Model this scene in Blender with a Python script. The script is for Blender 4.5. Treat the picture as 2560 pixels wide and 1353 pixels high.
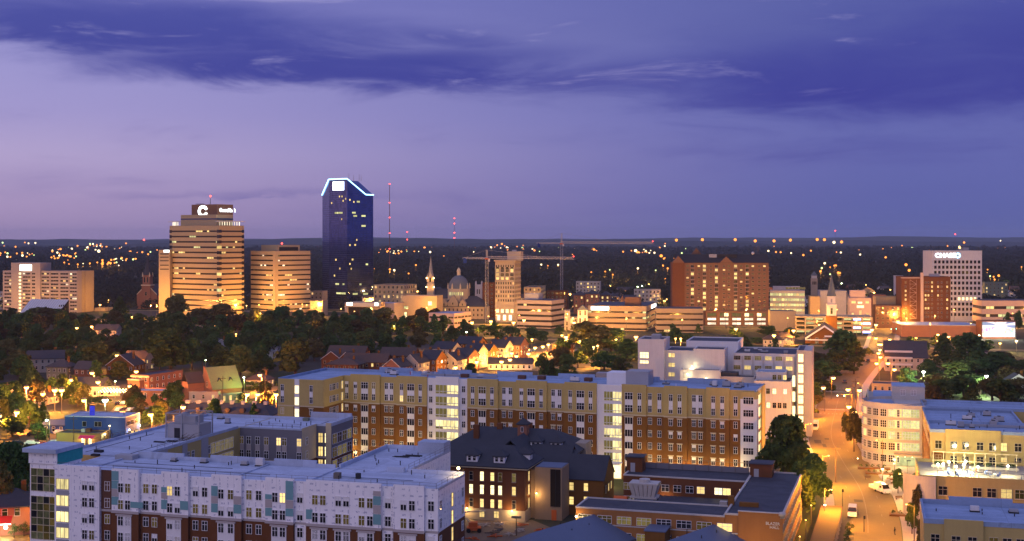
import bpy, math, random
import numpy as np
from mathutils import Vector
rad = math.radians
RN = random.Random(11)
sc = bpy.context.scene
COL = sc.collection
for o in list(bpy.data.objects): bpy.data.objects.remove(o)

# ------------------------------------------------------------------ camera
# a 45 mm lens on the roof of a tall campus block, 66 m above the street
F, CX, CY, H = 3200.0, 1280.0, 595.0, 66.0
cam = bpy.data.cameras.new('camera'); camo = bpy.data.objects.new('camera', cam); COL.objects.link(camo)
cam.sensor_width = 36; cam.lens = 36 * F / 2560; cam.clip_start = 1; cam.clip_end = 60000
cam.shift_y = -(676.5 - CY) / 2560
camo.location = (0, 0, H); camo.rotation_euler = (rad(90), 0, 0)
sc.camera = camo
sc.view_settings.view_transform = 'Standard'; sc.view_settings.look = 'None'
sc.view_settings.exposure = 0; sc.view_settings.gamma = 1; sc.view_settings.use_curve_mapping = False
sc.render.engine = 'CYCLES'
cy = sc.cycles
cy.use_denoising = True; cy.max_bounces = 6; cy.diffuse_bounces = 3; cy.glossy_bounces = 3; cy.transmission_bounces = 4
cy.transparent_max_bounces = 8; cy.sample_clamp_indirect = 4; cy.caustics_reflective = False; cy.caustics_refractive = False
cy.use_light_tree = True; cy.volume_bounces = 0; cy.blur_glossy = 0.5

def lin(c):
    return tuple((x / 255 / 12.92 if x / 255 <= .04045 else ((x / 255 + .055) / 1.055) ** 2.4) for x in c)

# ------------------------------------------------------------------ node helpers
class NT:
    def __init__(s, nt): s.nt = nt; s.N = nt.nodes; s.L = nt.links; s.N.clear()
    def node(s, t, **kw):
        n = s.N.new(t)
        for k, v in kw.items(): setattr(n, k, v)
        return n
    def put(s, inp, v):
        if v is None: return
        if hasattr(v, 'is_linked') or isinstance(v, bpy.types.NodeSocket): s.L.new(v, inp)
        else:
            if isinstance(v, (tuple, list)) and len(v) == 3 and inp.type == 'RGBA': v = (*v, 1)
            inp.default_value = v
    def m(s, op, a, b=None, c=None, clamp=False):
        n = s.node('ShaderNodeMath', operation=op, use_clamp=clamp)
        for i, x in enumerate((a, b, c)): s.put(n.inputs[i], x) if x is not None else None
        return n.outputs[0]
    def vm(s, op, a, b=None):
        n = s.node('ShaderNodeVectorMath', operation=op)
        s.put(n.inputs[0], a)
        if b is not None: s.put(n.inputs[1], b)
        return n.outputs[0]
    def mix(s, f, a, b, typ='RGBA', blend='MIX'):
        n = s.node('ShaderNodeMix', data_type=typ)
        if typ == 'RGBA': n.blend_type = blend; ia, ib, o = 6, 7, 2
        else: ia, ib, o = 2, 3, 0
        s.put(n.inputs[0], f); s.put(n.inputs[ia], a); s.put(n.inputs[ib], b)
        return n.outputs[o]
    def noise(s, vec, scale, detail=3, rough=.55, dist=0, out='Fac'):
        n = s.node('ShaderNodeTexNoise'); s.put(n.inputs['Vector'], vec)
        n.inputs['Scale'].default_value = scale; n.inputs['Detail'].default_value = detail
        n.inputs['Roughness'].default_value = rough; n.inputs['Distortion'].default_value = dist
        return n.outputs[out]
    def ramp(s, f, pts, interp='LINEAR'):
        n = s.node('ShaderNodeValToRGB'); e = n.color_ramp.elements; n.color_ramp.interpolation = interp
        while len(e) < len(pts): e.new(.5)
        for i, (p, c) in enumerate(pts): e[i].position = p; e[i].color = (*c, 1)
        s.put(n.inputs[0], f); return n.outputs[0]
    def smooth(s, x, a, b):
        n = s.node('ShaderNodeMapRange', interpolation_type='SMOOTHSTEP')
        s.put(n.inputs[0], x); n.inputs[1].default_value = a; n.inputs[2].default_value = b
        return n.outputs[0]
    def xyz(s, x, y, z):
        n = s.node('ShaderNodeCombineXYZ'); s.put(n.inputs[0], x); s.put(n.inputs[1], y); s.put(n.inputs[2], z); return n.outputs[0]
    def sep(s, v):
        n = s.node('ShaderNodeSeparateXYZ'); s.put(n.inputs[0], v); return n.outputs

# ------------------------------------------------------------------ sky: dusk, sun just set beyond the left of the view
SUN_AZ, SUN_EL = -100, -2.0
world = bpy.data.worlds.new('World'); sc.world = world; world.use_nodes = True
w = NT(world.node_tree)
tc = w.node('ShaderNodeTexCoord').outputs['Generated']
dx, dy, dz = w.sep(tc)
az = w.m('MULTIPLY', w.m('ARCTAN2', dx, dy), 57.2958)            # degrees right of straight ahead
el = w.m('MULTIPLY', w.m('ARCSINE', dz), 57.2958)
sky = w.node('ShaderNodeTexSky', sky_type='NISHITA', sun_disc=False)
sky.sun_elevation = rad(SUN_EL); sky.sun_rotation = rad(SUN_AZ); sky.altitude = 300
elp = w.m('DIVIDE', el, 90.0)
cool = w.ramp(elp, [(0, lin((89, 98, 162))), (.03, lin((94, 102, 171))), (.06, lin((97, 105, 176))), (.10, lin((84, 93, 164))),
                    (.16, lin((96, 104, 172))), (.3, lin((136, 142, 206))), (1, lin((156, 162, 216)))])
warm = w.ramp(elp, [(0, lin((164, 141, 182))), (.015, lin((168, 148, 190))), (.04, lin((176, 162, 206))), (.06, lin((160, 152, 206))), (.09, lin((152, 149, 207))),
                    (.14, lin((110, 112, 192))), (.3, lin((140, 144, 208))), (1, lin((156, 162, 216)))])
base = w.mix(w.smooth(az, 18, -24), cool, warm)
# afterglow over the place where the sun went down (left of and behind the viewer)
dotv = w.node('ShaderNodeVectorMath', operation='DOT_PRODUCT'); w.put(dotv.inputs[0], tc)
dotv.inputs[1].default_value = (math.sin(rad(SUN_AZ)), math.cos(rad(SUN_AZ)), .05)
glow = w.m('POWER', w.m('MAXIMUM', dotv.outputs['Value'], 0), 3.0)
glow = w.m('MULTIPLY', glow, w.smooth(el, 55, 0))
base = w.mix(w.m('MULTIPLY', glow, .8), base, lin((228, 164, 176)))
# cloud bands: long streaks, noise-warped
wob = w.noise(w.xyz(w.m('MULTIPLY', az, .055), w.m('MULTIPLY', el, .22), 0), 1.0, 4, .55, .6)
wob2 = w.noise(w.xyz(w.m('MULTIPLY', az, .13), w.m('MULTIPLY', el, .70), 3.3), 1.0, 8, .62, .5)
elw = w.m('ADD', el, w.m('ADD', w.m('MULTIPLY', w.m('SUBTRACT', wob, .5), 1.6), w.m('MULTIPLY', w.m('SUBTRACT', wob2, .5), 1.9)))
def band(a0, e0, sa, se, slope, amp):
    da = w.m('SUBTRACT', az, a0)
    de = w.m('SUBTRACT', w.m('SUBTRACT', elw, e0), w.m('MULTIPLY', da, slope))
    q = w.m('ADD', w.m('POWER', w.m('ABSOLUTE', w.m('DIVIDE', da, sa)), 3.0), w.m('POWER', w.m('ABSOLUTE', w.m('DIVIDE', de, se)), 2.6))
    return w.m('MULTIPLY', w.m('EXPONENT', w.m('MULTIPLY', q, -1)), amp)
bands = [band(-17, 9.0, 14, 1.5, -.03, 1.1), band(-8, 7.6, 12, 1.0, .01, 1.05), band(-24, 9.5, 14, 2.0, 0, .8), band(1.5, 7.2, 9, .55, -.02, .62),
         band(-3, 8.9, 5, .7, -.16, .6), band(17, 6.7, 11, 2.0, -.02, 1.0), band(26, 7.7, 12, 3.2, 0, 1.1), band(8, 7.1, 9, 1.1, -.05, .6), band(-12, 2.05, 7, .16, 0, .3), band(14, 4.0, 9, .35, 0, .22),
         band(-60, 12, 30, 4, 0, .8), band(70, 14, 38, 5, .02, .8), band(-150, 20, 50, 6, 0, .6), band(150, 18, 45, 5, 0, .6)]
dark = bands[0]
for b in bands[1:]: dark = w.m('MAXIMUM', dark, b)
dark = w.smooth(w.m('ADD', dark, w.m('MULTIPLY', w.m('SUBTRACT', wob2, .5), 1.35)), -.04, 1.08)
cloudc = w.ramp(elp, [(0, lin((92, 90, 162))), (.06, lin((54, 60, 150))), (.09, lin((60, 67, 153))), (.125, lin((74, 82, 163))), (.3, lin((92, 96, 176))), (1, lin((104, 110, 180)))])
skyc = w.mix(w.m('MULTIPLY', dark, .97), base, cloudc)
# thin bright wisps along the lit edges of the bands
wisp = w.m('MULTIPLY', w.smooth(wob2, .57, .74), w.smooth(el, 5.5, 7.5))
skyc = w.mix(w.m('MULTIPLY', wisp, .5), skyc, lin((176, 170, 220)))
nsc = w.vm('SCALE', sky.outputs[0]); nsc.node.inputs['Scale'].default_value = .05
nish = w.mix(1.0, skyc, nsc, blend='ADD')
bg = w.node('ShaderNodeBackground'); w.put(bg.inputs[0], nish); bg.inputs[1].default_value = 1.0
wo = w.node('ShaderNodeOutputWorld'); w.L.new(bg.outputs[0], wo.inputs[0])
try: world.cycles.sampling_method = 'MANUAL'; world.cycles.sample_map_resolution = 512
except Exception: pass

# last soft light of the set sun: the bright western sky behind the viewer's left shoulder
sl = bpy.data.lights.new('sun', 'SUN'); slo = bpy.data.objects.new('sun', sl); COL.objects.link(slo)
sl.energy = 0.60; sl.angle = rad(60); sl.color = (1.0, .86, .92)
_d = Vector((math.sin(rad(-150)), math.cos(rad(-150)), .42))
slo.rotation_euler = _d.to_track_quat('Z', 'Y').to_euler()

# ------------------------------------------------------------------ geometry helpers
def at(px, py, z=0.0):
    d = F * (H - z) / (py - CY); return Vector(((px - CX) * d / F, d, z))
def atd(px, d, z=0.0): return Vector(((px - CX) * d / F, d, z))
def zat(py, d): return H - (py - CY) * d / F

class MB:
    def __init__(s): s.v = []; s.f = []; s.m = []
    def poly(s, pts, m=0):
        n = len(s.v); s.v += [tuple(p) for p in pts]; s.f.append(tuple(range(n, n + len(pts)))); s.m.append(m); return s
    def box(s, x0, x1, y0, y1, z0, z1, m=0):
        n = len(s.v)
        s.v += [(x0, y0, z0), (x1, y0, z0), (x1, y1, z0), (x0, y1, z0), (x0, y0, z1), (x1, y0, z1), (x1, y1, z1), (x0, y1, z1)]
        for q in ((0, 3, 2, 1), (4, 5, 6, 7), (0, 1, 5, 4), (1, 2, 6, 5), (2, 3, 7, 6), (3, 0, 4, 7)):
            s.f.append(tuple(n + i for i in q)); s.m.append(m)
        return s
    def prism(s, pts, z0, z1, m=0, mt=None):
        n = len(s.v); k = len(pts)
        s.v += [(x, y, z0) for x, y in pts] + [(x, y, z1) for x, y in pts]
        for i in range(k):
            j = (i + 1) % k; s.f.append((n + i, n + j, n + k + j, n + k + i)); s.m.append(m)
        s.f.append(tuple(range(n + k, n + 2 * k))); s.m.append(m if mt is None else mt)
        s.f.append(tuple(range(n + k - 1, n - 1, -1))); s.m.append(m)
        return s
    def cyl(s, p0, p1, r0, r1, k=6, m=0, caps=True):
        p0 = Vector(p0); p1 = Vector(p1); a = (p1 - p0).normalized()
        t = Vector((1, 0, 0)) if abs(a.x) < .9 else Vector((0, 1, 0))
        e = a.cross(t).normalized(); g = a.cross(e); n = len(s.v)
        for p, r in ((p0, r0), (p1, r1)):
            for i in range(k):
                q = p + (e * math.cos(2 * math.pi * i / k) + g * math.sin(2 * math.pi * i / k)) * r; s.v.append(tuple(q))
        for i in range(k):
            j = (i + 1) % k; s.f.append((n + i, n + k + i, n + k + j, n + j)); s.m.append(m)
        if caps:
            s.f.append(tuple(range(n, n + k))); s.m.append(m); s.f.append(tuple(range(n + 2 * k - 1, n + k - 1, -1))); s.m.append(m)
        return s
    def lathe(s, prof, k=12, m=0, c=(0, 0), a0=0, a1=2 * math.pi):
        n = len(s.v); full = abs(a1 - a0 - 2 * math.pi) < 1e-6; cols = k if full else k + 1
        for r, z in prof:
            for i in range(cols):
                a = a0 + (a1 - a0) * i / k; s.v.append((c[0] + r * math.cos(a), c[1] + r * math.sin(a), z))
        for j in range(len(prof) - 1):
            for i in range(k):
                b = (i + 1) % cols; s.f.append((n + j * cols + i, n + j * cols + b, n + (j + 1) * cols + b, n + (j + 1) * cols + i)); s.m.append(m)
        return s
    def gable(s, x0, x1, y0, y1, z0, z1, m=0, axis='x', over=.4, t=.18):
        # two roof slopes with thickness; ridge along axis
        if axis == 'x':
            ym = (y0 + y1) / 2; k = (z1 - z0) / (ym - y0); zl = z0 - over * k
            a = [(y0 - over, zl), (ym, z1), (y1 + over, zl)]
            P = lambda u, q, dz: (u, q[0], q[1] + dz)
            lo, hi = x0 - over, x1 + over
        else:
            xm = (x0 + x1) / 2; k = (z1 - z0) / (xm - x0); zl = z0 - over * k
            a = [(x0 - over, zl), (xm, z1), (x1 + over, zl)]
            P = lambda u, q, dz: (q[0], u, q[1] + dz)
            lo, hi = y0 - over, y1 + over
        for i in (0, 1):
            A, B = a[i], a[i + 1]
            c = [P(lo, A, t), P(hi, A, t), P(hi, B, t), P(lo, B, t), P(lo, A, 0), P(hi, A, 0), P(hi, B, 0), P(lo, B, 0)]
            n = len(s.v); s.v += c
            for q in ((0, 1, 2, 3), (7, 6, 5, 4), (0, 4, 5, 1), (1, 5, 6, 2), (2, 6, 7, 3), (3, 7, 4, 0)): s.f.append(tuple(n + i2 for i2 in q)); s.m.append(m)
        return s
    def gwall(s, x0, x1, y0, y1, z0, z1, zr, axis='x', m=0):
        # house body with gable ends
        if axis == 'x': sec = [(y0, z0), (y1, z0), (y1, z1), ((y0 + y1) / 2, zr), (y0, z1)]; P = lambda u, q: (u, q[0], q[1]); lo, hi = x0, x1
        else: sec = [(x0, z0), (x1, z0), (x1, z1), ((x0 + x1) / 2, zr), (x0, z1)]; P = lambda u, q: (q[0], u, q[1]); lo, hi = y0, y1
        n = len(s.v); s.v += [P(lo, q) for q in sec] + [P(hi, q) for q in sec]
        for i in range(5):
            j = (i + 1) % 5; s.f.append((n + i, n + j, n + 5 + j, n + 5 + i)); s.m.append(m)
        s.f.append(tuple(range(n, n + 5))); s.m.append(m); s.f.append(tuple(range(n + 9, n + 4, -1))); s.m.append(m)
        return s
    def hip(s, x0, x1, y0, y1, z0, z1, over=.6, m=0, ridge=None):
        x0 -= over; x1 += over; y0 -= over; y1 += over; hw = min(x1 - x0, y1 - y0) / 2
        if ridge is not None: hw = ridge
        if x1 - x0 >= y1 - y0: r = [(x0 + hw, (y0 + y1) / 2, z1), (x1 - hw, (y0 + y1) / 2, z1)]
        else: r = [((x0 + x1) / 2, y0 + hw, z1), ((x0 + x1) / 2, y1 - hw, z1)]
        b = [(x0, y0, z0), (x1, y0, z0), (x1, y1, z0), (x0, y1, z0)]; d = [(x, y, z - .25) for x, y, z in b]
        if x1 - x0 >= y1 - y0:
            s.poly([b[0], b[1], r[1], r[0]], m); s.poly([b[1], b[2], r[1]], m); s.poly([b[2], b[3], r[0], r[1]], m); s.poly([b[3], b[0], r[0]], m)
        else:
            s.poly([b[0], b[1], r[0]], m); s.poly([b[1], b[2], r[1], r[0]], m); s.poly([b[2], b[3], r[1]], m); s.poly([b[3], b[0], r[0], r[1]], m)
        for i in range(4): s.poly([d[i], d[(i + 1) % 4], b[(i + 1) % 4], b[i]], m)
        s.poly(d[::-1], m)
        return s
    def mesh(s, name, mats, smooth=False):
        me = bpy.data.meshes.new(name); me.from_pydata(s.v, [], s.f)
        for mt in mats: me.materials.append(mt)
        if any(s.m): me.polygons.foreach_set('material_index', s.m)
        if smooth: me.polygons.foreach_set('use_smooth', [True] * len(s.f))
        me.update(); return me

def link(name, data, parent=None, loc=(0, 0, 0), rz=0.0, sc_=None, rot=None):
    o = bpy.data.objects.new(name, data); COL.objects.link(o)
    o.location = loc; o.rotation_euler = rot if rot is not None else (0, 0, rz)
    if sc_ is not None: o.scale = sc_ if isinstance(sc_, tuple) else (sc_,) * 3
    if parent is not None: o.parent = parent
    return o
def tag(o, label=None, cat=None, group=None, kind=None):
    if label: o['label'] = label
    if cat: o['category'] = cat
    if group: o['group'] = group
    if kind: o['kind'] = kind
    return o
def empty(name, label, cat, loc, rz=0.0, group=None, sc_=None):
    return tag(link(name, None, None, loc, rz, sc_), label, cat, group)
ORD = 'first second third fourth fifth sixth seventh eighth ninth tenth eleventh twelfth thirteenth fourteenth fifteenth sixteenth seventeenth eighteenth nineteenth twentieth'.split()
def ordn(i):
    if i < 20: return ORD[i]
    t = {2: 'twenty', 3: 'thirty', 4: 'forty', 5: 'fifty', 6: 'sixty', 7: 'seventy'}[(i + 1) // 10]
    return (t[:-1] + 'ieth') if (i + 1) % 10 == 0 else t + '-' + ORD[(i + 1) % 10 - 1]

# ------------------------------------------------------------------ materials
def surf(name, rgb, rough=.85, var=.18, scale=.35, spec=.25, stain=.0, bump=.0, metal=0.0, streak=0.0, rnd=0.0):
    m = bpy.data.materials.new(name); m.use_nodes = True; t = NT(m.node_tree)
    co = t.node('ShaderNodeTexCoord').outputs['Object']
    n1 = t.noise(co, scale, 5, .6); n2 = t.noise(co, scale * 9, 3, .6)
    f = t.m('ADD', t.m('MULTIPLY', n1, .65), t.m('MULTIPLY', n2, .35))
    k = t.m('MULTIPLY_ADD', f, 2 * var, 1 - var)
    if streak:
        x, y, z = t.sep(co)
        s = t.noise(t.xyz(t.m('MULTIPLY', x, 2.2), t.m('MULTIPLY', y, 2.2), t.m('MULTIPLY', z, .12)), 1.0, 4, .6)
        k = t.m('MULTIPLY', k, t.m('MULTIPLY_ADD', s, 2 * streak, 1 - streak))
    c = t.vm('SCALE', rgb); t.put(c.node.inputs['Scale'], k)
    if stain:
        st = t.smooth(t.noise(co, scale * .6, 6, .7, 1.2), .56, .70)
        c = t.mix(t.m('MULTIPLY', st, stain), c, tuple(x * .35 for x in rgb))
    if rnd:
        oi = t.node('ShaderNodeObjectInfo'); hs = t.node('ShaderNodeHueSaturation')
        t.put(hs.inputs['Value'], t.m('MULTIPLY_ADD', oi.outputs['Random'], 2 * rnd, 1 - rnd)); t.put(hs.inputs['Hue'], t.m('MULTIPLY_ADD', oi.outputs['Random'], .05 * rnd, .5 - .02 * rnd)); t.put(hs.inputs['Color'], c); c = hs.outputs[0]
    p = t.node('ShaderNodeBsdfPrincipled'); t.put(p.inputs['Base Color'], c)
    p.inputs['Roughness'].default_value = rough; p.inputs['Specular IOR Level'].default_value = spec; p.inputs['Metallic'].default_value = metal
    if bump:
        b = t.node('ShaderNodeBump'); b.inputs['Strength'].default_value = .6; b.inputs['Distance'].default_value = bump
        t.put(b.inputs['Height'], n2); t.L.new(b.outputs[0], p.inputs['Normal'])
    o = t.node('ShaderNodeOutputMaterial'); t.L.new(p.outputs[0], o.inputs[0])
    return m
def emit(name, rgb, strength, var=0.0, scale=2.0, sample=False, vbands=False, rnd=0.0):
    m = bpy.data.materials.new(name); m.use_nodes = True; t = NT(m.node_tree)
    e = t.node('ShaderNodeEmission'); e.inputs[0].default_value = (*rgb, 1)
    k = strength
    if var:
        tcn = t.node('ShaderNodeTexCoord'); oi = t.node('ShaderNodeObjectInfo')
        co = t.vm('ADD', tcn.outputs['Object'], t.xyz(t.m('MULTIPLY', oi.outputs['Random'], 37.0), 0, t.m('MULTIPLY', oi.outputs['Random'], 11.0)))
        if vbands:
            x, y, z = t.sep(co); co = t.xyz(x, y, t.m('MULTIPLY', z, .25))
        n = t.noise(co, scale, 3, .6)
        k = t.m('MULTIPLY', t.m('MAXIMUM', t.m('MULTIPLY_ADD', t.m('SUBTRACT', n, .5), var * 3.2, 1.0), .06), strength)
        if rnd: k = t.m('MULTIPLY', k, t.m('MULTIPLY_ADD', oi.outputs['Random'], 2 * rnd, 1 - rnd))
    t.put(e.inputs[1], k)
    o = t.node('ShaderNodeOutputMaterial'); t.L.new(e.outputs[0], o.inputs[0])
    if not sample: m.cycles.emission_sampling = 'NONE'
    return m
def glassy(name, rgb, rough=.08, spec=.6, var=.3):
    m = bpy.data.materials.new(name); m.use_nodes = True; t = NT(m.node_tree)
    oi = t.node('ShaderNodeObjectInfo')
    p = t.node('ShaderNodeBsdfPrincipled'); c = t.vm('SCALE', rgb); t.put(c.node.inputs['Scale'], t.m('MULTIPLY_ADD', oi.outputs['Random'], 2 * var, 1 - var))
    t.put(p.inputs['Base Color'], c); p.inputs['Roughness'].default_value = rough; p.inputs['Specular IOR Level'].default_value = spec
    o = t.node('ShaderNodeOutputMaterial'); t.L.new(p.outputs[0], o.inputs[0]); return m

M = {}
def defm(k, *a, **kw): M[k] = surf(k, *a, **kw)
defm('tan', (.46, .35, .13), streak=.10); defm('brick', (.185, .078, .014), var=.22, streak=.10, scale=.5); defm('brick_dark', (.135, .05, .018), var=.25, scale=.5, streak=.1)
defm('brown', (.12, .055, .035)); defm('cream', (.55, .46, .30)); defm('white', (.78, .76, .76), var=.08); defm('whitep', (.74, .72, .72), var=.07, streak=.05)
defm('roof_white', (.62, .64, .70), var=.13, scale=.12, stain=.25, rough=.7); defm('roof_blue', (.30, .40, .60), var=.16, scale=.12, stain=.22, rough=.6)
defm('roof_tar', (.045, .048, .066), var=.55, scale=.18, stain=.3); defm('shingle', (.05, .052, .062), var=.35, scale=.8, bump=.1); defm('shingle_brown', (.085, .06, .05), var=.35, scale=.8)
defm('metal_roof', (.10, .13, .20), rough=.5, var=.15); defm('grey', (.34, .34, .36), var=.14); defm('grey_violet', (.17, .165, .19), var=.12); defm('steel', (.30, .31, .34), rough=.45, metal=.3)
defm('concrete', (.46, .43, .40), var=.2, streak=.12, stain=.15); defm('conc_white', (.60, .58, .57), var=.14, streak=.14, stain=.12); defm('stone', (.33, .27, .20), var=.2, streak=.1)
defm('officetan', (.42, .315, .18), var=.14, streak=.08); defm('officegrey', (.36, .30, .27), var=.14); defm('officeorange', (.44, .335, .20), var=.14); defm('limestone', (.42, .35, .25), var=.14, streak=.1)
defm('apt_brick', (.17, .092, .056), var=.2); defm('redbrick', (.25, .11, .068), var=.22); defm('blue_paint', (.02, .05, .22), var=.15); defm('yellow_wall', (.22, .15, .06), var=.15); defm('brick_warm', (.31, .135, .04), var=.2, streak=.1); defm('tanstone', (.33, .22, .13), var=.15, streak=.1)
defm('asphalt', (.165, .126, .045), var=.35, scale=.10, stain=.25, rough=.75, spec=.35); defm('pavement', (.34, .31, .27), var=.18, scale=.4, stain=.15); defm('kerb', (.42, .40, .37), var=.15)
defm('grass', (.05, .075, .02), var=.4, scale=.3); defm('earth', (.16, .11, .07), var=.45, scale=.25); defm('paint', (.72, .70, .62), var=.2, scale=1.5); defm('paint_y', (.62, .42, .05), var=.2)
defm('red_paint', (.55, .05, .03)); defm('orange_paint', (.6, .13, .03)); defm('teal', (.17, .34, .36), var=.15, scale=1); defm('teal_board', (.03, .30, .28), var=.4, scale=1.4); defm('beige', (.42, .37, .36), var=.12)
defm('pole', (.14, .12, .10)); defm('wood_pole', (.13, .085, .055), var=.3); defm('dark', (.03, .03, .034)); defm('copper', (.12, .14, .16), var=.25); defm('slate_blue', (.045, .048, .058), var=.35, bump=.05)
defm('bark', (.07, .05, .035), var=.4, scale=2, bump=.05); defm('siding', (.46, .40, .32), var=.1); defm('siding_white', (.62, .58, .54), var=.1); defm('siding_green', (.16, .18, .13)); defm('pinkstone', (.52, .38, .32), var=.1)
defm('fabric', (.10, .16, .40)); defm('skin', (.4, .24, .17)); defm('rubber', (.02, .02, .02)); defm('chrome', (.5, .5, .52), rough=.25, metal=.8)
M['glass'] = glassy('glass', (.018, .017, .020)); M['glass_blue'] = glassy('glass_blue', (.03, .045, .085), .05, .9, .15); M['glass_brown'] = glassy('glass_brown', (.035, .026, .02), .15, .5)
M['pane_glow'] = emit('pane_glow', (.40, .37, .24), .10, .7, 1.5, rnd=.5); M['dim'] = emit('dim', (.60, .40, .12), .10, .4, 2.5, rnd=.5); M['lit'] = emit('lit', (1, .70, .24), 1.25, .35, 1.4, rnd=.35); M['bright'] = emit('bright', (1, .80, .40), 2.2, .25, 1.0); M['litwhite'] = emit('litwhite', (1, .86, .60), 1.6, .4, 2.0, rnd=.4)  # tower pane material glows faintly, standing in for reflections in pale glass
M['litgreen'] = emit('litgreen', (.86, .84, .36), .95, .4, .8, rnd=.35); M['lounge'] = emit('lounge', (1, .82, .36), 1.15, .75, 1.1, vbands=True, rnd=.3); M['curtain'] = emit('curtain', (.55, .42, .14), .30, .5, 1.2, vbands=True)
M['signwhite'] = emit('signwhite', (.90, .96, 1), 6.0); M['ledblue'] = emit('ledblue', (.36, .74, 1), 4.0, sample=True); M['signwarm'] = emit('signwarm', (1, .98, .78), 6.0)
M['red'] = emit('red', (1, .06, .04), 9.0); M['sodium'] = emit('sodium', (1, .50, .12), 10.0); M['sodium_far'] = emit('sodium_far', (1, .31, .045), 2.8, rnd=0); M['white_far'] = emit('white_far', (1, .78, .42), 3.4); M['green_far'] = emit('green_far', (.75, 1, .35), 2.4)
M['merc'] = emit('merc', (.80, 1, .55), 16.0); M['halide'] = emit('halide', (.92, 1, .82), 18.0); M['warmw'] = emit('warmw', (1, .72, .34), 14.0); M['magenta'] = emit('magenta', (1, .08, .25), .45); M['trafgreen'] = emit('trafgreen', (.1, 1, .75), 10.0); M['bluelt'] = emit('bluelt', (.35, .45, 1), 6.0); M['bluesign'] = emit('bluesign', (.06, .07, .8), .7, .5, 1.5)

def wrapmat():
    # weather wrap with rows of printed maker's marks
    m = bpy.data.materials.new('house_wrap'); m.use_nodes = True; t = NT(m.node_tree)
    co = t.node('ShaderNodeTexCoord').outputs['Object']; x, y, z = t.sep(co)
    n = t.noise(co, .5, 5, .6); uu = t.m('ADD', x, y)
    fx = t.m('DIVIDE', uu, 1.5); fz = t.m('DIVIDE', z, 1.15); ix = t.m('FLOOR', fx); iz = t.m('FLOOR', fz)
    wn = t.node('ShaderNodeTexWhiteNoise', noise_dimensions='3D'); t.put(wn.inputs[0], t.xyz(ix, iz, 0))
    r = wn.outputs['Value']
    ax = t.m('ABSOLUTE', t.m('SUBTRACT', t.m('FRACT', fx), t.m('MULTIPLY_ADD', r, .5, .25))); azz = t.m('ABSOLUTE', t.m('SUBTRACT', t.m('FRACT', fz), .5))
    wide = t.m('GREATER_THAN', r, .55)
    mx = t.m('LESS_THAN', ax, t.m('MULTIPLY_ADD', wide, .17, .07)); mz = t.m('LESS_THAN', azz, t.m('MULTIPLY_ADD', wide, -.22, .36))
    mk = t.m('MULTIPLY', t.m('MULTIPLY', mx, mz), t.m('GREATER_THAN', t.noise(co, 3.2, 2), .46))
    c = t.vm('SCALE', (.86, .84, .86)); t.put(c.node.inputs['Scale'], t.m('MULTIPLY_ADD', n, .3, .85))
    c = t.mix(t.m('MULTIPLY', mk, .62), c, (.25, .27, .42))
    seam = t.m('LESS_THAN', t.m('FRACT', t.m('DIVIDE', uu, 2.9)), .02); c = t.mix(t.m('MULTIPLY', seam, .35), c, (.3, .3, .36))
    p = t.node('ShaderNodeBsdfPrincipled'); t.put(p.inputs['Base Color'], c); p.inputs['Roughness'].default_value = .6
    o = t.node('ShaderNodeOutputMaterial'); t.L.new(p.outputs[0], o.inputs[0]); return m
M['wrap'] = wrapmat()
def membrane(name, rgb, seam=2.4):
    # welded roofing sheets: seams, patched sheets, ponding stains and scuffs
    m = bpy.data.materials.new(name); m.use_nodes = True; t = NT(m.node_tree); co = t.node('ShaderNodeTexCoord').outputs['Object']; x, y, z = t.sep(co)
    iy = t.m('FLOOR', t.m('DIVIDE', y, seam)); wn = t.node('ShaderNodeTexWhiteNoise', noise_dimensions='2D'); t.put(wn.inputs[0], t.xyz(iy, t.m('FLOOR', t.m('DIVIDE', x, 14.0)), 0))
    n1 = t.noise(co, .16, 6, .68, .8); n2 = t.noise(co, 1.4, 4, .6); n3 = t.noise(t.xyz(t.m('MULTIPLY', x, .5), t.m('MULTIPLY', y, .08), 0), 1.0, 5, .65)
    k = t.m('MULTIPLY_ADD', wn.outputs['Value'], .20, .82); k = t.m('MULTIPLY', k, t.m('MULTIPLY_ADD', n1, .7, .62)); k = t.m('MULTIPLY', k, t.m('MULTIPLY_ADD', n2, .25, .88))
    c = t.vm('SCALE', rgb); t.put(c.node.inputs['Scale'], k)
    c = t.mix(t.m('MULTIPLY', t.smooth(n1, .57, .66), .42), c, tuple(v * .38 for v in rgb)); c = t.mix(t.m('MULTIPLY', t.smooth(n3, .6, .72), .3), c, tuple(v * .45 for v in rgb))
    ln = t.m('MAXIMUM', t.m('LESS_THAN', t.m('FRACT', t.m('DIVIDE', y, seam)), .045), t.m('LESS_THAN', t.m('FRACT', t.m('DIVIDE', x, 14.0)), .008)); c = t.mix(t.m('MULTIPLY', ln, .4), c, tuple(v * .3 for v in rgb))
    p = t.node('ShaderNodeBsdfPrincipled'); t.put(p.inputs['Base Color'], c); t.put(p.inputs['Roughness'], t.m('MULTIPLY_ADD', n1, -.5, .95)); p.inputs['Specular IOR Level'].default_value = .35
    o = t.node('ShaderNodeOutputMaterial'); t.L.new(p.outputs[0], o.inputs[0]); return m
M['roof_white'] = membrane('roof_white', (.43, .50, .64)); M['roof_blue'] = membrane('roof_blue', (.27, .37, .55)); M['roof_tar'] = membrane('roof_tar', (.05, .053, .068), 1.6)

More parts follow.
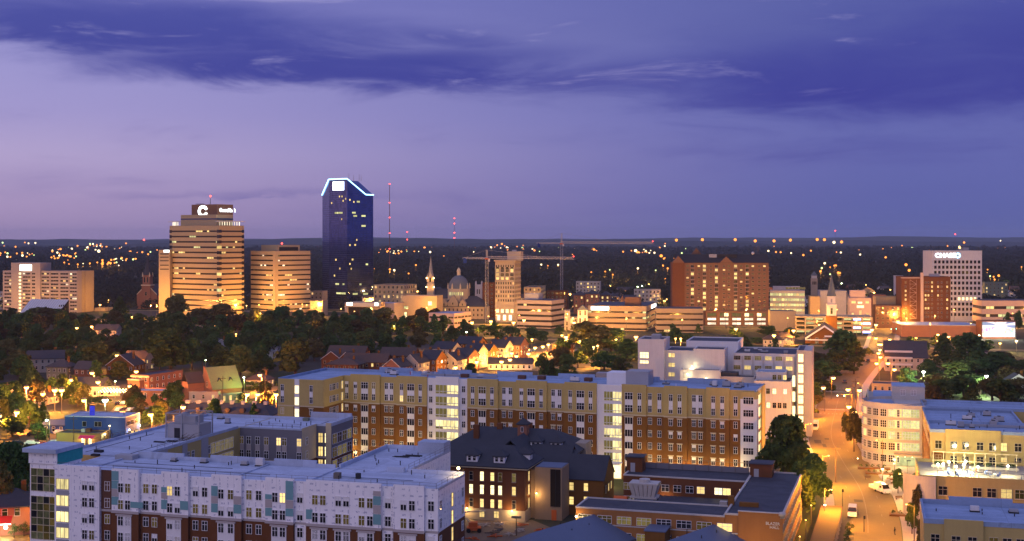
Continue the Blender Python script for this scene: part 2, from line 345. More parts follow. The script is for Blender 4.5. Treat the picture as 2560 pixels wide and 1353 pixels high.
# ------------------------------------------------------------------ building kit
WM = {}
def wmesh(w_, h_, c=2, r=2, glass='glass', frame='white', head=None, t=.07, sill=None):
    k = (round(w_, 2), round(h_, 2), c, r, glass, frame, head, sill)
    if k in WM: return WM[k]
    b = MB(); x, z = w_ / 2, h_ / 2
    if glass == 'blind':
        zb = z - h_ * .45; b.poly([(-x, -.03, -z), (x, -.03, -z), (x, -.03, zb), (-x, -.03, zb)], 1); b.poly([(-x, -.028, zb), (x, -.028, zb), (x, -.028, z), (-x, -.028, z)], 0); glass = 'glass'
    else: b.poly([(-x, -.03, -z), (x, -.03, -z), (x, -.03, z), (-x, -.03, z)], 1)
    if frame:
        b.box(-x - t, -x, -.10, .02, -z - t, z + t); b.box(x, x + t, -.10, .02, -z - t, z + t); b.box(-x, x, -.10, .02, z, z + t); b.box(-x, x, -.10, .02, -z - t, -z)
        for i in range(1, c): xx = -x + w_ * i / c; b.box(xx - t * .6, xx + t * .6, -.08, -.02, -z, z)
        for i in range(1, r): zz = z - h_ * i / r * (.72 if r == 2 else 1); b.box(-x, x, -.085, -.02, zz - t * .5, zz + t * .5)
    if head: b.box(-x - .3, x + .3, -.16, .02, z + t, z + t + .28, 2)
    if sill: b.box(-x - .12, x + .12, -.18, .02, -z - t - .16, -z - t, 2)
    WM[k] = b.mesh('window', [M[frame] if frame else M['dark'], M[glass]] + ([M[head or sill]] if head or sill else [])); return WM[k]

class B:
    def __init__(s, name, label, cat, O, ang, group=None, z=0.0):
        s.O = Vector((O[0], O[1])); a = rad(ang); s.U = Vector((math.cos(a), math.sin(a))); s.V = Vector((-math.sin(a), math.cos(a))); s.z = z
        s.e = empty(name, label, cat, (O[0], O[1], z), a, group)
    def ux(s, px, v=0.0):
        a = (px - CX) / F; return (a * (s.O.y + v * s.V.y) - s.O.x - v * s.V.x) / (s.U.x - a * s.U.y)
    def vx(s, px, u=0.0):
        a = (px - CX) / F; return (a * (s.O.y + u * s.U.y) - s.O.x - u * s.U.x) / (s.V.x - a * s.V.y)
    def d(s, u, v): return s.O.y + u * s.U.y + v * s.V.y
    def zz(s, py, u, v): return zat(py, s.d(u, v)) - s.z
    def part(s, name, mb, *mats, parent=None, smooth=False):
        return link(name, mb.mesh(name, [M[k] if isinstance(k, str) else k for k in mats], smooth), parent or s.e)
    def box(s, name, u0, u1, v0, v1, z0, z1, mat, parent=None):
        return s.part(name, MB().box(min(u0, u1), max(u0, u1), min(v0, v1), max(v0, v1), z0, z1), mat, parent=parent)
    def win(s, me, u, v, z, rz=0.0, name='window', parent=None):
        return link(name, me, parent or s.e, (u, v, z), rz)
    def block(s, u0, u1, v0, v1, z1, wall, roof, z0=0.0, par=.7, pmat=None, t=.35):
        wl = s.box('wall', u0, u1, v0, v1, z0, z1, wall)
        rf = s.box('roof', u0 + t, u1 - t, v0 + t, v1 - t, z1 - .2, z1 + .06, roof)
        if par:
            b = MB(); b.box(u0 - .06, u1 + .06, v0 - .06, v0 + t, z1, z1 + par); b.box(u0 - .06, u1 + .06, v1 - t, v1 + .06, z1, z1 + par)
            b.box(u0 - .06, u0 + t, v0 + t, v1 - t, z1, z1 + par); b.box(u1 - t, u1 + .06, v0 + t, v1 - t, z1, z1 + par)
            s.part('parapet', b, pmat or wall, parent=wl)
        return wl
    def rail(s, pts, z, parent=None, h=1.1, step=3.0, mat='pole', r=.035):
        b = MB()
        for (a, c) in zip(pts, pts[1:]):
            a = Vector(a); c = Vector(c); L = (c - a).length; n = max(1, int(L / step))
            for i in range(n + 1): q = a + (c - a) * (i / n); b.cyl((q.x, q.y, z), (q.x, q.y, z + h), r, r, 4)
            for hh in (h, h * .5): b.cyl((a.x, a.y, z + hh), (c.x, c.y, z + hh), r * .8, r * .8, 4)
        return s.part('guardrail', b, mat, parent=parent)
FRONT, RIGHT, LEFT = 0.0, math.pi / 2, -math.pi / 2
# ================================================================== THE SETTING
def groundmat():
    m = bpy.data.materials.new('ground'); m.use_nodes = True; t = NT(m.node_tree)
    co = t.node('ShaderNodeNewGeometry').outputs['Position']
    n1 = t.noise(co, .012, 4, .6); n2 = t.noise(co, .15, 4, .65); n3 = t.noise(co, .002, 4, .6)
    c = t.mix(t.smooth(n1, .42, .58), (.035, .05, .018), (.075, .068, .058))
    c = t.mix(t.m('MULTIPLY', n2, .6), c, (.03, .028, .022)); c = t.mix(t.smooth(n3, .5, .62), c, (.025, .035, .016))
    p = t.node('ShaderNodeBsdfPrincipled'); t.put(p.inputs['Base Color'], c); p.inputs['Roughness'].default_value = .9; p.inputs['Specular IOR Level'].default_value = .1
    o = t.node('ShaderNodeOutputMaterial'); t.L.new(p.outputs[0], o.inputs[0]); return m
M['ground'] = groundmat()
S_ = 26000
g = link('ground', MB().poly([(-S_, -3000, 0), (S_, -3000, 0), (S_, 2 * S_, 0), (-S_, 2 * S_, 0)]).mesh('ground', [M['ground']])); tag(g, kind='structure')

# far ridges on the horizon
defm('far_wood', (.028, .036, .026), var=.45, scale=.006)
def ridge(d, z0, amp, seed):
    rr = random.Random(seed); b = MB(); n = 260; x0 = -d * .75; x1 = d * .75
    ph = [rr.uniform(0, 6.28) for _ in range(9)]; pts = []
    for i in range(n + 1):
        x = x0 + (x1 - x0) * i / n; t = i / n
        z = z0 + amp * sum(math.sin(t * k * 6.28 + ph[j]) / (1 + .35 * k) for j, k in enumerate((1.3, 2.7, 4.1, 7.3, 11, 17, 29, 43, 71)))
        pts.append((x, z + rr.uniform(0, amp * .10)))
    for (xa, za), (xb, zb) in zip(pts, pts[1:]):
        b.poly([(xa, d - 900, -1), (xb, d - 900, -1), (xb, d, zb), (xa, d, za)]); b.poly([(xa, d, za), (xb, d, zb), (xb, d + 1400, -1), (xa, d + 1400, -1)])
    return b
for i, (d, z0, a) in enumerate(((7200, 30, 10), (9800, 50, 11), (14000, 62, 16))):
    tag(link('hills', ridge(d, z0, a, 5 + i).mesh('hills', [M['far_wood']])), kind='structure')

ST = -16.3                                   # the street grid's turn
def ribbon(name, pts, wd, z, mat, kind='structure', off=0.0):
    pts = [Vector((p[0], p[1])) for p in pts]; b = MB(); L = []; Rr = []
    for i, p in enumerate(pts):
        t = (pts[min(i + 1, len(pts) - 1)] - pts[max(i - 1, 0)]).normalized(); n = Vector((t.y, -t.x))
        L.append(p + n * (off - wd / 2)); Rr.append(p + n * (off + wd / 2))
    for i in range(len(pts) - 1):
        b.poly([(*L[i], z), (*Rr[i], z), (*Rr[i + 1], z), (*L[i + 1], z)])
    o = link(name, b.mesh(name, [M[mat]])); tag(o, kind=kind); return o
def slabrib(name, pts, wd, z, mat, off=0.0):
    # raised strip (pavement) with a kerb face
    pts = [Vector((p[0], p[1])) for p in pts]; b = MB(); rows = []
    for i, p in enumerate(pts):
        t = (pts[min(i + 1, len(pts) - 1)] - pts[max(i - 1, 0)]).normalized(); n = Vector((t.y, -t.x))
        l = p + n * (off - wd / 2); r = p + n * (off + wd / 2); rows.append((l, r))
    for (l0, r0), (l1, r1) in zip(rows, rows[1:]):
        b.poly([(*l0, z), (*r0, z), (*r1, z), (*l1, z)]); b.poly([(*l0, 0), (*l0, z), (*l1, z), (*l1, 0)]); b.poly([(*r0, 0), (*r1, 0), (*r1, z), (*r0, z)])
    o = link(name, b.mesh(name, [M[mat]])); tag(o, kind='structure'); return o
def curve(pts, n=6):
    out = []; P = [Vector(p) for p in pts]
    for i in range(len(P) - 1):
        a, b_, c, d = P[max(i - 1, 0)], P[i], P[i + 1], P[min(i + 2, len(P) - 1)]
        for k in range(n):
            t = k / n; out.append(.5 * ((2 * b_) + (c - a) * t + (2 * a - 5 * b_ + 4 * c - d) * t * t + (3 * b_ - a - 3 * c + d) * t ** 3))
    return out + [P[-1]]
MAIN = curve([at(2172, 1353 + 60).xy, at(2170, 1353).xy, at(2168, 1290).xy, at(2150, 1222).xy, at(2105, 1150).xy, at(2078, 1090).xy, at(2088, 1030).xy, at(2108, 970).xy, at(2150, 920).xy, at(2196, 880).xy, at(2206, 850).xy, at(2210, 828).xy, at(2212, 812).xy, at(2225, 796).xy])
ribbon('road', MAIN, 14.5, .02, 'asphalt')
defm('paint_worn', (.26, .22, .14), var=.5, scale=.6)
ribbon('road_marking', MAIN[8:40], .18, .026, 'paint_worn')
slabrib('pavement', MAIN, 3.2, .14, 'pavement', off=9.0); slabrib('pavement', MAIN, 2.6, .14, 'pavement', off=-8.7)
def cross(px, py, half, wd=11, z=.016, name='road'):
    c = at(px, py).xy; u = Vector((math.cos(rad(ST)), math.sin(rad(ST))))
    return ribbon(name, [c - u * half, c - u * half * .3, c + u * half * .3, c + u * half], wd, z, 'asphalt')
cross(2090, 1000, 190); cross(2200, 868, 260); 
for (px, py) in ((2083, 1024), (2098, 980), (2190, 884)):         # stop lines
    c = at(px, py).xy; u = Vector((math.cos(rad(ST)), math.sin(rad(ST)))); ribbon('road_marking', [c - u * 5.5, c + u * 5.5], .7, .03, 'paint')
# left-hand street beside the blue restaurant and down past the glass corner tower
def gp(*a): return [at(x, y).xy for x, y in a]
ribbon('road', gp((20, 1390), (60, 1300), (115, 1225), (180, 1165), (300, 1105), (420, 1062), (560, 1010), (700, 965)), 9, .018, 'asphalt')
slabrib('pavement', gp((96, 1310), (140, 1235), (205, 1172), (320, 1110), (430, 1068)), 2.4, .14, 'pavement')
def patch(name, pts, mat, z):
    tag(link(name, MB().poly([(*at(x, y).xy, z) for x, y in pts]).mesh(name, [M[mat]])), kind='structure')
patch('car_park', [(60, 1120), (40, 1075), (150, 1068), (330, 1090), (300, 1115), (240, 1135)], 'asphalt', .012)
patch('car_park', [(260, 1045), (300, 1005), (430, 1000), (420, 1040)], 'asphalt', .013)
patch('car_park', [(1210, 925), (1280, 870), (1500, 878), (1500, 930)], 'asphalt', .012)
patch('terrace_paving', [(1150, 1353), (1165, 1300), (1330, 1300), (1460, 1353)], 'earth', .012)
patch('lawn', [(2300, 1000), (2300, 978), (2450, 975), (2480, 1000)], 'grass', .014)
patch('lawn', [(2255, 1353), (2225, 1220), (2290, 1180), (2310, 1353)], 'grass', .016)
patch('plaza', [(2160, 1165), (2120, 1120), (2300, 1150), (2300, 1240), (2225, 1240)], 'pavement', .011)
patch('lawn', [(2040, 1353), (2062, 1270), (2086, 1270), (2070, 1353)], 'grass', .012)
patch('verge', [(2060, 1240), (2078, 1190), (2105, 1200), (2120, 1245), (2085, 1262)], 'earth', .012)
# street through the row houses and downtown
ribbon('road', gp((960, 945), (1130, 925), (1250, 898), (1340, 875), (1400, 860), (1470, 846)), 12, .017, 'asphalt')
for y0, a, b_ in ((812, 0, 2560), (782, 0, 2560)):
    c = at(1280, y0).xy; u = Vector((math.cos(rad(-6)), math.sin(rad(-6)))); ribbon('road', [c - u * 520, c, c + u * 520], 16, .016, 'asphalt')

# ================================================================== THE WHITE-WRAPPED BLOCK UNDER CONSTRUCTION (front left)
A = B('apartment_block', 'five-storey block in white weather wrap over dark brick, glass corner tower, unfinished', 'building', (-85.5, 247.7), -16.1)
ZR = 21.2; ZB = 13.7
def wallpair(b, u0, u1, v0, v1, z1, low='brick_dark', up='wrap', zb=ZB):
    if low: b.box('brick_wall', u0, u1, v0, v1, 0, zb, low)
    b.box('upper_wall', u0, u1, v0 , v1 , zb if low else 0, z1, up)
    if low: b.box('band_course', u0 - .05, u1 + .05, v0 - .1, v0 + .4, zb - .12, zb + .3, 'beige')
# base volumes
wallpair(A, -3, 75.4, 0, 15, ZR); wallpair(A, -12.3, 5.5, 15, 74, ZR, 'brick_dark', 'tan'); wallpair(A, 49.6, 64, 15, 40, ZR, 'brick_dark', 'wrap')
wallpair(A, 5.5, 21.4, 58, 74, ZR, 'brick_dark', 'grey_violet'); wallpair(A, 21.4, 25.2, 66, 79, ZR, 'brick_dark', 'grey_violet')
def roofpanel(u0, u1, v0, v1, z=ZR): return A.box('roof', u0, u1, v0, v1, z + .001, z + .07, 'roof_white')
for q in ((-2.6, 75, .4, 14.8), (-11.9, 5.1, 15.2, 73.6), (50, 63.6, 15.2, 39.6), (5.6, 21, 58.4, 73.6), (21.6, 24.8, 66.4, 78.6)): roofpanel(*q)
def par(u0, u1, v0, v1, h=.8, m='roof_white'): return A.box('parapet', u0, u1, v0, v1, ZR, ZR + h, m)
par(-3, 5.5, 14.7, 15.0, .3); par(5.6, 49, 14.8, 15.25, .75); par(-12.35, -11.9, 15, 74, .6); par(5.1, 5.55, 20, 57, .6); par(-12, 25, 73.7, 74.1, .7); par(49.5, 49.95, 15.4, 40, .8); par(63.6, 64.05, 15.4, 39, .5)
par(49.5, 58, 39.6, 40.05, .9); par(58.2, 64, 36, 40, 2.4, 'roof_white'); par(64.2, 75.4, 14.6, 15.05, .75); par(75.0, 75.45, .3, 14.6, .45); par(49.6, 50.0, .5, 14.8, .35); par(34.6, 35, .5, 14.8, .3); par(3.5, 3.9, .5, 14.8, .35)
par(5.6, 21.3, 57.9, 58.25, .35); par(21.2, 25.2, 65.9, 66.3, .5); par(24.9, 25.3, 66.3, 79, .8); par(14, 25, 78.6, 79.05, 1.4)
for (a, b_) in ((5.6, 16), (22, 33), (36, 45)): par(a, b_, 14.75, 15.3, 1.35)
# facade bays
bays = [(142, 248, 'W'), (279, 346, 'B'), (403, 470, 'B'), (528, 603, 'B'), (663, 733, 'B'), (765, 952, 'B'), (983, 1060, 'B')]
recs = [(253, 279, 'brick_dark', 'brown'), (737, 765, None, 'wrap'), (952, 983, None, 'wrap'), (1060, 1095, None, 'wrap')]
for x0, x1, k in bays:
    u0, u1 = A.ux(x0, -.7), A.ux(x1, -.7)
    if k == 'W': A.box('wrap_bay', -3, u1, -.7, 0, 0, ZR + .9, 'wrap')
    else:
        A.box('brick_bay', u0, u1, -.7, -.02, 0, ZB, 'brick_dark'); A.box('wrap_bay', u0, u1, -.7, -.02, ZB, ZR + .75, 'wrap'); A.box('band_course', u0 - .06, u1 + .06, -.82, -.65, ZB - .15, ZB + .35, 'beige')
for x0, x1, lo, up in recs:
    u0, u1 = A.ux(x0), min(A.ux(x1), 75.38)
    A.box('recess_wall', u0, u1, -.06, -.01, 0 if lo is None else ZB, ZR + .3, up)
for (x0, y0, x1, y1, c) in ((279, 1178, 296, 1201, 't'), (279, 1202, 296, 1222, 't'), (279, 1223, 296, 1241, 'b'), (279, 1242, 296, 1262, 't'), (326, 1255, 346, 1270, 't'), (346, 1256, 357, 1271, 't'), (403, 1218, 418, 1231, 't'), (403, 1232, 418, 1247, 'b'),
        (403, 1250, 418, 1273, 't'), (450, 1253, 470, 1275, 't'), (528, 1215, 544, 1240, 't'), (528, 1241, 544, 1258, 'b'), (528, 1259, 544, 1281, 't'), (584, 1241, 603, 1261, 'b'), (584, 1262, 603, 1284, 't'), (663, 1236, 680, 1248, 't'), (663, 1249, 680, 1269, 'b'),
        (663, 1270, 680, 1290, 't'), (714, 1203, 733, 1250, 't'), (714, 1251, 733, 1271, 'b'), (714, 1272, 733, 1291, 't'), (765, 1274, 781, 1298, 't'), (933, 1228, 952, 1240, 'b'), (933, 1241, 952, 1263, 't'), (933, 1264, 952, 1285, 'b'), (933, 1286, 952, 1312, 't')):
    u0, u1 = A.ux(x0, -.75), A.ux(x1, -.75); um = (u0 + u1) / 2
    A.box('cladding_panel', u0, u1, -.78, -.71, max(A.zz(y1, um, -.75), ZB + .36), A.zz(y0, um, -.75), 'teal' if c == 't' else 'beige')
ROWS = [18.4, 15.2, 12.1, 9.0, 5.9, 2.8]
acols = [(212, .7, 'W'), (229.5, .7, 'W'), (268.7, 0, 'r'), (301.6, .7, 'b'), (319.4, .7, 'b'), (365, 0, 'r'), (386.6, 0, 'r'), (424.6, .7, 'b'), (443.6, .7, 'b'), (489, 0, 'r'), (512, 0, 'r'), (552.6, .7, 'b'), (576.7, .7, 'b'),
         (622.8, 0, 'r'), (646.9, 0, 'r'), (687.5, .7, 'b'), (706.5, .7, 'b'), (750, .06, 'r'), (787.6, .7, 'b'), (807.3, .7, 'b'), (845.9, .7, 'b'), (865.4, .7, 'b'), (904.2, .7, 'b'), (925, .7, 'b'), (970, .06, 'r'), (1008.9, .7, 'b'), (1030, .7, 'b'), (1077.8, .06, 'r')]
brightA = {(268.7, 0), (424.6, 0), (706.5, 0)}; dimA = {(319.4, 0), (301.6, 1), (386.6, 0), (365, 0), (576.7, 0), (622.8, 0), (622.8, 1), (807.3, 0), (787.6, 0), (865.4, 1), (845.9, 1), (904.2, 1), (904.2, 0), (925, 0), (268.7, 2), (646.9, 1), (1008.9, 1), (512, 1)}
for px, pr, k in acols:
    u = A.ux(px, -pr)
    for i, z in enumerate(ROWS):
        gl = 'lit' if (px, i) in brightA else ('dim' if (px, i) in dimA or RN.random() < .08 else RN.choice(['glass', 'glass', 'glass', 'blind']))
        A.win(wmesh(1.05, 1.7, 2, 2, gl, 'white'), u, -pr - .01, z)
for (pa, pb) in ((301.6, 319.4), (424.6, 443.6), (552.6, 576.7), (687.5, 706.5), (787.6, 807.3), (845.9, 865.4), (904.2, 925), (1008.9, 1030)):   # stone heads and pale infill of the paired lower windows
    u0, u1 = A.ux(pa, -.7) - .75, A.ux(pb, -.7) + .75
    A.box('infill_panel', u0, u1, -.74, -.70, 1.5, 13.1, 'whitep'); A.box('lintel', u0 - .25, u1 + .25, -.9, -.7, 13.12, 13.42, 'beige')
# stair windows beside the corner tower
for i, z in enumerate(ROWS): A.win(wmesh(2.7, 1.95, 3, 1, 'lounge' if i < 5 else 'dim', 'cream'), -1.2 + .0, -.71, z + .05)
for z in (16.8, 13.6, 10.45, 7.3, 4.2): A.box('spandrel', -2.6, .2, -.76, -.71, z - .45, z + .45, 'grey')
# glazed corner tower
A.box('tower_core', -9.3, -3.02, .3, 8, 0, 22.0, 'wrap')
A.box('tower_roof', -10.2, -2.6, -.9, 8.3, 24.2, 25.0, 'roof_white'); A.box('tower_cap', -9.4, -3.0, 0, 7.9, 22.0, 24.2, 'wrap'); A.box('tower_sheathing', -2.98, -2.85, .2, 8.2, 21.9, 24.9, 'teal_board')
for z0, z1 in ((16.6, 21.0), (7.2, 15.6), (1.0, 6.6)):
    n = max(1, round((z1 - z0) / 1.5))
    for i in range(4):
        for j in range(n):
            uu = -9.0 + 5.6 * (i + .5) / 4; zz = z0 + (z1 - z0) * (j + .5) / n
            A.win(wmesh(5.6 / 4 - .1, (z1 - z0) / n - .1, 1, 1, RN.choice(['glass', 'pane_glow', 'pane_glow', 'pane_glow', 'dim']), 'cream', t=.05), uu, .26, zz, name='pane')
    for j in range(n):
        for i in range(3): A.win(wmesh(1.9, (z1 - z0) / n - .1, 1, 1, RN.choice(['glass', 'dim']), 'cream', t=.05), -9.34, 1.5 + i * 2.4, z0 + (z1 - z0) * (j + .5) / n, LEFT, name='pane')
# right end wall
for (px, zc, gl, wd_, hh) in ((1101, 0, 'glass', 1.0, 1.7), (1130, 0, 'lit', .9, 2.4), (1156, 0, 'glass', 1.0, 1.7)):
    for i, z in enumerate(ROWS):
        g2 = gl if not (px == 1156 and i == 1) else 'dim'
        A.win(wmesh(wd_, hh, 1 if hh > 2 else 2, 2, g2, 'white' if hh < 2 else 'cream'), 75.41, A.vx(px, 75.4), z - (.2 if hh > 2 else 0), RIGHT)
A.box('brick_wall', 75.38, 75.46, .2, 14.9, 0, 10.0, 'brown')
# wings' courtyard faces
for i, px in enumerate((418, 432, 470, 482, 522, 612, 618)):
    v = A.vx(px, 5.5)
    for z in ROWS[:3]: A.win(wmesh(1.1, 1.7, 2, 2, RN.choice(['glass', 'dim', 'glass']), 'white'), 5.51, v, z, RIGHT)
for (u0, u1) in ((22, 26), (32, 34), (40, 43)): A.box('wall_panel', 5.5, 5.62, u0, u1, ZB, ZR + .2, 'grey')
for k in range(5):
    for z in ROWS[:2]: A.win(wmesh(1.9, 2.4, 3, 2, 'curtain', 'white'), 5.52, 45.2 + 2.1 * k, z, RIGHT)
for px, g0 in ((604, 'dim'), (622, 'glass'), (644, 'glass'), (666, 'dim'), (697, 'lit'), (711, 'dim'), (748, 'lit')):
    u = A.ux(px, 58)
    for i, z in enumerate(ROWS[:3]): A.win(wmesh(1.05, 1.7, 2, 2, g0 if i == 0 else 'glass', 'white'), u, 57.98, z)
    A.box('infill_panel', u - .6, u + .6, 57.93, 57.97, 16.1, 17.5, 'beige')
A.box('cream_return', 21.38, 21.46, 58.1, 66, ZB, ZR + .5, 'cream')
for z in ROWS[:3]: A.win(wmesh(1.0, 1.7, 2, 2, 'dim', 'white'), 21.48, 60.5, z, RIGHT)
for px in (802, 818):
    for z in ROWS[:3]: A.win(wmesh(1.1, 2.2, 2, 2, 'bright' if px == 818 else 'lit', 'cream'), A.ux(px, 66), 65.97, z)
A.box('cream_corner', 23.9, 25.3, 65.8, 65.95, 0, ZR + .8, 'cream')
for i, z in enumerate(ROWS[:4]):
    for k in range(4): A.win(wmesh(2.4, 2.3, 2, 2, RN.choice(['glass', 'dim', 'curtain']), 'white'), 25.22, 68 + 2.9 * k, z - .4, RIGHT)
# roof plant room with its open steel frame
A.box('plant_room', -3, 4.9, 40, 45.5, ZR, ZR + 3.2, 'grey'); A.box('plant_door', -1.2, .2, 39.93, 40.0, ZR, ZR + 2.3, 'dark')
fr = MB()
for u in (-3.2, .8, 5.1):
    for v in (39.8, 45.7): fr.box(u - .12, u + .12, v - .12, v + .12, ZR, ZR + 5.6)
for v in (39.8, 45.7): fr.box(-3.2, 5.1, v - .1, v + .1, ZR + 5.45, ZR + 5.65); fr.box(-3.2, 5.1, v - .1, v + .1, ZR + 3.6, ZR + 3.75)
for u in (-3.2, .8, 5.1): fr.box(u - .1, u + .1, 39.8, 45.7, ZR + 5.45, ZR + 5.65)
A.part('steel_frame', fr, 'steel'); A.box('chiller', -1.8, 3.5, 41, 44.6, ZR + 3.2, ZR + 4.9, 'grey')
A.part('fan_shroud', MB().cyl((0, 42.8, ZR + 4.9), (0, 42.8, ZR + 5.5), .9, .9, 12), 'steel')
# guard rails along the open roof edges
A.rail([(-2.5, -.6), (75.2, -.5), (75.2, 14.6)], ZR + .3); A.rail([(-12.1, 17), (-12.1, 73)], ZR + .5); A.rail([(64, 15.4), (64, 39.5)], ZR + .4); A.rail([(5.5, 22), (5.5, 40)], ZR + .5); A.rail([(7, 58), (21, 58)], ZR + .3); A.rail([(49.7, 16), (49.7, 39)], ZR + .7)
# clutter on the roof
for i in range(46):
    blk = RN.choice([(-2, 74, 2, 13), (-11, 4, 17, 72), (51, 62, 16, 38), (7, 20, 60, 72)]); u, v = RN.uniform(blk[0], blk[1]), RN.uniform(blk[2], blk[3])
    A.part('vent_pipe', MB().cyl((u, v, ZR), (u, v, ZR + RN.uniform(.5, 1.0)), .09, .09, 6), 'dark')
for (u, v, w_, l_, h_, mt) in ((53, 5, 1.2, 1.0, 1.1, 'pole'), (57, 6, .8, .8, 1.0, 'dark'), (2, 12, 4, 2.2, .9, 'grey'), (-5, 14, 1.6, 1, .4, 'dark'), (-7, 18, 1.8, 1, .5, 'dark'), (60, 14.2, 3.4, 1, 1.0, 'roof_white'), (15, 72, 1.4, 1, .8, 'siding_green')): A.box('roof_crate', u, u + w_, v, v + l_, ZR + .06, ZR + .06 + h_, mt)
for (u, v) in ((56, 30), (58, 31.5), (-2, 33), (0, 34.5)):
    p = MB()
    for k in range(7): p.box(u + RN.uniform(-1.6, 1.6), u + RN.uniform(1.7, 2.6), v + k * .16, v + k * .16 + .12, ZR + .07, ZR + .17 + RN.uniform(0, .15))
    A.part('lumber_pile', p, 'dark')
for (u0, u1, v) in ((6, 40, 5), (6, 30, 9), (52, 68, 7)): A.box('roof_seam', u0, u1, v, v + .2, ZR + .07, ZR + .12, 'dark')
A.box('roof_seam', 1.2, 1.4, 18, 44, ZR + .07, ZR + .12, 'dark'); A.box('roof_seam', -9, -8.8, 18, 44, ZR + .07, ZR + .12, 'dark')
for k in range(9): A.part('timber', MB().cyl((1.5 + k * .3, 36 + RN.uniform(-1, 1), ZR + .1), (2.6 + k * .3, 38.4, ZR + RN.uniform(.4, 1.6)), .05, .05, 4), 'wood_pole')

# ================================================================== THE TAN AND BRICK RESIDENCE HALL (centre)
BZ, BB = 25.7, 17.7
D2 = B('residence_hall', 'long seven-storey hall, tan panels above brown brick, pale glazed lounge stacks', 'building', (-49.6, 377), -18.6)
UR = D2.ux(1890, 0)
def wp2(u0, u1, v0, v1, z1, zb=BB, low='brick'):
    D2.box('brick_wall', u0, u1, v0, v1, 0, zb, low); D2.box('tan_wall', u0, u1, v0, v1, zb, z1, 'tan'); D2.box('band_course', u0 - .04, u1 + .04, v0 - .12, v0 + .3, zb - .1, zb + .22, 'cream')
wp2(-14.5, UR, 0, 17, BZ - .8); wp2(-14.5, -.0, -13, 0, BZ - .8, low='brick')
D2.box('tan_wall', -14.55, -9.5, -13.06, -13.0, 0, BB, 'tan')
for q in ((-14, UR - .4, .4, 16.6), (-14, -.4, -12.6, .3)): D2.box('roof', *q, BZ - .8, BZ - .72, 'roof_blue')
for q in ((-14.5, -14.1, -13, 17, .75), (-14.5, 0, -13.05, -12.65, .5), (-.4, .05, -12.6, 0, .55), (-14.5, UR, 16.6, 17.05, .7), (UR - .4, UR + .05, 0, 17, .7)): D2.box('parapet', q[0], q[1], q[2], q[3], BZ - .8, BZ - .8 + q[4] + .05, 'roof_blue' if q[3] > 15 else 'tan')
for a in range(6): u = 4 + a * 19; D2.box('parapet', u, u + 11, 16.55, 17.1, BZ - .8, BZ + .8, 'roof_blue')
bb = [(876, 949), (991, 1067), (1168, 1244), (1290, 1366), (1411, 1491), (1554, 1615), (1660, 1717), (1765, 1823)]
for x0, x1 in bb:
    u0, u1 = D2.ux(x0, -.7), D2.ux(x1, -.7)
    D2.box('brick_bay', u0, u1, -.7, -.02, 0, BB, 'brick'); D2.box('tan_bay', u0, u1, -.7, -.02, BB, BZ + .35, 'tan'); D2.box('band_course', u0 - .08, u1 + .08, -.84, -.66, BB - .12, BB + .22, 'cream')
    D2.box('parapet', u0, u1, -.02, .4, BZ - .8, BZ + .35, 'roof_blue')
D2.box('parapet', 0, UR, .02, .36, BZ - .8, BZ - .15, 'tan')
BR = [22.9, 19.55, 16.2, 12.85, 9.5, 6.2, 2.9]
def bcol(px, kind, pr):
    u = D2.ux(px, -pr); y = -pr - .01
    for i, z in enumerate(BR):
        up = i < 2
        r = RN.random()
        if kind == 'w': gl = 'dim' if r < .06 else 'glass'; me = wmesh(2.1, 1.8, 3, 2 if up else 1, gl, 'white', None if i != 2 else 'cream')
        else:
            gl = 'lit' if r < .02 else ('dim' if r < .09 else ('blind' if r < .24 else 'glass')); me = wmesh(.95, 1.7, 2, 2, gl, 'white', None if (up or kind == 'n') else 'cream')
        D2.win(me, u, y, z)
    if kind == 'w':
        D2.box('spandrel', u - 1.1, u + 1.1, y - .04, y, 20.5, 21.9, 'whitep')
        for z in (14.5, 11.2, 7.8, 4.5): D2.box('spandrel', u - 1.1, u + 1.1, y - .04, y, z - .75, z + .75, 'whitep')
    elif kind != 'x': D2.box('spandrel', u - .52, u + .52, y - .04, y, 20.5, 21.95, 'whitep')
for px, k, pr in ((867, 'n', 0), (888.5, 'n', .7), (911.6, 'w', .7), (934, 'n', .7), (966, 's', 0), (979, 's', 0), (1004, 'n', .7), (1027, 'w', .7), (1050.6, 'n', .7), (1181.6, 'n', .7), (1205.5, 'w', .7), (1230, 'n', .7), (1260, 's', 0), (1276, 's', 0),
                  (1303.5, 'n', .7), (1328, 'w', .7), (1352.8, 'n', .7), (1383, 's', 0), (1399, 's', 0), (1425.6, 'n', .7), (1451, 'w', .7), (1476.4, 'n', .7), (1503, 'n', 0), (1572, 'w', .7), (1598.7, 'n', .7), (1625, 'n', 0), (1648.5, 'n', 0),
                  (1677, 's', .7), (1699, 's', .7), (1735, 's', 0), (1751, 's', 0), (1783, 's', .7), (1805.5, 's', .7), (1839, 'n', 0)): bcol(px, k, pr)
for (pa, pb) in ((966, 979), (1260, 1276), (1383, 1399), (1735, 1751)): D2.box('spandrel', D2.ux(pa) + .55, D2.ux(pb) - .55, -.05, -.01, 18.7, 23.8, 'whitep')
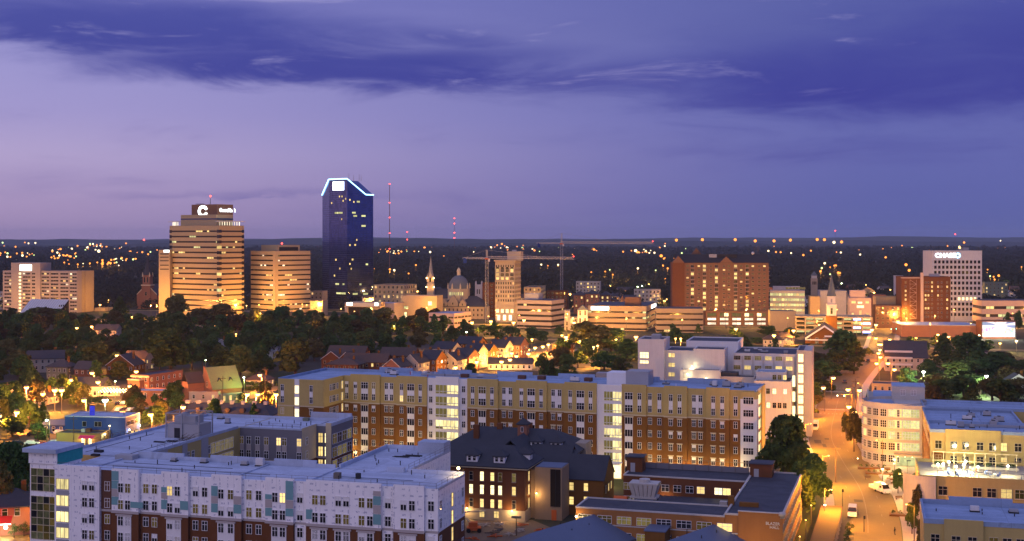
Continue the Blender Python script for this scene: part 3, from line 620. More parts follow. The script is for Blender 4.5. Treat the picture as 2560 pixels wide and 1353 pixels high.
def lounge(x0, x1, xa, xb, top):
    u0, u1 = D2.ux(x0, -.3), D2.ux(x1, -.3); D2.box('pale_wall', u0, u1, -.3, -.01, 0, BZ + .1, 'whitep')
    a, b_ = D2.ux(xa, -1.0), D2.ux(xb, -1.0); D2.box('lounge_bay', a, b_, -1.0, -.3, 1.5, BZ + top, 'whitep')
    n = 6
    for i, z in enumerate(BR[:6]):
        for k in range(n):
            um = a + (b_ - a) * (k + .5) / n
            gl = 'curtain' if k < n / 2 - (i == 3) * 3 else 'lounge'
            if i == 3 and x0 < 1200: gl = 'lounge'
            D2.win(wmesh((b_ - a) / n - .1, 1.75, 1, 1, gl, 'white', t=.04), um, -1.02, z + .2, name='pane'); D2.win(wmesh((b_ - a) / n - .1, .5, 1, 1, 'curtain' if k < 2 else gl, 'white', t=.04), um, -1.02, z - 1.1, name='pane')
lounge(1067, 1168, 1089, 1146, .6); lounge(1491, 1556, 1510, 1554, .1)
for px in (1077, 1159):
    for z in BR: D2.win(wmesh(.95, 1.7, 2, 2, 'glass', 'white'), D2.ux(px, -.3), -.31, z)
# left wing faces
for px, k in ((706, 'n'), (778, 'n')):
    u = D2.ux(px, -13)
    for i, z in enumerate(BR): D2.win(wmesh(.95, 1.7, 2, 2, 'glass', 'white', 'cream' if i > 1 and px > 750 else None), u, -13.01, z)
    D2.box('spandrel', u - .52, u + .52, -13.06, -13.0, 20.5, 21.95, 'whitep')
u = D2.ux(742.5, -13); D2.box('pale_strip', u - .75, u + .75, -13.08, -13.0, 0, BZ - .2, 'whitep')
for z in BR: D2.win(wmesh(1.25, 2.2, 1, 1, 'bright', None), u, -13.09, z - .4)
for px in (806, 826, 834, 843):
    v = D2.vx(px, 0.0)
    if -12.5 < v < -.5:
        for z in BR: D2.win(wmesh(.95 if px != 834 else 1.9, 1.7, 2, 2, 'glass', 'white'), .03, v, z, RIGHT)
for z in BR: D2.win(wmesh(.9, 2.2, 1, 2, 'lit', 'white'), .03, D2.vx(855, 0), z, RIGHT)
# right end: white corner bay and lit stair
u0 = D2.ux(1851, -.4); D2.box('pale_wall', u0, UR + .3, -.4, 3.0, 0, BZ - 2.4, 'whitep'); D2.box('tan_wall', u0, UR + .3, -.4, 3, BZ - 2.4, BZ - .5, 'tan')
for i, z in enumerate(BR): D2.win(wmesh(2.6, 1.7, 4, 2, 'glass', 'white'), D2.ux(1871, -.41), -.42, z)
for z in BR:
    for v in (5.2, 8.0): D2.win(wmesh(2.2, 2.5, 1, 1, 'litgreen' if v > 6 else 'bright', 'cream'), UR + .05, v, z - .2, RIGHT)
D2.box('tan_wall', UR, UR + .25, 10.5, 17, 0, BZ - .2, 'tan')
# entrance under the second lounge
D2.box('entrance_glow', D2.ux(1514, -1), D2.ux(1552, -1), -1.06, -1.0, .4, 4.4, 'bright'); D2.box('entrance_canopy', D2.ux(1510, -1), D2.ux(1556, -1), -4.2, -1.0, 4.5, 4.9, 'whitep')
# roof things
ub = D2.ux(1519, 8); D2.box('stair_house', ub, ub + 5.6, 7, 13, BZ - .8, BZ + 2.6, 'whitep'); D2.box('stair_house', ub + 5.6, ub + 12, 6.5, 13, BZ - .8, BZ + 3.2, 'grey')
for k in range(16): u, v = RN.uniform(0, UR - 3), RN.uniform(2, 15); D2.part('vent_pipe', MB().cyl((u, v, BZ - .8), (u, v, BZ + RN.uniform(0, .4)), .1, .1, 6), RN.choice(['dark', 'red_paint', 'white']))
for u, v in ((33, 10), (50, 12), (56, 12), (70, 12)): D2.box('roof_unit', u, u + 2.2, v, v + 1.6, BZ - .8, BZ + .3, 'brown')

rq = random.Random(21)
def plant(b, n, lim, z, mats=('grey', 'steel', 'conc_white'), s0=1.0, s1=2.6):
    for i in range(n):
        u, v = rq.uniform(lim[0], lim[1]), rq.uniform(lim[2], lim[3]); a, c, h_ = rq.uniform(s0, s1), rq.uniform(s0 * .7, s1 * .7), rq.uniform(.6, 1.6)
        un = b.box('roof_unit', u, u + a, v, v + c, z + .25, z + h_, rq.choice(mats)); b.box('unit_kerb', u - .1, u + a + .1, v - .1, v + c + .1, z, z + .25, 'dark', parent=un)
        if a > 1.6: b.part('unit_fan', MB().cyl((u + a / 2, v + c / 2, z + h_), (u + a / 2, v + c / 2, z + h_ + .14), c * .35, c * .35, 10), 'dark', parent=un)
def duct(b, u0, u1, v, z): b.box('duct', u0, u1, v, v + .6, z + .2, z + .75, 'steel')
plant(D2, 13, (2, UR - 6, 9, 14.5), BZ - .74); plant(A, 4, (8, 45, 10, 13), ZR + .06, s1=1.6); plant(A, 4, (-9, 0, 50, 70), ZR + .06, s1=1.8)
# ================================================================== BRICK DORMITORY WITH TAR ROOFS (lower right of centre)
E = B('dormitory', 'low flat-roofed brick dormitory round a court, name lettered on its end wall', 'building', (53.4, 252.9), -17.2)
EZ = 10.6
E.block(-11.3, 0, 0, 49, EZ, 'brick_warm', 'roof_tar', par=.35, pmat='concrete'); E.block(-42, -11.35, -.2, 10, EZ - .5, 'brick_warm', 'roof_tar', par=.3, pmat='concrete'); E.block(-40, -11.35, 37, 48.6, EZ - .3, 'brick_dark', 'roof_tar', par=.3, pmat='concrete')
E.box('name_wall', -8.6, .12, -.35, 0, 0, EZ + .9, 'brick_warm'); E.box('name_wall_coping', -8.7, .2, -.45, .2, EZ + .9, EZ + 1.05, 'concrete')
E.box('court_roof', -36, -11.5, 14, 36, 3.5, 6.4, 'roof_tar')
for z in (8.2, 4.9, 1.7):
    E.box('concrete_band', -42.05, -8.7, -.28, -.2, z - 1.35, z - 1.1, 'concrete')
    for k in range(8):
        u = -40 + 4.1 * k
        gl = 'lit' if (k == 7 and z > 8) else RN.choice(['glass', 'dim', 'curtain', 'glass', 'curtain'])
        E.win(wmesh(2.9, 1.5, 3, 2, gl, 'white', t=.06), u, -.22, z - .1)
    for k in range(14): E.win(wmesh(2.0, 1.5, 2, 2, RN.choice(['glass', 'glass', 'dim']), 'cream', t=.06), .02, 2.4 + 3.35 * k, z - .1, RIGHT)
for z in (7.9, 4.8):
    for px, gl in ((1569, 'dim'), (1585, 'curtain'), (1663, 'glass'), (1693, 'glass'), (1724, 'glass'), (1752, 'lit'), (1796, 'bright'), (1817, 'lit'), (1858, 'lit')): E.win(wmesh(1.7, 1.5, 2, 2, gl, 'white', t=.06), E.ux(px, 37), 36.98, z)
def stairhouse(px0, px1, v, d_, h_, mat='brick_dark'):
    u0, u1 = E.ux(px0, v), E.ux(px1, v); E.box('stair_house', u0, u1, v, v + d_, EZ - .4, EZ + h_, mat); E.box('stair_house_roof', u0 - .3, u1 + .3, v - .3, v + d_ + .3, EZ + h_, EZ + h_ + .25, 'roof_tar'); E.box('stair_door', u0 + .9, u0 + 2, v - .06, v, EZ - .3, EZ + 1.9, 'grey')
stairhouse(1567, 1606, 42, 4, 3.2); stairhouse(1875, 1930, 42.5, 4.5, 3.0)
scr = MB(); u0, u1 = E.ux(1608, 48), E.ux(1872, 48)
for k in range(9): uu = u0 + (u1 - u0) * k / 8; scr.box(uu - .06, uu + .06, 47.9, 48.02, EZ - .3, EZ + 2.2)
scr.box(u0, u1, 47.9, 47.97, EZ + 2.15, EZ + 2.25); E.part('screen_posts', scr, 'pole'); E.box('screen_mesh', u0, u1, 48.03, 48.06, EZ - .2, EZ + 1.15, 'grey_violet')
E.box('chimney', -11.9, -10.7, 9.2, 10.4, EZ - .5, EZ + 1.9, 'brick'); E.box('roof_hatch', -9.5, -5.6, 8.5, 9.5, EZ, EZ + .9, 'brick')
for (u, v, r, h_) in ((-3.5, 33, .7, 1.1), (-6, 22, .8, 1.3), (-22, 33, .8, 1.0)): E.part('roof_fan', MB().lathe([(r * .7, EZ), (r * .7, EZ + h_ * .5), (r, EZ + h_ * .5), (r * .9, EZ + h_ * .85), (0, EZ + h_)], 10), 'concrete', smooth=True)
# cooling tower and plant on the court roof
uc, vc = E.ux(1612, 24), 24
ct = MB(); ct.prism([(uc - 3, vc - 2), (uc + 3, vc - 2), (uc + 3, vc + 2), (uc - 3, vc + 2)], 8.2, 8.6)
n = len(ct.v); b0 = [(-3, -2), (3, -2), (3, 2), (-3, 2)]
for i in range(4):
    (x0, y0), (x1, y1) = b0[i], b0[(i + 1) % 4]
    for k in range(6):
        f0, f1 = k / 6 + .01, (k + 1) / 6 - .01; X = lambda f, s_: (uc + (x0 + (x1 - x0) * f) * s_, vc + (y0 + (y1 - y0) * f) * s_)
        ct.poly([(*X(f0, .82), 8.6), (*X(f1, .82), 8.6), (*X(f1, 1.12), 11.4), (*X(f0, 1.12), 11.4)])
ct.prism([(uc - 3.2, vc - 2.1), (uc + 3.2, vc - 2.1), (uc + 3.2, vc + 2.1), (uc - 3.2, vc + 2.1)], 11.3, 11.6); ct.cyl((uc, vc, 11.6), (uc, vc, 12.3), 1.2, 1.2, 12)
E.part('cooling_tower', ct, 'concrete')
for sx in (-2.6, 2.6):
    for sy in (-1.7, 1.7): E.box('cooling_tower_leg', uc + sx - .12, uc + sx + .12, vc + sy - .12, vc + sy + .12, 6.4, 8.2, 'pole')
ud = E.ux(1551, 22); E.part('tank', MB().cyl((ud - 1.4, 22, 7.5), (ud + 1.6, 22, 7.5), 1.1, 1.1, 14), 'orange_paint', smooth=False)
for k, (u, v) in enumerate(((-20, 22), (-16, 26), (-13, 20))): E.box('roof_unit', u, u + 1.6, v, v + 1.4, 6.4, 7.6 + .2 * k, 'concrete')
E.part('vent_drum', MB().cyl((-17.6, 17.5, 6.4), (-17.6, 17.5, 7.8), 1.0, 1.0, 14), 'conc_white')
E.box('stair_tower', E.ux(1612, -6), E.ux(1662, -6), -6, -.25, 0, 7.6, 'brick'); E.box('stair_tower_roof', E.ux(1612, -6) - .2, E.ux(1662, -6) + .2, -6.2, -.2, 7.6, 7.8, 'metal_roof')
# covered walk along the right side
E.box('walk_roof', 4.4, 9.2, -6, 50, 3.2, 3.5, 'brown')
for k in range(14): E.part('walk_column', MB().cyl((9.0, -4 + 4 * k, 0), (9.0, -4 + 4 * k, 3.2), .14, .14, 6), 'cream')
E.box('walk_wall', 8.4, 8.6, -5, 49, .3, 2.9, 'cream')


# ================================================================== OLD BRICK HALL WITH DORMERS
FH = B('old_hall', 'four-storey dark brick hall with slate hip roofs, dormers and red lantern', 'building', (3.0, 297), -16.2)
FZ = 12.2
FH.box('wall', -25, 0, 0, 13, 2.6, FZ, 'brick_dark'); FH.box('stone_base', -25.1, .1, -.1, 13.1, 0, 2.6, 'stone'); FH.box('eaves', -25.8, .8, -.8, 13.8, FZ, FZ + .45, 'cream')
FH.part('roof', MB().hip(-25, 0, 0, 13, FZ + .5, FZ + 4.5, .9, ridge=5.5), 'slate_blue')
frows = [(10.2, {1: 'bright', 2: 'lit', 3: 'dim', 4: 'curtain'}), (7.1, {0: 'bright', 1: 'bright', 2: 'bright', 3: 'bright', 4: 'lit'}), (3.9, {1: 'lit', 2: 'lit', 3: 'lit', 4: 'glass'})]
for z, L in frows:
    for k, px in enumerate((1178, 1205, 1231, 1250.5, 1285)):
        gl = L.get(k, 'glass'); FH.win(wmesh(.85, 1.9 if gl != 'bright' else 2.1, 1, 2, gl, 'stone' if gl == 'glass' else 'cream', sill='stone'), FH.ux(px), -.01, z)
    for v in (3.2, 6.6, 10): FH.win(wmesh(1.0, 2.2, 1, 2, 'lit' if v < 6 else 'glass', 'cream', sill='stone'), .02, v, z, RIGHT)
for px in (1205, 1241): FH.win(wmesh(1.1, 1.5, 2, 2, 'lit', 'cream'), FH.ux(px, -.1), -.12, 1.4)
def dormer(b, u, v, z, rz=0.0, mat='slate_blue', s_=1.0):
    a = math.cos(rz), math.sin(rz)
    d0 = link('dormer', MB().box(-1.2 * s_, 1.2 * s_, 0, 3.0, 0, 1.5 * s_).mesh('dormer', [M['whitep']]), b.e, (u, v, z), rz)
    link('dormer_roof', MB().hip(-1.2 * s_, 1.2 * s_, 0, 3.4, 1.5 * s_, 2.7 * s_, .3).mesh('dormer_roof', [M[mat]]), d0)
    for sx in (-.55, .55): link('window', wmesh(.7, 1.0, 1, 2, 'glass', 'white'), d0, (sx * s_, -.01, .75 * s_))
for px in (1180, 1248): dormer(FH, FH.ux(px, .3), .3, FZ + 1.2, s_=1.1)
dormer(FH, -.3, 6.4, FZ + 1.2, RIGHT, s_=1.1)
# rear range, taller
FH.box('wall', -27, 7, 20, 36, 0, FZ + .6, 'brick_dark'); FH.box('eaves', -27.8, 7.8, 19.2, 36.8, FZ + .6, FZ + 1.0, 'cream'); FH.part('roof', MB().hip(-27, 7, 20, 36, FZ + 1, FZ + 5.4, .9, ridge=8), 'slate_blue')
FH.part('roof', MB().gable(-12, -2, 12, 24, FZ + .3, FZ + 4.6, axis='y', over=.3), 'slate_blue'); FH.box('link_wall', -12, -2, 12.8, 20.2, 0, FZ, 'brick_dark')
ul = FH.ux(1308, 25)
FH.box('lantern', ul - 1.2, ul + 1.2, 24, 26.4, FZ + 2, FZ + 7.0, 'redbrick'); FH.part('lantern_roof', MB().hip(ul - 1.2, ul + 1.2, 24, 26.4, FZ + 7.0, FZ + 8.4, .35), 'slate_blue'); FH.win(wmesh(.5, 1.2, 1, 1, 'glass', 'white'), ul, 23.98, FZ + 5.6)
for px, v in ((1340, 22.0), (1390, 26)): dormer(FH, FH.ux(px, 20.9), 20.6, FZ + 1.7, s_=1.1)
for (u, v) in ((-15, 27), (-20, 23), (-8, 30)): FH.box('chimney', u, u + 1.4, v, v + 1, FZ + 2, FZ + 6.4, 'brick_dark')
for k, px in enumerate((1320, 1345, 1365, 1386)): FH.win(wmesh(.9, 1.6, 1, 2, 'lit' if k == 3 else 'glass', 'cream'), FH.ux(px, 20), 19.98, FZ - 1.2)
# gabled side ranges
def wing(px0, px1, v0, dep, z1, zr, mat='brick_dark', roof='slate_blue'):
    u0, u1 = FH.ux(px0, v0), FH.ux(px1, v0); FH.part('wall', MB().gwall(u0, u1, v0, v0 + dep, 0, z1, zr, 'x'), mat); FH.part('roof', MB().gable(u0, u1, v0, v0 + dep, z1, zr, axis='x', over=.25), roof); return u0, u1
wing(1318, 1420, 15, 11, FZ - 1.5, FZ + 2.6); u0, u1 = wing(1418, 1509, 11, 12, 8.6, 13.4, 'brick')
for px, z, gl in ((1429, 6.8, 'lit'), (1465, 6.8, 'lit'), (1429, 3.4, 'lit'), (1465, 3.6, 'lit'), (1487, 3.6, 'lit')): FH.win(wmesh(1.0, 1.8, 1, 2, gl, 'brick', sill='stone'), FH.ux(px, 11), 10.98, z)
for v in (13.5, 16.5, 19.5): FH.win(wmesh(.9, 1.7, 1, 2, 'lit' if v > 16 else 'glass', 'cream'), u1 + .02, v, 6, RIGHT)
# new tan lift tower
u0, u1 = FH.ux(1337, 4), FH.ux(1405, 4)
FH.box('lift_tower', u0, u1, 4, 11, 0, 12.2, 'tanstone'); FH.box('lift_tower_roof', u0 + .2, u1 - .2, 4.2, 10.8, 12.2, 12.35, 'metal_roof'); FH.box('link_wall', FH.ux(1320, 5), u0, 5, 10, 0, 11.4, 'tanstone')
ug = FH.ux(1376.5, 3.9); FH.box('glass_shaft', ug, u1 - .4, 3.9, 4.0, 3.2, 11.9, 'glass_brown')
for k in range(3): FH.box('mullion', ug + k * (u1 - .4 - ug) / 2 - .05, ug + k * (u1 - .4 - ug) / 2 + .05, 3.82, 3.9, 3.2, 11.9, 'dark')
FH.box('door', ug + .2, ug + 1.4, 3.92, 4.0, 0, 2.4, 'orange_paint'); FH.box('stone_block', FH.ux(1395, 27), FH.ux(1465, 27), 27, 33, 0, 14.5, 'stone')
# nearest blue hip roofs at the foot of the view
for lab, ap, ur in (('blue-grey hip-roofed pavilion in front of the brick dormitory, nearer the old hall', at(1494, 1283, 9.0), 5.5), ('blue-grey hip-roofed pavilion below the lettered end wall', at(1806, 1303, 8.6), 6.0)):
    n_ = B('pavilion', lab, 'building', (ap.x, ap.y), 52); zz = 4.6
    n_.box('wall', -30, ur, -7.5, 7.5, 0, zz, 'brick'); n_.part('roof', MB().hip(-30, ur, -7.5, 7.5, zz, ap.z, .9, ridge=7.5), 'metal_roof'); n_.box('eaves', -30.8, ur + .8, -8.3, 8.3, zz - .5, zz - .26, 'cream')
    for k in range(5): n_.part('vent_pipe', MB().cyl((-3 - 3 * k, 3 - (k % 2) * 5, zz + 1), (-3 - 3 * k, 3 - (k % 2) * 5, zz + 3.6), .1, .1, 6), 'dark')
    for k in range(4): n_.win(wmesh(1.2, 1.5, 2, 2, 'dim', 'white'), ur + .02, -5.5 + 3.6 * k, 2.4, RIGHT)

# ================================================================== TAN HALL WITH ROUNDED CORNER TOWER (right edge)
DZ = 17.0
D = B('academic_hall', 'tan stepped hall with rounded glazed corner tower and lit roof terrace', 'building', (105.5, 323), -15.6)
D.block(0, 62, 0, 17, DZ, 'tan', 'roof_blue', par=.8, pmat='roof_blue'); D.block(0, 24, 17.05, 46, DZ - .4, 'tan', 'roof_blue', par=.7, pmat='roof_blue'); D.block(0, 75, 46.1, 62, DZ, 'tan', 'roof_blue', par=.8, pmat='roof_blue')
D.box('brick_band', -.08, 0, .4, 45, 0, 12.5, 'brick'); D.box('brick_band', -.1, 0, 2, 12, 14.2, 15.8, 'brick')
# bays on the front above the terrace
for px0, px1 in ((2363, 2502),): D.box('tan_bay', D.ux(px0), D.ux(px1), -.6, -.02, 0, DZ + 1.0, 'tan')
for px, gl, pr in ((2346, 'dim', 0), (2384, 'glass', .6), (2414, 'glass', .6), (2450, 'glass', .6), (2481, 'glass', .6), (2509, 'lit', 0), (2545, 'glass', 0)):
    for z in (14.0, 10.4): D.win(wmesh(1.5, 1.9, 2, 2, gl, 'cream', sill='cream'), D.ux(px, -pr), -pr - .02, z)
D.box('brick_wall', D.ux(2330), D.ux(2362), -.06, -.0, 0, 12.0, 'brick')
for px in (2482, 2507, 2540): D.win(wmesh(1.6, 1.9, 2, 2, 'glass' if px < 2550 else 'lit', 'cream'), D.ux(px, 46), 46.04, 14.2)
for k in range(10): D.win(wmesh(1.2, 1.8, 2, 2, RN.choice(['glass', 'dim', 'lit']), 'cream'), -.1, 3 + 4.4 * k, 14.0, LEFT)
# terrace wing
TZ = 9.4
D.block(-3.5, 62, -24, -.05, TZ, 'tan', 'pavement', par=.9, pmat='tan'); D.part('rounded_corner', MB().lathe([(5.5, 0), (5.5, TZ + .9)], 10, c=(-1.5, -20), a0=math.pi * .9, a1=math.pi * 1.6), 'concrete', smooth=True)
for px, gl in ((2357, 'glass'), (2443, 'glass'), (2479, 'glass'), (2516, 'lit'), (2549, 'dim')):
    for z in (6.9, 3.3): D.win(wmesh(1.9 if px != 2516 else 2.3, 2.0, 2, 2, gl, 'cream', sill='cream'), D.ux(px, -24), -24.02, z)
D.box('brick_wall', -3.5, 62, -24.08, -24.0, 0, 4.9, 'brick')
gr = MB()
for k in range(14): gr.box(-4 + 4.6 * k - .05, -4 + 4.6 * k + .05, -23.8, -23.7, TZ + .9, TZ + 2.1)
gr.box(-4, 60, -23.8, -23.7, TZ + 2.05, TZ + 2.15); D.part('terrace_railing', gr, 'steel')
sc2 = MB(); 
for k in range(9): uu = D.ux(2333 + 26 * k, -9); sc2.box(uu - .07, uu + .07, -9.07, -8.93, TZ, TZ + 4.2)
sc2.box(D.ux(2333, -9), D.ux(2545, -9), -9.06, -8.94, TZ + 4.1, TZ + 4.25); sc2.box(D.ux(2333, -9), D.ux(2545, -9), -9.06, -8.94, TZ + 2.0, TZ + 2.1); D.part('pergola_frame', sc2, 'cream')
# rounded tower
tx0 = D.ux(2155, 50); cu, cv, cr = tx0 + 9.2, 57.0, 9.2
D.part('tower_wall', MB().lathe([(cr, 0), (cr, DZ + .9)], 30, c=(cu, cv)), 'concrete', smooth=True); D.part('tower_roof', MB().cyl((cu, cv, DZ - .3), (cu, cv, DZ + .05), cr - .4, cr - .4, 30), 'roof_blue')
D.box('tower_block', cu, -.1, 47.9, 72, 0, DZ + .5, 'concrete'); D.box('tower_block_roof', cu - 6, -.5, 57, 88, DZ - .2, DZ + .1, 'roof_blue'); D.box('tower_back', tx0 + 1.5, cu + 2, 58, 88, 0, DZ - .3, 'concrete'); D.box('parapet', tx0 + 1.4, tx0 + 1.9, 62, 88, DZ - .3, DZ + .9, 'cream')
ph0, ph1 = D.ux(2230, 62), D.ux(2312, 62); D.box('penthouse', ph0, ph1, 62, 72, DZ, DZ + 4.3, 'concrete'); D.box('penthouse_roof', ph0 - .1, ph1 + .1, 61.9, 72.1, DZ + 4.3, DZ + 4.6, 'roof_blue')
for px in (2257, 2284): D.win(wmesh(1.4, 1.6, 2, 2, 'beige', 'white'), D.ux(px, 62), 61.97, DZ + 2.6)
DR = [15.2, 12.0, 8.75, 5.5, 2.0]
for i, z in enumerate(DR):
    for k in range(7):
        a = math.pi * (1.06 + k * .082); gl = {1: 'lit', 2: 'brown', 5: 'litgreen'}.get(k, 'glass') if i < 3 else RN.choice(['glass', 'dim', 'glass'])
        if gl == 'brown': gl = 'glass_brown'
        x, y = cu + (cr + .03) * math.cos(a), cv + (cr + .03) * math.sin(a)
        D.win(wmesh(1.75, 2.0, 3, 3, gl, 'white', t=.05), x, y, z, a + math.pi / 2)
    for px in (2246, 2269, 2290):
        if i < 4: D.win(wmesh(2.3, 2.3, 3, 3, 'litgreen' if px > 2250 else 'lit', 'white', t=.05), D.ux(px - 2, 47.9), 47.87, z)
for z in DR[:4]: D.part('tower_band', MB().lathe([(cr, z - 1.75), (cr + .12, z - 1.75), (cr + .12, z - 1.55), (cr, z - 1.55)], 30, c=(cu, cv)), 'cream')
D.box('entrance_glass', D.ux(2240, 47.8), D.ux(2290, 47.8), 47.8, 47.88, .1, 3.2, 'litgreen'); D.box('entrance_canopy', D.ux(2235, 47), -.5, 43.5, 47.9, 3.4, 3.8, 'cream')
# nearest wing at the right edge
N2 = B('academic_wing', 'nearest tan wing with pale blue flat roof at the lower right edge', 'building', (70.8, 220), -15.6)
N2.block(0, 40, 0, 17.5, DZ, 'tan', 'roof_blue', par=.8, pmat='roof_blue'); N2.box('tan_bay', N2.ux(2360), N2.ux(2458), -.6, -.02, 0, DZ + .95, 'tan'); N2.box('parapet', 5, 16, 17.1, 17.6, DZ, DZ + 1.5, 'roof_blue')
for px, pr in ((2338, 0), (2390, .6), (2431, .6), (2484, 0), (2518, 0), (2552, 0)):
    for z in (14.3, 10.8): N2.win(wmesh(1.35, 1.75, 2, 2, 'glass' if px != 2484 else 'dim', 'cream', sill='cream'), N2.ux(px, -pr), -pr - .02, z)
for b_, n_, lim in ((D, 20, (1, 58, 2, 15)), (N2, 9, (1, 34, 2, 16)), (D, 8, (2, 22, 19, 44))):
    for k in range(n_):
        u, v = RN.uniform(lim[0], lim[1]), RN.uniform(lim[2], lim[3]); b_.part('vent_pipe', MB().cyl((u, v, DZ - .4), (u, v, DZ + RN.uniform(.3, 1.1)), .1, .1, 6), 'dark')

# ================================================================== PALE CLINIC BEHIND THE RESIDENCE HALL
G = B('clinic', 'pale grey concrete clinic of stacked blocks with lit stair glass', 'building', (atd(1595, 440).x, 440), -15)
def gblk(x0, x1, v, dep, ytop, wall='conc_white', roof='roof_tar', z0=0, par=.4):
    u0, u1 = G.ux(x0, v), G.ux(x1, v); z = G.zz(ytop, (u0 + u1) / 2, v); G.block(u0, u1, v, v + dep, z - par, wall, roof, z0=z0, par=par); return u0, u1, z
gblk(1595, 1660, 0, 14, 848); gblk(1661, 1736, 3, 16, 876); gblk(1716, 1846, 22, 20, 853, 'whitep'); gblk(1734, 1811, 2, 12, 873, 'conc_white', 'roof_tar'); u5 = gblk(1834, 1992, 8, 26, 884); gblk(1700, 1800, -5, 6, 925); gblk(1796, 1886, -3, 8, 942, 'concrete')
u7 = gblk(1886, 1978, -8, 15, 953); gblk(1890, 1965, -3, 10, 930, 'conc_white', 'roof_blue'); u6 = gblk(1992, 2012, 1, 22, 876, 'concrete'); G.box('fin_wall', u6[1], u6[1] + 2.3, 0, 22, 0, u6[2], 'concrete')
for y in (888, 905): 
    for k in range(3): G.win(wmesh(.95, 2.0 if y < 900 else 1.0, 1, 2, 'bright', 'cream'), G.ux(1603.5 + k * 7.3), -.02, G.zz(y, 2, 0))
for y in (888, 912, 936):
    for k in range(2): G.win(wmesh(.95, 1.3, 2, 2, 'lit', 'cream'), G.ux(1675 + 8 * k, 3), 2.98, G.zz(y, 10, 3))
for px, gl in ((1843, 'glass'), (1869, 'dim'), (1895, 'curtain'), (1921, 'lit'), (1947, 'curtain'), (1973, 'lit')):
    for y in (894, 918): G.win(wmesh(2.1, 1.3, 4, 2, gl if y < 900 else ('lit' if px in (1869, 1973, 1947) else 'dim'), 'cream'), G.ux(px, 8), 7.98, G.zz(y, u5[0], 8))
    G.box('pilaster', G.ux(px + 11, 7.8), G.ux(px + 15, 7.8), 7.7, 8, 0, u5[2] - 1, 'concrete')
for px, y, gl in ((1908, 977, 'dim'), (1920, 977, 'dim'), (1936, 977, 'bright'), (1963, 977, 'litwhite'), (1908, 1012, 'bright'), (1921, 1012, 'bright'), (1936, 1012, 'glass'), (1949, 1012, 'glass'), (1962, 1012, 'glass')): G.win(wmesh(1.1, 1.7, 2, 2, gl, 'cream'), G.ux(px, -8), -8.02, G.zz(y, u7[0], -8))
for px, gl in ((1936, 'dim'), (1949, 'dim'), (1962, 'lit')): G.win(wmesh(1.1, 1.5, 2, 2, gl, 'cream'), G.ux(px, -3), -3.02, G.zz(942, u7[0], -3))
for y0, y1 in ((939, 967), (979, 1004), (1015, 1040)): G.box('stair_glass', G.ux(1979, -7), G.ux(1986, -7), -1.2, -1.1, G.zz(y1, u7[1], -1), G.zz(y0, u7[1], -1), 'bright')
for k in range(7): G.win(wmesh(1.6, 2.7, 2, 2, 'bright', 'cream'), G.ux(2002, 1), .97, u6[2] - 2.6 - 3.45 * k)
G.box('mural_panel', G.ux(1708, -5), G.ux(1722, -5), -5.08, -5.0, G.zz(944, 12, -5), G.zz(930, 12, -5), 'grey'); G.part('roof_unit', MB().box(4, 7, 4, 8, G.zz(848, 0, 0) - .5, G.zz(838, 0, 0)), 'grey'); G.box('roof_unit', G.ux(1797, 0), G.ux(1845, 0), -2, 3, G.zz(942, 20, 0), G.zz(928, 20, 0), 'slate_blue')
# low dark flat roof with its fans beside the clinic
L1 = B('flat_block', 'low block with dark flat roof and roof fans beside the pale clinic', 'building', (atd(1395, 450).x, 450), -15)
L1.block(0, 30, 0, 26, 13.5, 'concrete', 'roof_tar', par=.5); L1.block(-8, 22, -22, -.1, 12.0, 'concrete', 'roof_blue', par=.4)
for (u, v, s_) in ((10, 18, 5), (20, 20, 4), (12, 6, 4)): L1.box('roof_unit', u, u + s_, v, v + 4, 13.5, 13.5 + s_ * .7, 'steel')
for (u, v) in ((4, -12), (8, -8), (-2, -6), (5, 8), (2, 4)): L1.part('roof_fan', MB().lathe([(.5, 12), (.5, 14.4), (.8, 14.4), (0, 15.1)], 8, c=(u, v)), 'conc_white')
for k in range(6): L1.win(wmesh(1.8, 1.4, 2, 2, RN.choice(['glass', 'dim']), 'cream'), 2 + 4 * k, -.02 if 2 + 4 * k > 22 else -22.02, 9)

plant(D, 7, (4, 50, 9, 15), DZ + .06); plant(D, 5, (3, 20, 22, 42), DZ - .34); plant(D, 6, (26, 60, 50, 60), DZ + .06); plant(N2, 4, (3, 34, 9, 15), DZ + .06, s1=1.8); plant(G, 5, (G.ux(1850, 14), G.ux(1960, 14), 14, 28), u5[2] - .4); duct(D, 8, 30, 12, DZ); duct(D2, 20, 44, 11, BZ - .74)
# ================================================================== STREET LAMPS (each carries its own light)
SODR = (1, .25, .012)
SOD, MERC, HAL, WARM = (1, .43, .07), (.72, 1, .36), (.85, 1, .72), (1, .62, .24)
HEADS = {}
def lamp_mesh(h, arm, twin, em, r):
    k = (h, arm, twin, em, r)
    if k in HEADS: return HEADS[k]
    p = MB(); p.cyl((0, 0, 0), (0, 0, h), .13, .08, 6); p.cyl((0, 0, 0), (0, 0, .6), .22, .16, 6)
    xs = [arm] + ([-arm] if twin else [])
    if arm:
        for x in xs: p.cyl((0, 0, h - .5), (x, 0, h), .05, .05, 5)
    hd = MB()
    for x in xs: hd.lathe([(0, h - r), (r * .8, h - r * .6), (r, h), (r * .7, h + r * .7), (0, h + r)], 8, c=(x, 0))
    cap = MB()
    for x in xs: cap.lathe([(r * 1.05, h + r * .2), (r * .9, h + r * .8), (0, h + r * 1.15)], 8, c=(x, 0))
    HEADS[k] = (p.mesh('pole', [M['pole']]), hd.mesh('lamp_head', [M[em]], True), cap.mesh('lamp_cap', [M['pole']])); return HEADS[k]
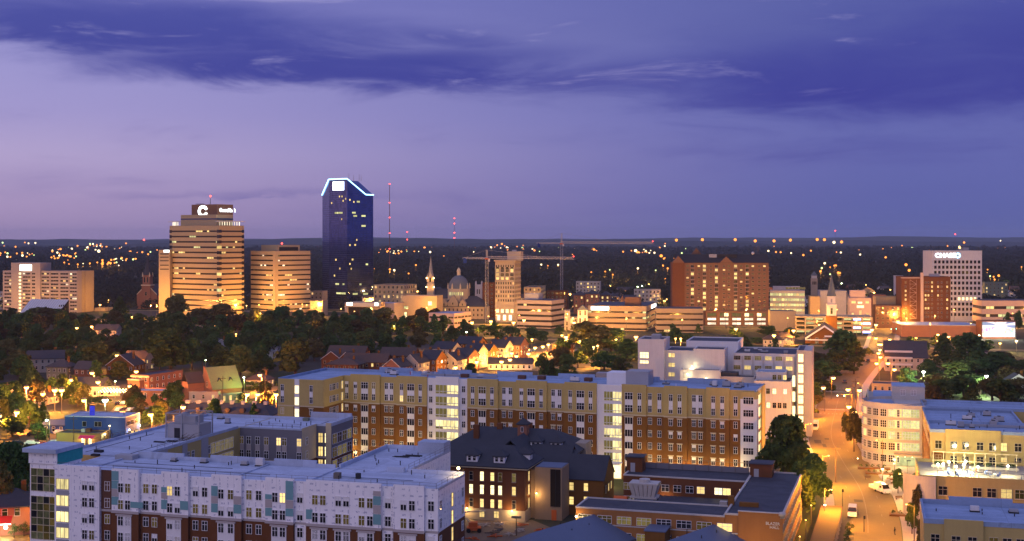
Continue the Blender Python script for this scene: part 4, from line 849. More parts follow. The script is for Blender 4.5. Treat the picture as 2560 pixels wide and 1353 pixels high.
def lamp(p, label, h=8.0, em='sodium', col=SOD, power=6000, r=.32, arm=.0, twin=False, rz=0.0, group=None, name='street_lamp', soft=.35):
    e = empty(name, label, 'street lamp', (p[0], p[1], 0), rz, group); a, b_, c = lamp_mesh(h, arm, twin, em, r)
    link('pole', a, e); link('lamp_head', b_, e); link('lamp_cap', c, e)
    if power:
        L = bpy.data.lights.new('lamp_light', 'POINT'); L.energy = power; L.color = col; L.shadow_soft_size = soft
        link('lamp_light', L, e, (arm, 0, h - r - .15 - soft))
    return e
def sconce(b, label, u, v, z, em='warmw', col=WARM, power=900, r=.22, name='wall_lamp', rz=0.0):
    q = b.O + b.U * u + b.V * v
    e = empty(name, label, 'wall lamp', (q.x, q.y, z), 0); link('bracket', MB().box(-.08, .08, -.08, .3, -.1, .12).mesh('bracket', [M['dark']]), e, rz=math.atan2(b.U.y, b.U.x) + rz)
    link('lamp_globe', MB().lathe([(0, -r), (r * .8, -r * .6), (r, 0), (r * .8, r * .6), (0, r)], 8).mesh('lamp_globe', [M[em]], True), e)
    L = bpy.data.lights.new('lamp_light', 'POINT'); L.energy = power; L.color = col; L.shadow_soft_size = .3; link('lamp_light', L, e, (-b.V.x * .6, -b.V.y * .6, -.3))
    return e

# ================================================================== DOWNTOWN
OFF = []
def office(name, label, cat, pxc, d, ang, pxl, pxr, ytop, pitch, rib, wall, glass='glass_brown', base=5.0, lit=.12, roofm='roof_tar', dep=None, top=None, piers=0, zbot=0.0, gl=('lit', 'litgreen', 'dim'), segw=2.6):
    b = B(name, label, cat, atd(pxc, d).xy, ang); u0 = b.ux(pxl); v1 = dep if dep else b.vx(pxr); v1 = v1 if 4 < v1 < 70 else 20; zt = b.zz(ytop, 0, 0)
    b.u0, b.v1, b.zt = u0, v1, zt
    b.box('glass_core', u0 + .4, -.4, .4, v1 - .4, zbot, zt - .5, glass)
    z = zt; top = top if top is not None else pitch - rib; first = True
    while z > zbot + .5:
        hh = top if first else pitch - rib; z0 = max(z - hh, zbot); b.box('spandrel', u0, 0, 0, v1, z0, z, wall); first = False
        zw = z0 - rib / 2
        if z0 - rib > zbot:
            for face in (0, 1):
                n = int((-u0 if face == 0 else v1) / segw)
                k = 0
                while k < n:
                    if RN.random() < lit:
                        run = RN.choice([1, 1, 1, 2, 3]); g_ = RN.choice(gl)
                        for j in range(run):
                            if k + j < n:
                                t = (k + j + .5) * segw
                                if face == 0: b.win(wmesh(segw - .25, rib * .92, 1, 1, g_, None), u0 + t, .38, zw)
                                else: b.win(wmesh(segw - .25, rib * .92, 1, 1, g_, None), -.38, t, zw, RIGHT)
                        k += run
                    k += 1
        z = z0 - rib
    b.box('roof', u0 + .3, -.3, .3, v1 - .3, zt, zt + .12, roofm)
    if piers:
        for k in range(piers + 1): uu = u0 + (-u0) * k / piers; b.box('pier', uu - .4, uu + .4, -.15, .5, zbot, zt, wall)
    OFF.append((b, u0, v1)); return b
def simple(name, label, cat, px0, px1, ytop, d, wall='officetan', roof='roof_tar', pxr=None, ang=-8, pitch=3.5, cw=3.2, litp=.25, ww=1.3, wh=1.7, glass='glass', top=2.2, dep=None, frame='cream', par=.6, bottom=0.0, gl=('lit', 'dim', 'lit'), nowin=False, lamps=True):
    b = B(name, label, cat, atd(px1, d).xy, ang); u0 = b.ux(px0); v1 = dep or (b.vx(pxr) if pxr else 16); v1 = v1 if 4 < v1 < 60 else 18; zt = b.zz(ytop, u0 / 2, 0); b.u0, b.v1, b.zt = u0, v1, zt
    b.block(u0, 0, 0, v1, zt - par, wall, roof, par=par)
    if not nowin:
        n = max(1, int(-u0 / cw)); z = zt - top
        nv = max(1, int(v1 / cw)) if pxr else 0
        while z > bottom + 1.2:
            for k in range(n): b.win(wmesh(ww, wh, 2, 2, RN.choice(gl) if RN.random() < litp else glass, frame), u0 + (k + .5) * -u0 / n, -.02, z)
            for k in range(nv): b.win(wmesh(ww, wh, 2, 2, RN.choice(gl) if RN.random() < litp else glass, frame), .02, (k + .5) * v1 / nv, z, RIGHT)
            z -= pitch
    if lamps: OFF.append((b, u0, v1))
    return b
def spire(b, u, v, z0, r, h, mat, n=8, name='spire'): return b.part(name, MB().lathe([(r, z0), (r * .82, z0 + h * .12), (.05, z0 + h)], n, c=(u, v)), mat)

# hotel slab on the left
HT = B('hotel', 'grey-tan hotel slab with white glowing roof sign and lit stair column', 'building', atd(193, 1130).xy, -17)
hu, hv = HT.ux(7), HT.vx(233); hz = HT.zz(678, 0, 0); HT.block(hu, 0, 0, hv, hz - .5, 'officegrey', 'roof_tar', par=.5)
cu0, cu1 = HT.ux(30), HT.ux(103); cz = HT.zz(658, 0, 0); HT.box('core_tower', cu0, cu1, -1.2, 14, 0, cz, 'officegrey'); HT.box('roof_sign', HT.ux(50, -1.3), HT.ux(79, -1.3), -1.5, -1.2, HT.zz(676.5, cu0, 0), HT.zz(661.5, cu0, 0), 'signwarm')
hb = [(11, 29), (57, 76), (80, 88), (104, 123), (127, 146), (151, 171), (175, 195)]
for r_ in range(12):
    z = hz - 2.6 - 3.1 * r_
    for (x0, x1) in hb:
        vv = -1.22 if 30 < x0 < 100 else -.02; a, c = HT.ux(x0, vv), HT.ux(min(x1, 192), vv); n = 3 if x1 - x0 > 12 else 1
        for k in range(n):
            gl = RN.choice(['lit', 'litwhite', 'lit']) if RN.random() < .14 else 'glass'
            HT.win(wmesh((c - a) / n - .25, 1.35, 2, 1, gl, 'officegrey', t=.08), a + (c - a) * (k + .5) / n, vv, z)
    HT.win(wmesh(2.4, 1.6, 1, 1, 'bright', None), HT.ux(50, -1.2), -1.23, z)
for x in (30, 101, 125, 149, 173): HT.box('pier', HT.ux(x) - .5, HT.ux(x) + .5, -.35, 0, 0, hz, 'officegrey')
HT.box('end_recess', -.02, .25, hv * .28, hv * .45, 0, hz, 'officetan'); HT.box('end_fin', -.02, .8, hv * .45, hv, 0, hz, 'officetan'); OFF.append((HT, hu, hv))
AT = B('atrium', 'wedge-shaped glass atrium with pale ribbed sloping roof before the hotel', 'building', atd(172, 1085).xy, -17)
a0 = AT.ux(78); zt, zl = AT.zz(750, 0, 0), AT.zz(786, 0, 0); dpt = 16
AT.part('end_glass', MB().poly([(.0, 0, zt), (0, -dpt, zl), (0, -dpt, 0), (0, 0, 0)]), 'glass_brown'); AT.box('back_wall', a0, 0, 0, .5, 0, zt, 'officegrey')
AT.part('sloped_roof', MB().poly([(a0, 0, zt), (a0, -dpt, zl), (0, -dpt, zl), (0, 0, zt)]).poly([(a0, 0, zt + .3), (a0, -dpt, zl + .3), (0, -dpt, zl + .3), (0, 0, zt + .3)]), 'conc_white')
for k in range(17): u = a0 * k / 16; AT.part('roof_rib', MB().poly([(u - .12, 0, zt + .34), (u - .12, -dpt, zl + .34), (u + .12, -dpt, zl + .34), (u + .12, 0, zt + .34)]).poly([(u - .12, 0, zt + .5), (u - .12, -dpt, zl + .5), (u + .12, -dpt, zl + .5), (u + .12, 0, zt + .5)]), 'grey')
for k in range(5):
    for j in range(3): AT.win(wmesh(1.6, 1.6, 1, 1, RN.choice(['lit', 'dim', 'glass', 'dim']), None), .03, -2 - k * 2.6, 3 + 3 * j, RIGHT)
# dark red church with spire
CH = B('church', 'dark red brick church with gabled front and tall pointed steeple', 'church', atd(392, 1190).xy, -8)
c0 = CH.ux(342); zg = CH.zz(712, 0, 0); ze = CH.zz(738, 0, 0)
CH.part('nave', MB().gwall(c0, 0, 0, 30, 0, ze, zg, 'y'), 'redbrick'); CH.part('roof', MB().gable(c0, 0, .6, 30, ze, zg, axis='y', over=.4), 'slate_blue'); um = c0 * .52; w2 = 4.2
CH.box('tower', um - w2, um + w2, -1, 7, 0, CH.zz(713, 0, 0), 'redbrick'); CH.box('tower_cornice', um - w2 - .5, um + w2 + .5, -1.5, 7.5, CH.zz(714.5, 0, 0), CH.zz(712, 0, 0), 'cream'); CH.box('belfry', um - w2 * .82, um + w2 * .82, -.6, 6.6, CH.zz(712, 0, 0), CH.zz(688, 0, 0), 'redbrick')
spire(CH, um, 3, CH.zz(688, 0, 0), 4.4, CH.zz(640, 0, 0) - CH.zz(688, 0, 0), 'slate_blue')
for sx in (-1, 1):
    for sy in (-.6, 6.6): CH.part('pinnacle', MB().lathe([(.7, CH.zz(692, 0, 0)), (.5, CH.zz(686, 0, 0)), (0, CH.zz(680, 0, 0))], 6, c=(um + sx * w2 * .8, sy)), 'cream')
for sx in (-1.5, 1.5): CH.win(wmesh(1.2, 5, 1, 1, 'glass', 'cream'), um + sx, -.63, CH.zz(700, 0, 0))
for z in (7, 14): CH.win(wmesh(1.8, 3.4, 1, 2, 'glass', 'cream'), um, -1.03, z)
CH.part('gable_trim', MB().poly([(c0, -.05, ze), (c0, -.05, ze + 1), (c0 / 2, -.05, zg + 1), (c0 / 2, -.05, zg)]).poly([(0, -.05, ze), (0, -.05, ze + 1), (c0 / 2, -.05, zg + 1), (c0 / 2, -.05, zg)]), 'cream')

# striped bank tower
BK = office('bank_tower', 'tan banded bank tower with round white emblem and lit lettering on top', 'tower', 548, 1050, -33, 424, 610, 564, 4.4, 1.35, 'officetan', lit=.075, top=4.0, gl=('lit', 'lit', 'litgreen'))
for k in range(17):
    z = BK.zt - 4.0 - .7 - 4.4 * k
    if z < 3: break
    BK.box('corner_window', -2.6, .12, -.12, 2.6, z - 1.25, z + 1.25, RN.choice(['glass', 'glass', 'litgreen', 'glass_brown']) if k not in (3, 8) else 'lit'); BK.box('corner_window', BK.u0 - .12, BK.u0 + 2.6, -.12, 2.6, z - 1.25, z + 1.25, 'glass' if k != 8 else 'lit'); BK.box('corner_window', -2.6, .12, BK.v1 - 2.6, BK.v1 + .12, z - 1.25, z + 1.25, 'glass')
def bkbox(nm, x0, x1, v0, v1, y0, y1, m): return BK.box(nm, BK.ux(x0, v0), min(BK.ux(x1, v0), -3.2), v0, v1, BK.zz(y0, 0, 0), BK.zz(y1, 0, 0), m)
bkbox('penthouse', 452, 540, 5, BK.v1 - 4, 564, 546, 'officetan'); bkbox('penthouse_glass', 452, 540, 4.9, BK.v1 - 3.9, 549, 545, 'glass_blue'); bkbox('penthouse_upper', 452, 540, 4.95, BK.v1 - 3.95, 545, 536, 'officetan'); tb = bkbox('sign_block', 479, 543, 6, BK.v1 - 4.2, 536, 510, 'apt_brick')
zs = BK.zz(527, 0, 0)
BK.part('round_emblem', MB().lathe([(3.2, -.2), (5.6, -.2), (5.6, .2), (3.2, .2), (3.2, -.2)], 28, a0=rad(22), a1=rad(338)), 'signwhite').matrix_local = __import__('mathutils').Matrix.Translation((BK.ux(507, 5.6), 5.7, zs)) @ __import__('mathutils').Matrix.Rotation(math.pi / 2, 4, 'X') @ __import__('mathutils').Matrix.Diagonal((1, .85, 1, 1))
for k in range(9):
    vv = 3 + k * (BK.v1 - 6) / 8; BK.part('colonnade_post', MB().cyl((-2.4, vv, BK.zt), (-2.4, vv, BK.zt + 3.2), .3, .3, 6), 'litwhite')
    if k < 5: BK.part('colonnade_post', MB().cyl((BK.u0 + 1.5 + k * 1.5, 2.4, BK.zt), (BK.u0 + 1.5 + k * 1.5, 2.4, BK.zt + 3.2), .3, .3, 6), 'litwhite')
BK.box('pergola', -3.4, .8, -.8, BK.v1 + .8, BK.zt + 3.2, BK.zt + 3.7, 'conc_white'); BK.box('pergola', BK.u0 - .8, BK.u0 + 9, -.8, 4, BK.zt + 3.2, BK.zt + 3.7, 'conc_white')
def mtext(body, parent, loc, size, mat, rz=0.0, ext=.06, name='sign_lettering', bold=0.0, sx=1.0):
    c = bpy.data.curves.new(name, 'FONT'); c.body = body; c.size = size; c.extrude = ext; c.offset = bold; c.resolution_u = 3
    t_ = bpy.data.objects.new('t', c); COL.objects.link(t_); bpy.context.view_layer.update()
    me = bpy.data.meshes.new_from_object(t_.evaluated_get(bpy.context.evaluated_depsgraph_get())); bpy.data.objects.remove(t_); bpy.data.curves.remove(c)
    me.materials.clear(); me.materials.append(M[mat]); me.name = name
    return link(name, me, parent, loc, 0, (sx, 1, 1), (math.pi / 2, 0, rz))
text = lambda body, parent, loc, size, mat, rz=0, **k: mtext(body, parent, loc, size, mat, rz, **k)
text('BLAZER', E.e, (E.ux(1914, -.4), -.42, E.zz(1310, -4, 0)), 0.8, 'paint'); text('HALL', E.e, (E.ux(1924, -.4), -.42, E.zz(1319, -4, 0)), 0.8, 'paint')
zsg = BK.zz(529.5, 0, 6); v0s = BK.vx(549, -3.1)
v1s = BK.vx(588, -3.1); c_ = text('Central Bank', BK.e, (-3.1, v0s, zsg), 4.2, 'signwhite', RIGHT, bold=.05); W_ = c_.dimensions.x; sx_ = (v1s - v0s) / W_; bpy.data.objects.remove(c_)
kx = 0.0
for tx, mt_ in (('Central Ba', 'signwhite'), ('n', 'officegrey'), ('k', 'signwhite')):
    o_ = text(tx, BK.e, (-3.1, v0s + kx * sx_, zsg), 4.2, mt_, RIGHT, bold=.05, sx=sx_); kx += max(v.co.x for v in o_.data.vertices) + .45
BK.part('mast', MB().cyl((BK.ux(526, 14), 14, BK.zz(510, 0, 0)), (BK.ux(526, 14), 14, BK.zz(489, 0, 0)), .35, .2, 5), 'steel'); BK.part('beacon', MB().lathe([(0, -.9), (.9, 0), (0, .9)], 8), 'red').location = (BK.ux(526, 14), 14, BK.zz(488, 0, 0))
BK.box('roof_dish', BK.ux(489, 9), BK.ux(504, 9), 9, 12, BK.zz(510, 0, 0) + .4, BK.zz(507.5, 0, 0), 'slate_blue')
AX = simple('office_annex', 'slim tan office annex with white sign against the banded bank tower', 'building', 397, 424.5, 625, 1075, 'officeorange', pxr=None, nowin=True, dep=20); AX.box('roof_sign', AX.ux(410), AX.ux(423), -.3, 0, AX.zz(631, 0, 0), AX.zz(625.5, 0, 0), 'signwhite')
for y in (634, 642, 651, 662, 672): AX.box('window_band', AX.ux(400), AX.ux(422), -.06, .0, AX.zz(y + 2.4, 0, 0), AX.zz(y, 0, 0), 'glass' if y != 642 else 'glass_brown')
# orange banded office
OB = office('office_block', 'orange-tan banded office with dark ribbon windows between bank and glass tower', 'building', 688, 1075, -42, 627, 776, 628, 4.15, 1.25, 'officeorange', lit=.11, gl=('lit', 'litwhite', 'dim', 'curtain'), top=3.2)
OB.box('corner_pier', -3.0, .12, -.12, 3.0, 0, OB.zt, 'officeorange'); OB.box('penthouse', OB.u0 * .8, -5, 6, OB.v1 * .8, OB.zt, OB.zz(613, 0, 0), 'officeorange'); OB.box('penthouse_louver', -5.01, -4.9, 8, OB.v1 * .75, OB.zt, OB.zz(618, 0, 0), 'dark'); OB.part('beacon', MB().lathe([(0, -.8), (.8, 0), (0, .8)], 8), 'red').location = (-9, 14, OB.zz(609, 0, 0))
# dark glass tower with light-line roof edge
LF = B('glass_tower', 'dark blue mirror-glass tower with sloped top outlined in white light', 'tower', atd(868, 1180).xy, -38)
lu, lv = LF.ux(823), LF.vx(933); zT, zL = LF.zz(447, 0, 0), LF.zz(485, 0, 0); uc2 = LF.ux(806, 8); vq = LF.vx(914)
def curtain():
    m = bpy.data.materials.new('curtain_wall'); m.use_nodes = True; t = NT(m.node_tree)
    co = t.node('ShaderNodeTexCoord').outputs['Object']; x, y, z = t.sep(co)
    uu = t.m('SUBTRACT', x, y)
    fx = t.m('FRACT', t.m('DIVIDE', uu, 1.55)); fz = t.m('FRACT', t.m('DIVIDE', z, 1.95))
    ln = t.m('MAXIMUM', t.m('LESS_THAN', fx, .10), t.m('LESS_THAN', fz, .09))
    wn = t.node('ShaderNodeTexWhiteNoise', noise_dimensions='3D'); t.put(wn.inputs[0], t.xyz(t.m('FLOOR', t.m('DIVIDE', uu, 1.55)), t.m('FLOOR', t.m('DIVIDE', z, 3.9)), 1))
    p = t.node('ShaderNodeBsdfPrincipled'); c = t.mix(ln, t.mix(wn.outputs['Value'], (.07, .11, .30), (.12, .17, .42)), (.03, .035, .06)); t.put(p.inputs['Base Color'], c); p.inputs['Metallic'].default_value = .9
    t.put(p.inputs['Roughness'], t.m('MULTIPLY_ADD', ln, .35, .06)); b = t.node('ShaderNodeBump'); b.inputs['Strength'].default_value = .10; b.inputs['Distance'].default_value = .4; t.put(b.inputs['Height'], wn.outputs['Value']); t.L.new(b.outputs[0], p.inputs['Normal'])
    p.inputs['Base Color'].links[0].from_node
    o = t.node('ShaderNodeOutputMaterial'); t.L.new(p.outputs[0], o.inputs[0]); return m
M['curtain_wall'] = curtain()
L0 = (lu, 0); C0 = (0, 0); R0 = (0, lv); Fl = (uc2, 8.0); Bk = (uc2, lv)
LF.part('left_facade', MB().poly([(*L0, 0), (*C0, 0), (*C0, zT), (*L0, zT)]), 'curtain_wall')
LF.part('right_facade', MB().poly([(*C0, 0), (*R0, 0), (*R0, zL), (0, vq, zL), (*C0, zT)]), 'curtain_wall')
LF.part('chamfer_facade', MB().poly([(*Fl, 0), (*L0, 0), (*L0, zT), (*Fl, zL)]), 'curtain_wall')
bt = (lu * .55, lv * .8)
LF.part('sloped_roof', MB().poly([(*C0, zT), (0, vq, zL), (*R0, zL), (*bt, zT - 1), (*L0, zT)]).poly([(*Fl, zL), (*L0, zT), (*bt, zT - 1), (*Bk, zL)]).poly([(*Bk, zL), (*bt, zT - 1), (*R0, zL)]), 'curtain_wall')
LF.part('rear_facade', MB().poly([(*Bk, 0), (*Fl, 0), (*Fl, zL), (*Bk, zL)]).poly([(*R0, 0), (*Bk, 0), (*Bk, zL), (*R0, zL)]), 'curtain_wall')
pts = [(Fl[0] - .3, Fl[1] - .3, zL), (lu - .2, -.5, zT), (.3, -.5, zT), (.5, vq, zL), (.5, lv, zL)]
for a, c in zip(pts, pts[1:]): LF.part('light_line', MB().cyl(a, c, .55, .55, 6), 'ledblue')
LF.box('roof_sign', lu * .78, lu * .18, -.5, -.1, LF.zz(475, 0, 0), LF.zz(453.5, 0, 0), 'signwhite')
for (fx, y, w_) in ((.42, 491, 1.6), (.28, 491, 1.6), (.86, 507, 1.8), (.22, 502, 1.6), (.08, 497, 1.6), (.55, 532, 4.5), (.35, 532, 6.0), (.62, 532, 4.0), (.3, 548, 1.4), (.55, 711, 6), (.2, 711, 3), (.45, 734, 9), (.2, 734, 7), (.7, 690, 2), (.4, 672, 2), (.62, 650, 2)): LF.win(wmesh(w_ * .78, 1.6, max(1, int(w_ / 1.5)), 1, 'lit' if w_ < 3 else 'litgreen', 'dark', t=.05), lu * fx, -.04, LF.zz(y, 0, 0))
for (fx, y, w_) in ((.1, 500, 2), (.25, 505, 2), (.42, 504.5, 5), (.3, 540, 6), (.62, 540, 7), (.62, 565, 7), (.25, 532, 6), (.1, 613, 2.4), (.3, 612.5, 2.8), (.2, 649, 2.6), (.1, 660, 2), (.75, 661, 4), (.15, 672, 2), (.3, 735, 8), (.7, 735, 8), (.5, 711, 3), (.36, 600, 1.8)): LF.win(wmesh(w_ * .78, 1.6, max(1, int(w_ / 1.5)), 1, 'lit' if w_ < 3 else 'litgreen', 'dark', t=.05), .04, lv * fx, LF.zz(y, 0, lv * fx), RIGHT)
for px, y in ((872, 432), (898, 436), (903, 440), (884, 438)): LF.part('antenna', MB().cyl((LF.ux(px, 8), 8, zT - 2), (LF.ux(px, 8), 8, LF.zz(y, 0, 8)), .22, .12, 4), 'pole')
OFF.append((LF, lu, lv))
# white-stone fifteen-storey block
FN = simple('stone_tower', 'slender fifteen-storey limestone tower with arched upper windows', 'tower', 1238, 1286, 652, 1000, 'limestone', pxr=1302, ang=-14, pitch=3.35, cw=1.75, ww=.9, wh=1.9, litp=.10, top=4.2, frame='limestone', par=.4, bottom=13)
FN.box('cornice', FN.u0 - .9, .9, -.9, FN.v1 + .9, FN.zt - .6, FN.zt + .5, 'limestone'); FN.box('belt_course', FN.u0 - .25, .25, -.25, FN.v1 + .25, FN.zt - 16.4, FN.zt - 15.8, 'limestone'); FN.box('belt_course', FN.u0 - .25, .25, -.25, FN.v1 + .25, 12.2, 12.9, 'limestone'); FN.box('roof_house', FN.ux(1268, 6), FN.ux(1302, 6), 6, 14, FN.zt, FN.zz(629, 0, 0), 'limestone'); FN.box('roof_tank', FN.ux(1280, 9), FN.ux(1290, 9), 9, 12, FN.zz(629, 0, 0), FN.zz(625, 0, 0), 'grey')
for k in range(4):
    uu = FN.u0 * (1 - (k + .5) / 4.0)
    for zc, hh in ((FN.zt - 7.6, 2.6), (FN.zt - 10.9, 2.4), (FN.zt - 13.9, 2.0)):
        FN.win(wmesh(2.3, hh, 3, 2, RN.choice(['lit', 'lit', 'dim', 'glass']), 'limestone'), uu, -.08, zc)
    FN.part('arch', MB().prism([(uu + 1.3 * math.cos(a), 1.3 * math.sin(a)) for a in [math.pi * j / 8 for j in range(9)]], 0, .1), 'dim' if k < 2 else 'glass').matrix_local = __import__('mathutils').Matrix.Translation((0, -.06, FN.zt - 6.3)) @ __import__('mathutils').Matrix.Rotation(math.pi / 2, 4, 'X')
for k in range(4): FN.win(wmesh(2.2, 2.8, 2, 2, 'bright', 'limestone'), FN.u0 * (1 - (k + .5) / 4.0), -.03, 8.8)
for k in range(3): FN.win(wmesh(2.4, 4.2, 1, 1, 'litwhite', 'limestone'), FN.u0 * (1 - (k + .6) / 3.3), -.03, 3.6)
# grey ribbon office right of it
GO = office('office_block', 'grey-tan ribbon-window office with plant box, right of limestone tower', 'building', 1379, 930, -24, 1292, 1411, 752, 3.9, 1.55, 'officegrey', lit=.05, gl=('litgreen', 'lit'), top=2.6, glass='glass'); GO.box('plant_box', GO.u0 * .85, GO.u0 * .45, 5, 13, GO.zt, GO.zz(736, 0, 0), 'grey')
O1 = office('office_block', 'orange-lit ribbon office with long white glowing sign at its top', 'building', 1616, 905, -13, 1470, 1640, 766, 4.0, 1.3, 'officeorange', lit=.09, top=3.7, gl=('lit', 'litgreen'), glass='glass_brown'); O1.box('roof_sign', O1.ux(1478), O1.ux(1522), -.3, 0, O1.zt - 3.0, O1.zt - .6, 'signwhite'); O1.box('side_sign', 0, .3, O1.v1 * .5, O1.v1 * .95, O1.zt - 3.0, O1.zt - .8, 'signwhite'); O1.box('plant_box', O1.ux(1562, 8), O1.ux(1600, 8), 8, 16, O1.zt, O1.zz(745, 0, 0), 'apt_brick')
O2 = office('office_block', 'orange-lit five-band ribbon office below the brown apartment tower', 'building', 1758, 890, -4, 1641, 1764, 772, 3.9, 1.35, 'officeorange', lit=.08, top=3.0, gl=('lit', 'dim'), dep=24)
# brown brick apartment tower on a lit parking podium
AP = B('apartment_tower', 'brown brick apartment tower with gabled parapets over a bright parking podium', 'tower', atd(1922, 960).xy, -3)
pu = AP.ux(1764); pz = AP.zz(778, 0, 0); tu = AP.ux(1681, 6); tz = AP.zz(657, 0, 6)
AP.box('podium_wall', pu, 0, 0, 30, 0, pz, 'apt_brick'); AP.box('tower_wall', AP.ux(1711, 6), AP.ux(1922, 6), 6, 26, pz - 12, tz, 'apt_brick'); AP.box('end_wall', tu, AP.ux(1711, 6), 4.5, 26, 0, tz, 'brick_dark')
AP.part('roof', MB().gable(AP.ux(1690, 6), AP.ux(1922, 6), 6, 26, tz, tz + 6, axis='x', over=.3), 'dark')
for x0, x1, yy, vv in ((1681, 1711, 640, 4.2), (1799, 1833, 642, 5.6)):
    a, c = AP.ux(x0, vv), AP.ux(x1, vv); AP.part('gable', MB().prism([(a, 0), (c, 0), ((a + c) / 2, AP.zz(yy, 0, vv) - tz)], 0, 6), 'apt_brick').matrix_local = __import__('mathutils').Matrix.Translation((0, vv + 6, tz)) @ __import__('mathutils').Matrix.Rotation(math.pi / 2, 4, 'X')
a, c = AP.ux(1722, 20), AP.ux(1762, 20); AP.part('gable', MB().prism([(a, 0), (c, 0), ((a + c) / 2, 8)], 0, 4), 'apt_brick').matrix_local = __import__('mathutils').Matrix.Translation((0, 26, tz + 3)) @ __import__('mathutils').Matrix.Rotation(math.pi / 2, 4, 'X')
AP.box('plant_box', AP.ux(1793, 12), AP.ux(1842, 12), 12, 20, tz, AP.zz(636, 0, 12), 'dark'); AP.box('plant_box', AP.ux(1773, 12), AP.ux(1792, 12), 12, 18, tz + 3, AP.zz(636, 0, 12), 'grey')
AP.part('dish', MB().lathe([(0, -1.2), (1, -.6), (1.2, .2), (.6, 1), (0, 1.2)], 10), 'conc_white', smooth=True).location = (AP.ux(1882, 16), 16, tz + 7)
for px in (1886, 1893, 1897): AP.part('antenna', MB().cyl((AP.ux(px, 16), 16, tz), (AP.ux(px, 16), 16, tz + 13), .15, .1, 4), 'pole')
acol = [(1719, 0), (1731, 1), (1747, 0), (1761, 1), (1777, 0), (1791, 1), (1810, 0), (1822, 0), (1839, 1), (1853, 0), (1868, 1), (1882, 0), (1898, 0), (1911, 0)]
for r_ in range(12):
    z = tz - 2.6 - 2.95 * r_
    for px, bal in acol:
        u = AP.ux(px, 6); rr = RN.random(); gl = 'lit' if rr < (.42 if bal else .14) else ('dim' if rr < .5 else 'glass'); AP.win(wmesh(2.1 if bal else 1.7, 1.9 if bal else 1.1, 2, 1, gl, 'cream'), u, 5.97, z)
        if bal: AP.box('balcony', u - 1.6, u + 1.6, 4.9, 6, z - 1.5, z - 1.3, 'pinkstone')
    AP.box('balcony', AP.ux(1922, 6), AP.ux(1922, 6) + 1.4, 8, 13, z - 1.5, z - 1.3, 'pinkstone')
for j in range(5):
    z = pz - 2.8 - 3.3 * j
    for k in range(10):
        u = pu + (-pu) * (k + .35 + .3 * (k % 2 == 0)) / 10.2
        if j == 0: AP.win(wmesh(3.2, 2.4, 2, 1, 'bright' if k in (3, 6, 8) else 'curtain', 'apt_brick'), u, -.03, z)
        else: AP.win(wmesh(3.0, 1.7, 3, 1, 'litwhite', 'apt_brick'), u, -.03, z)
OFF.append((AP, pu, 30))
# civic and church buildings, middle distance
simple('hall_block', 'low grey civic block with two white lit panels before the glass tower', 'building', 862, 985, 757, 1010, 'officegrey', 'roof_blue', pxr=1010, ang=-20, nowin=True)
t_ = simple('courts_building', 'tan courts building with blank lit front and green-lit window band', 'building', 1003, 1092, 739, 1020, 'officeorange', 'roof_blue', pxr=1107, ang=-16, nowin=True)
for k, y in enumerate((770, 785, 793)): t_.win(wmesh(4.5 if k == 0 else 1.8, 2.0, 3 if k == 0 else 1, 1, 'litgreen' if k == 0 else 'bright', 'cream'), t_.ux(1014), -.03, t_.zz(y, 0, 0))
t_.win(wmesh(3.2, 3.2, 1, 1, 'bright', None), t_.ux(1075), -.03, t_.zz(759, 0, 0))
h_ = B('glass_pavilion', 'low glazed civic front with white canopy lights before the glass tower', 'building', atd(950, 985).xy, -8)
hu_ = h_.ux(868); h_.box('wall', hu_, 0, 0, 16, 0, h_.zz(757, 0, 0), 'officetan'); h_.box('glass_front', hu_ + 1, -6, -.2, 0, 0, h_.zz(768, 0, 0), 'glass_brown'); h_.box('fascia', hu_ - .5, .5, -1.5, .5, h_.zz(767, 0, 0), h_.zz(757, 0, 0), 'concrete')
for px, w_ in ((874, 4.4), (941, 2.6)): h_.win(wmesh(w_, 2.3, 1, 1, 'signwarm', None), h_.ux(px, -1.5), -1.53, h_.zz(760.5, 0, 0))
for k in range(7): h_.box('mullion', hu_ + 2 + k * 2.6, hu_ + 2.15 + k * 2.6, -.3, -.2, 0, h_.zz(768, 0, 0), 'dark')
OFF.append((h_, hu_, 16))
simple('brick_block', 'old brick block with tall chimneys right behind the glass tower', 'building', 934, 1010, 712, 1130, 'officetan', 'roof_tar', pxr=1042, ang=-20, litp=.35, cw=4, ww=1.7, wh=2.2, pitch=4.2, lamps=False)
simple('ivory_office', 'ivory ribbon office with small blue-white sign before the domed courthouse', 'building', 1072, 1135, 783, 905, 'pinkstone', 'roof_blue', pxr=1178, ang=-26, pitch=4, cw=5, ww=4.2, wh=1.3, litp=.2, top=3.0)
# domed courthouse
CT = B('courthouse', 'stone courthouse with grey ribbed dome, lantern and steep gabled roof', 'courthouse', atd(1210, 1040).xy, -12)
k0 = CT.ux(1098); ze = CT.zz(767, 0, 0); zr = CT.zz(742, 0, 0)
CT.box('wall', k0, 0, 0, 28, 0, ze, 'stone'); CT.part('roof', MB().hip(k0, 0, 0, 28, ze, zr, .5, ridge=10), 'slate_blue')
for px, s_ in ((1110, 1.0), (1132, 1.6), (1156, 1.1)):
    u = CT.ux(px, -.2); CT.part('gable', MB().prism([(u - 2.6 * s_, 0), (u + 2.6 * s_, 0), (u + 2.6 * s_, 2.4 * s_), (u, 6.2 * s_), (u - 2.6 * s_, 2.4 * s_)], 0, 5), 'stone').matrix_local = __import__('mathutils').Matrix.Translation((0, 4.8, ze - .5)) @ __import__('mathutils').Matrix.Rotation(math.pi / 2, 4, 'X')
    CT.win(wmesh(.9, 1.8, 1, 1, 'glass', 'cream'), u, -.24, ze + 1.4 * s_)
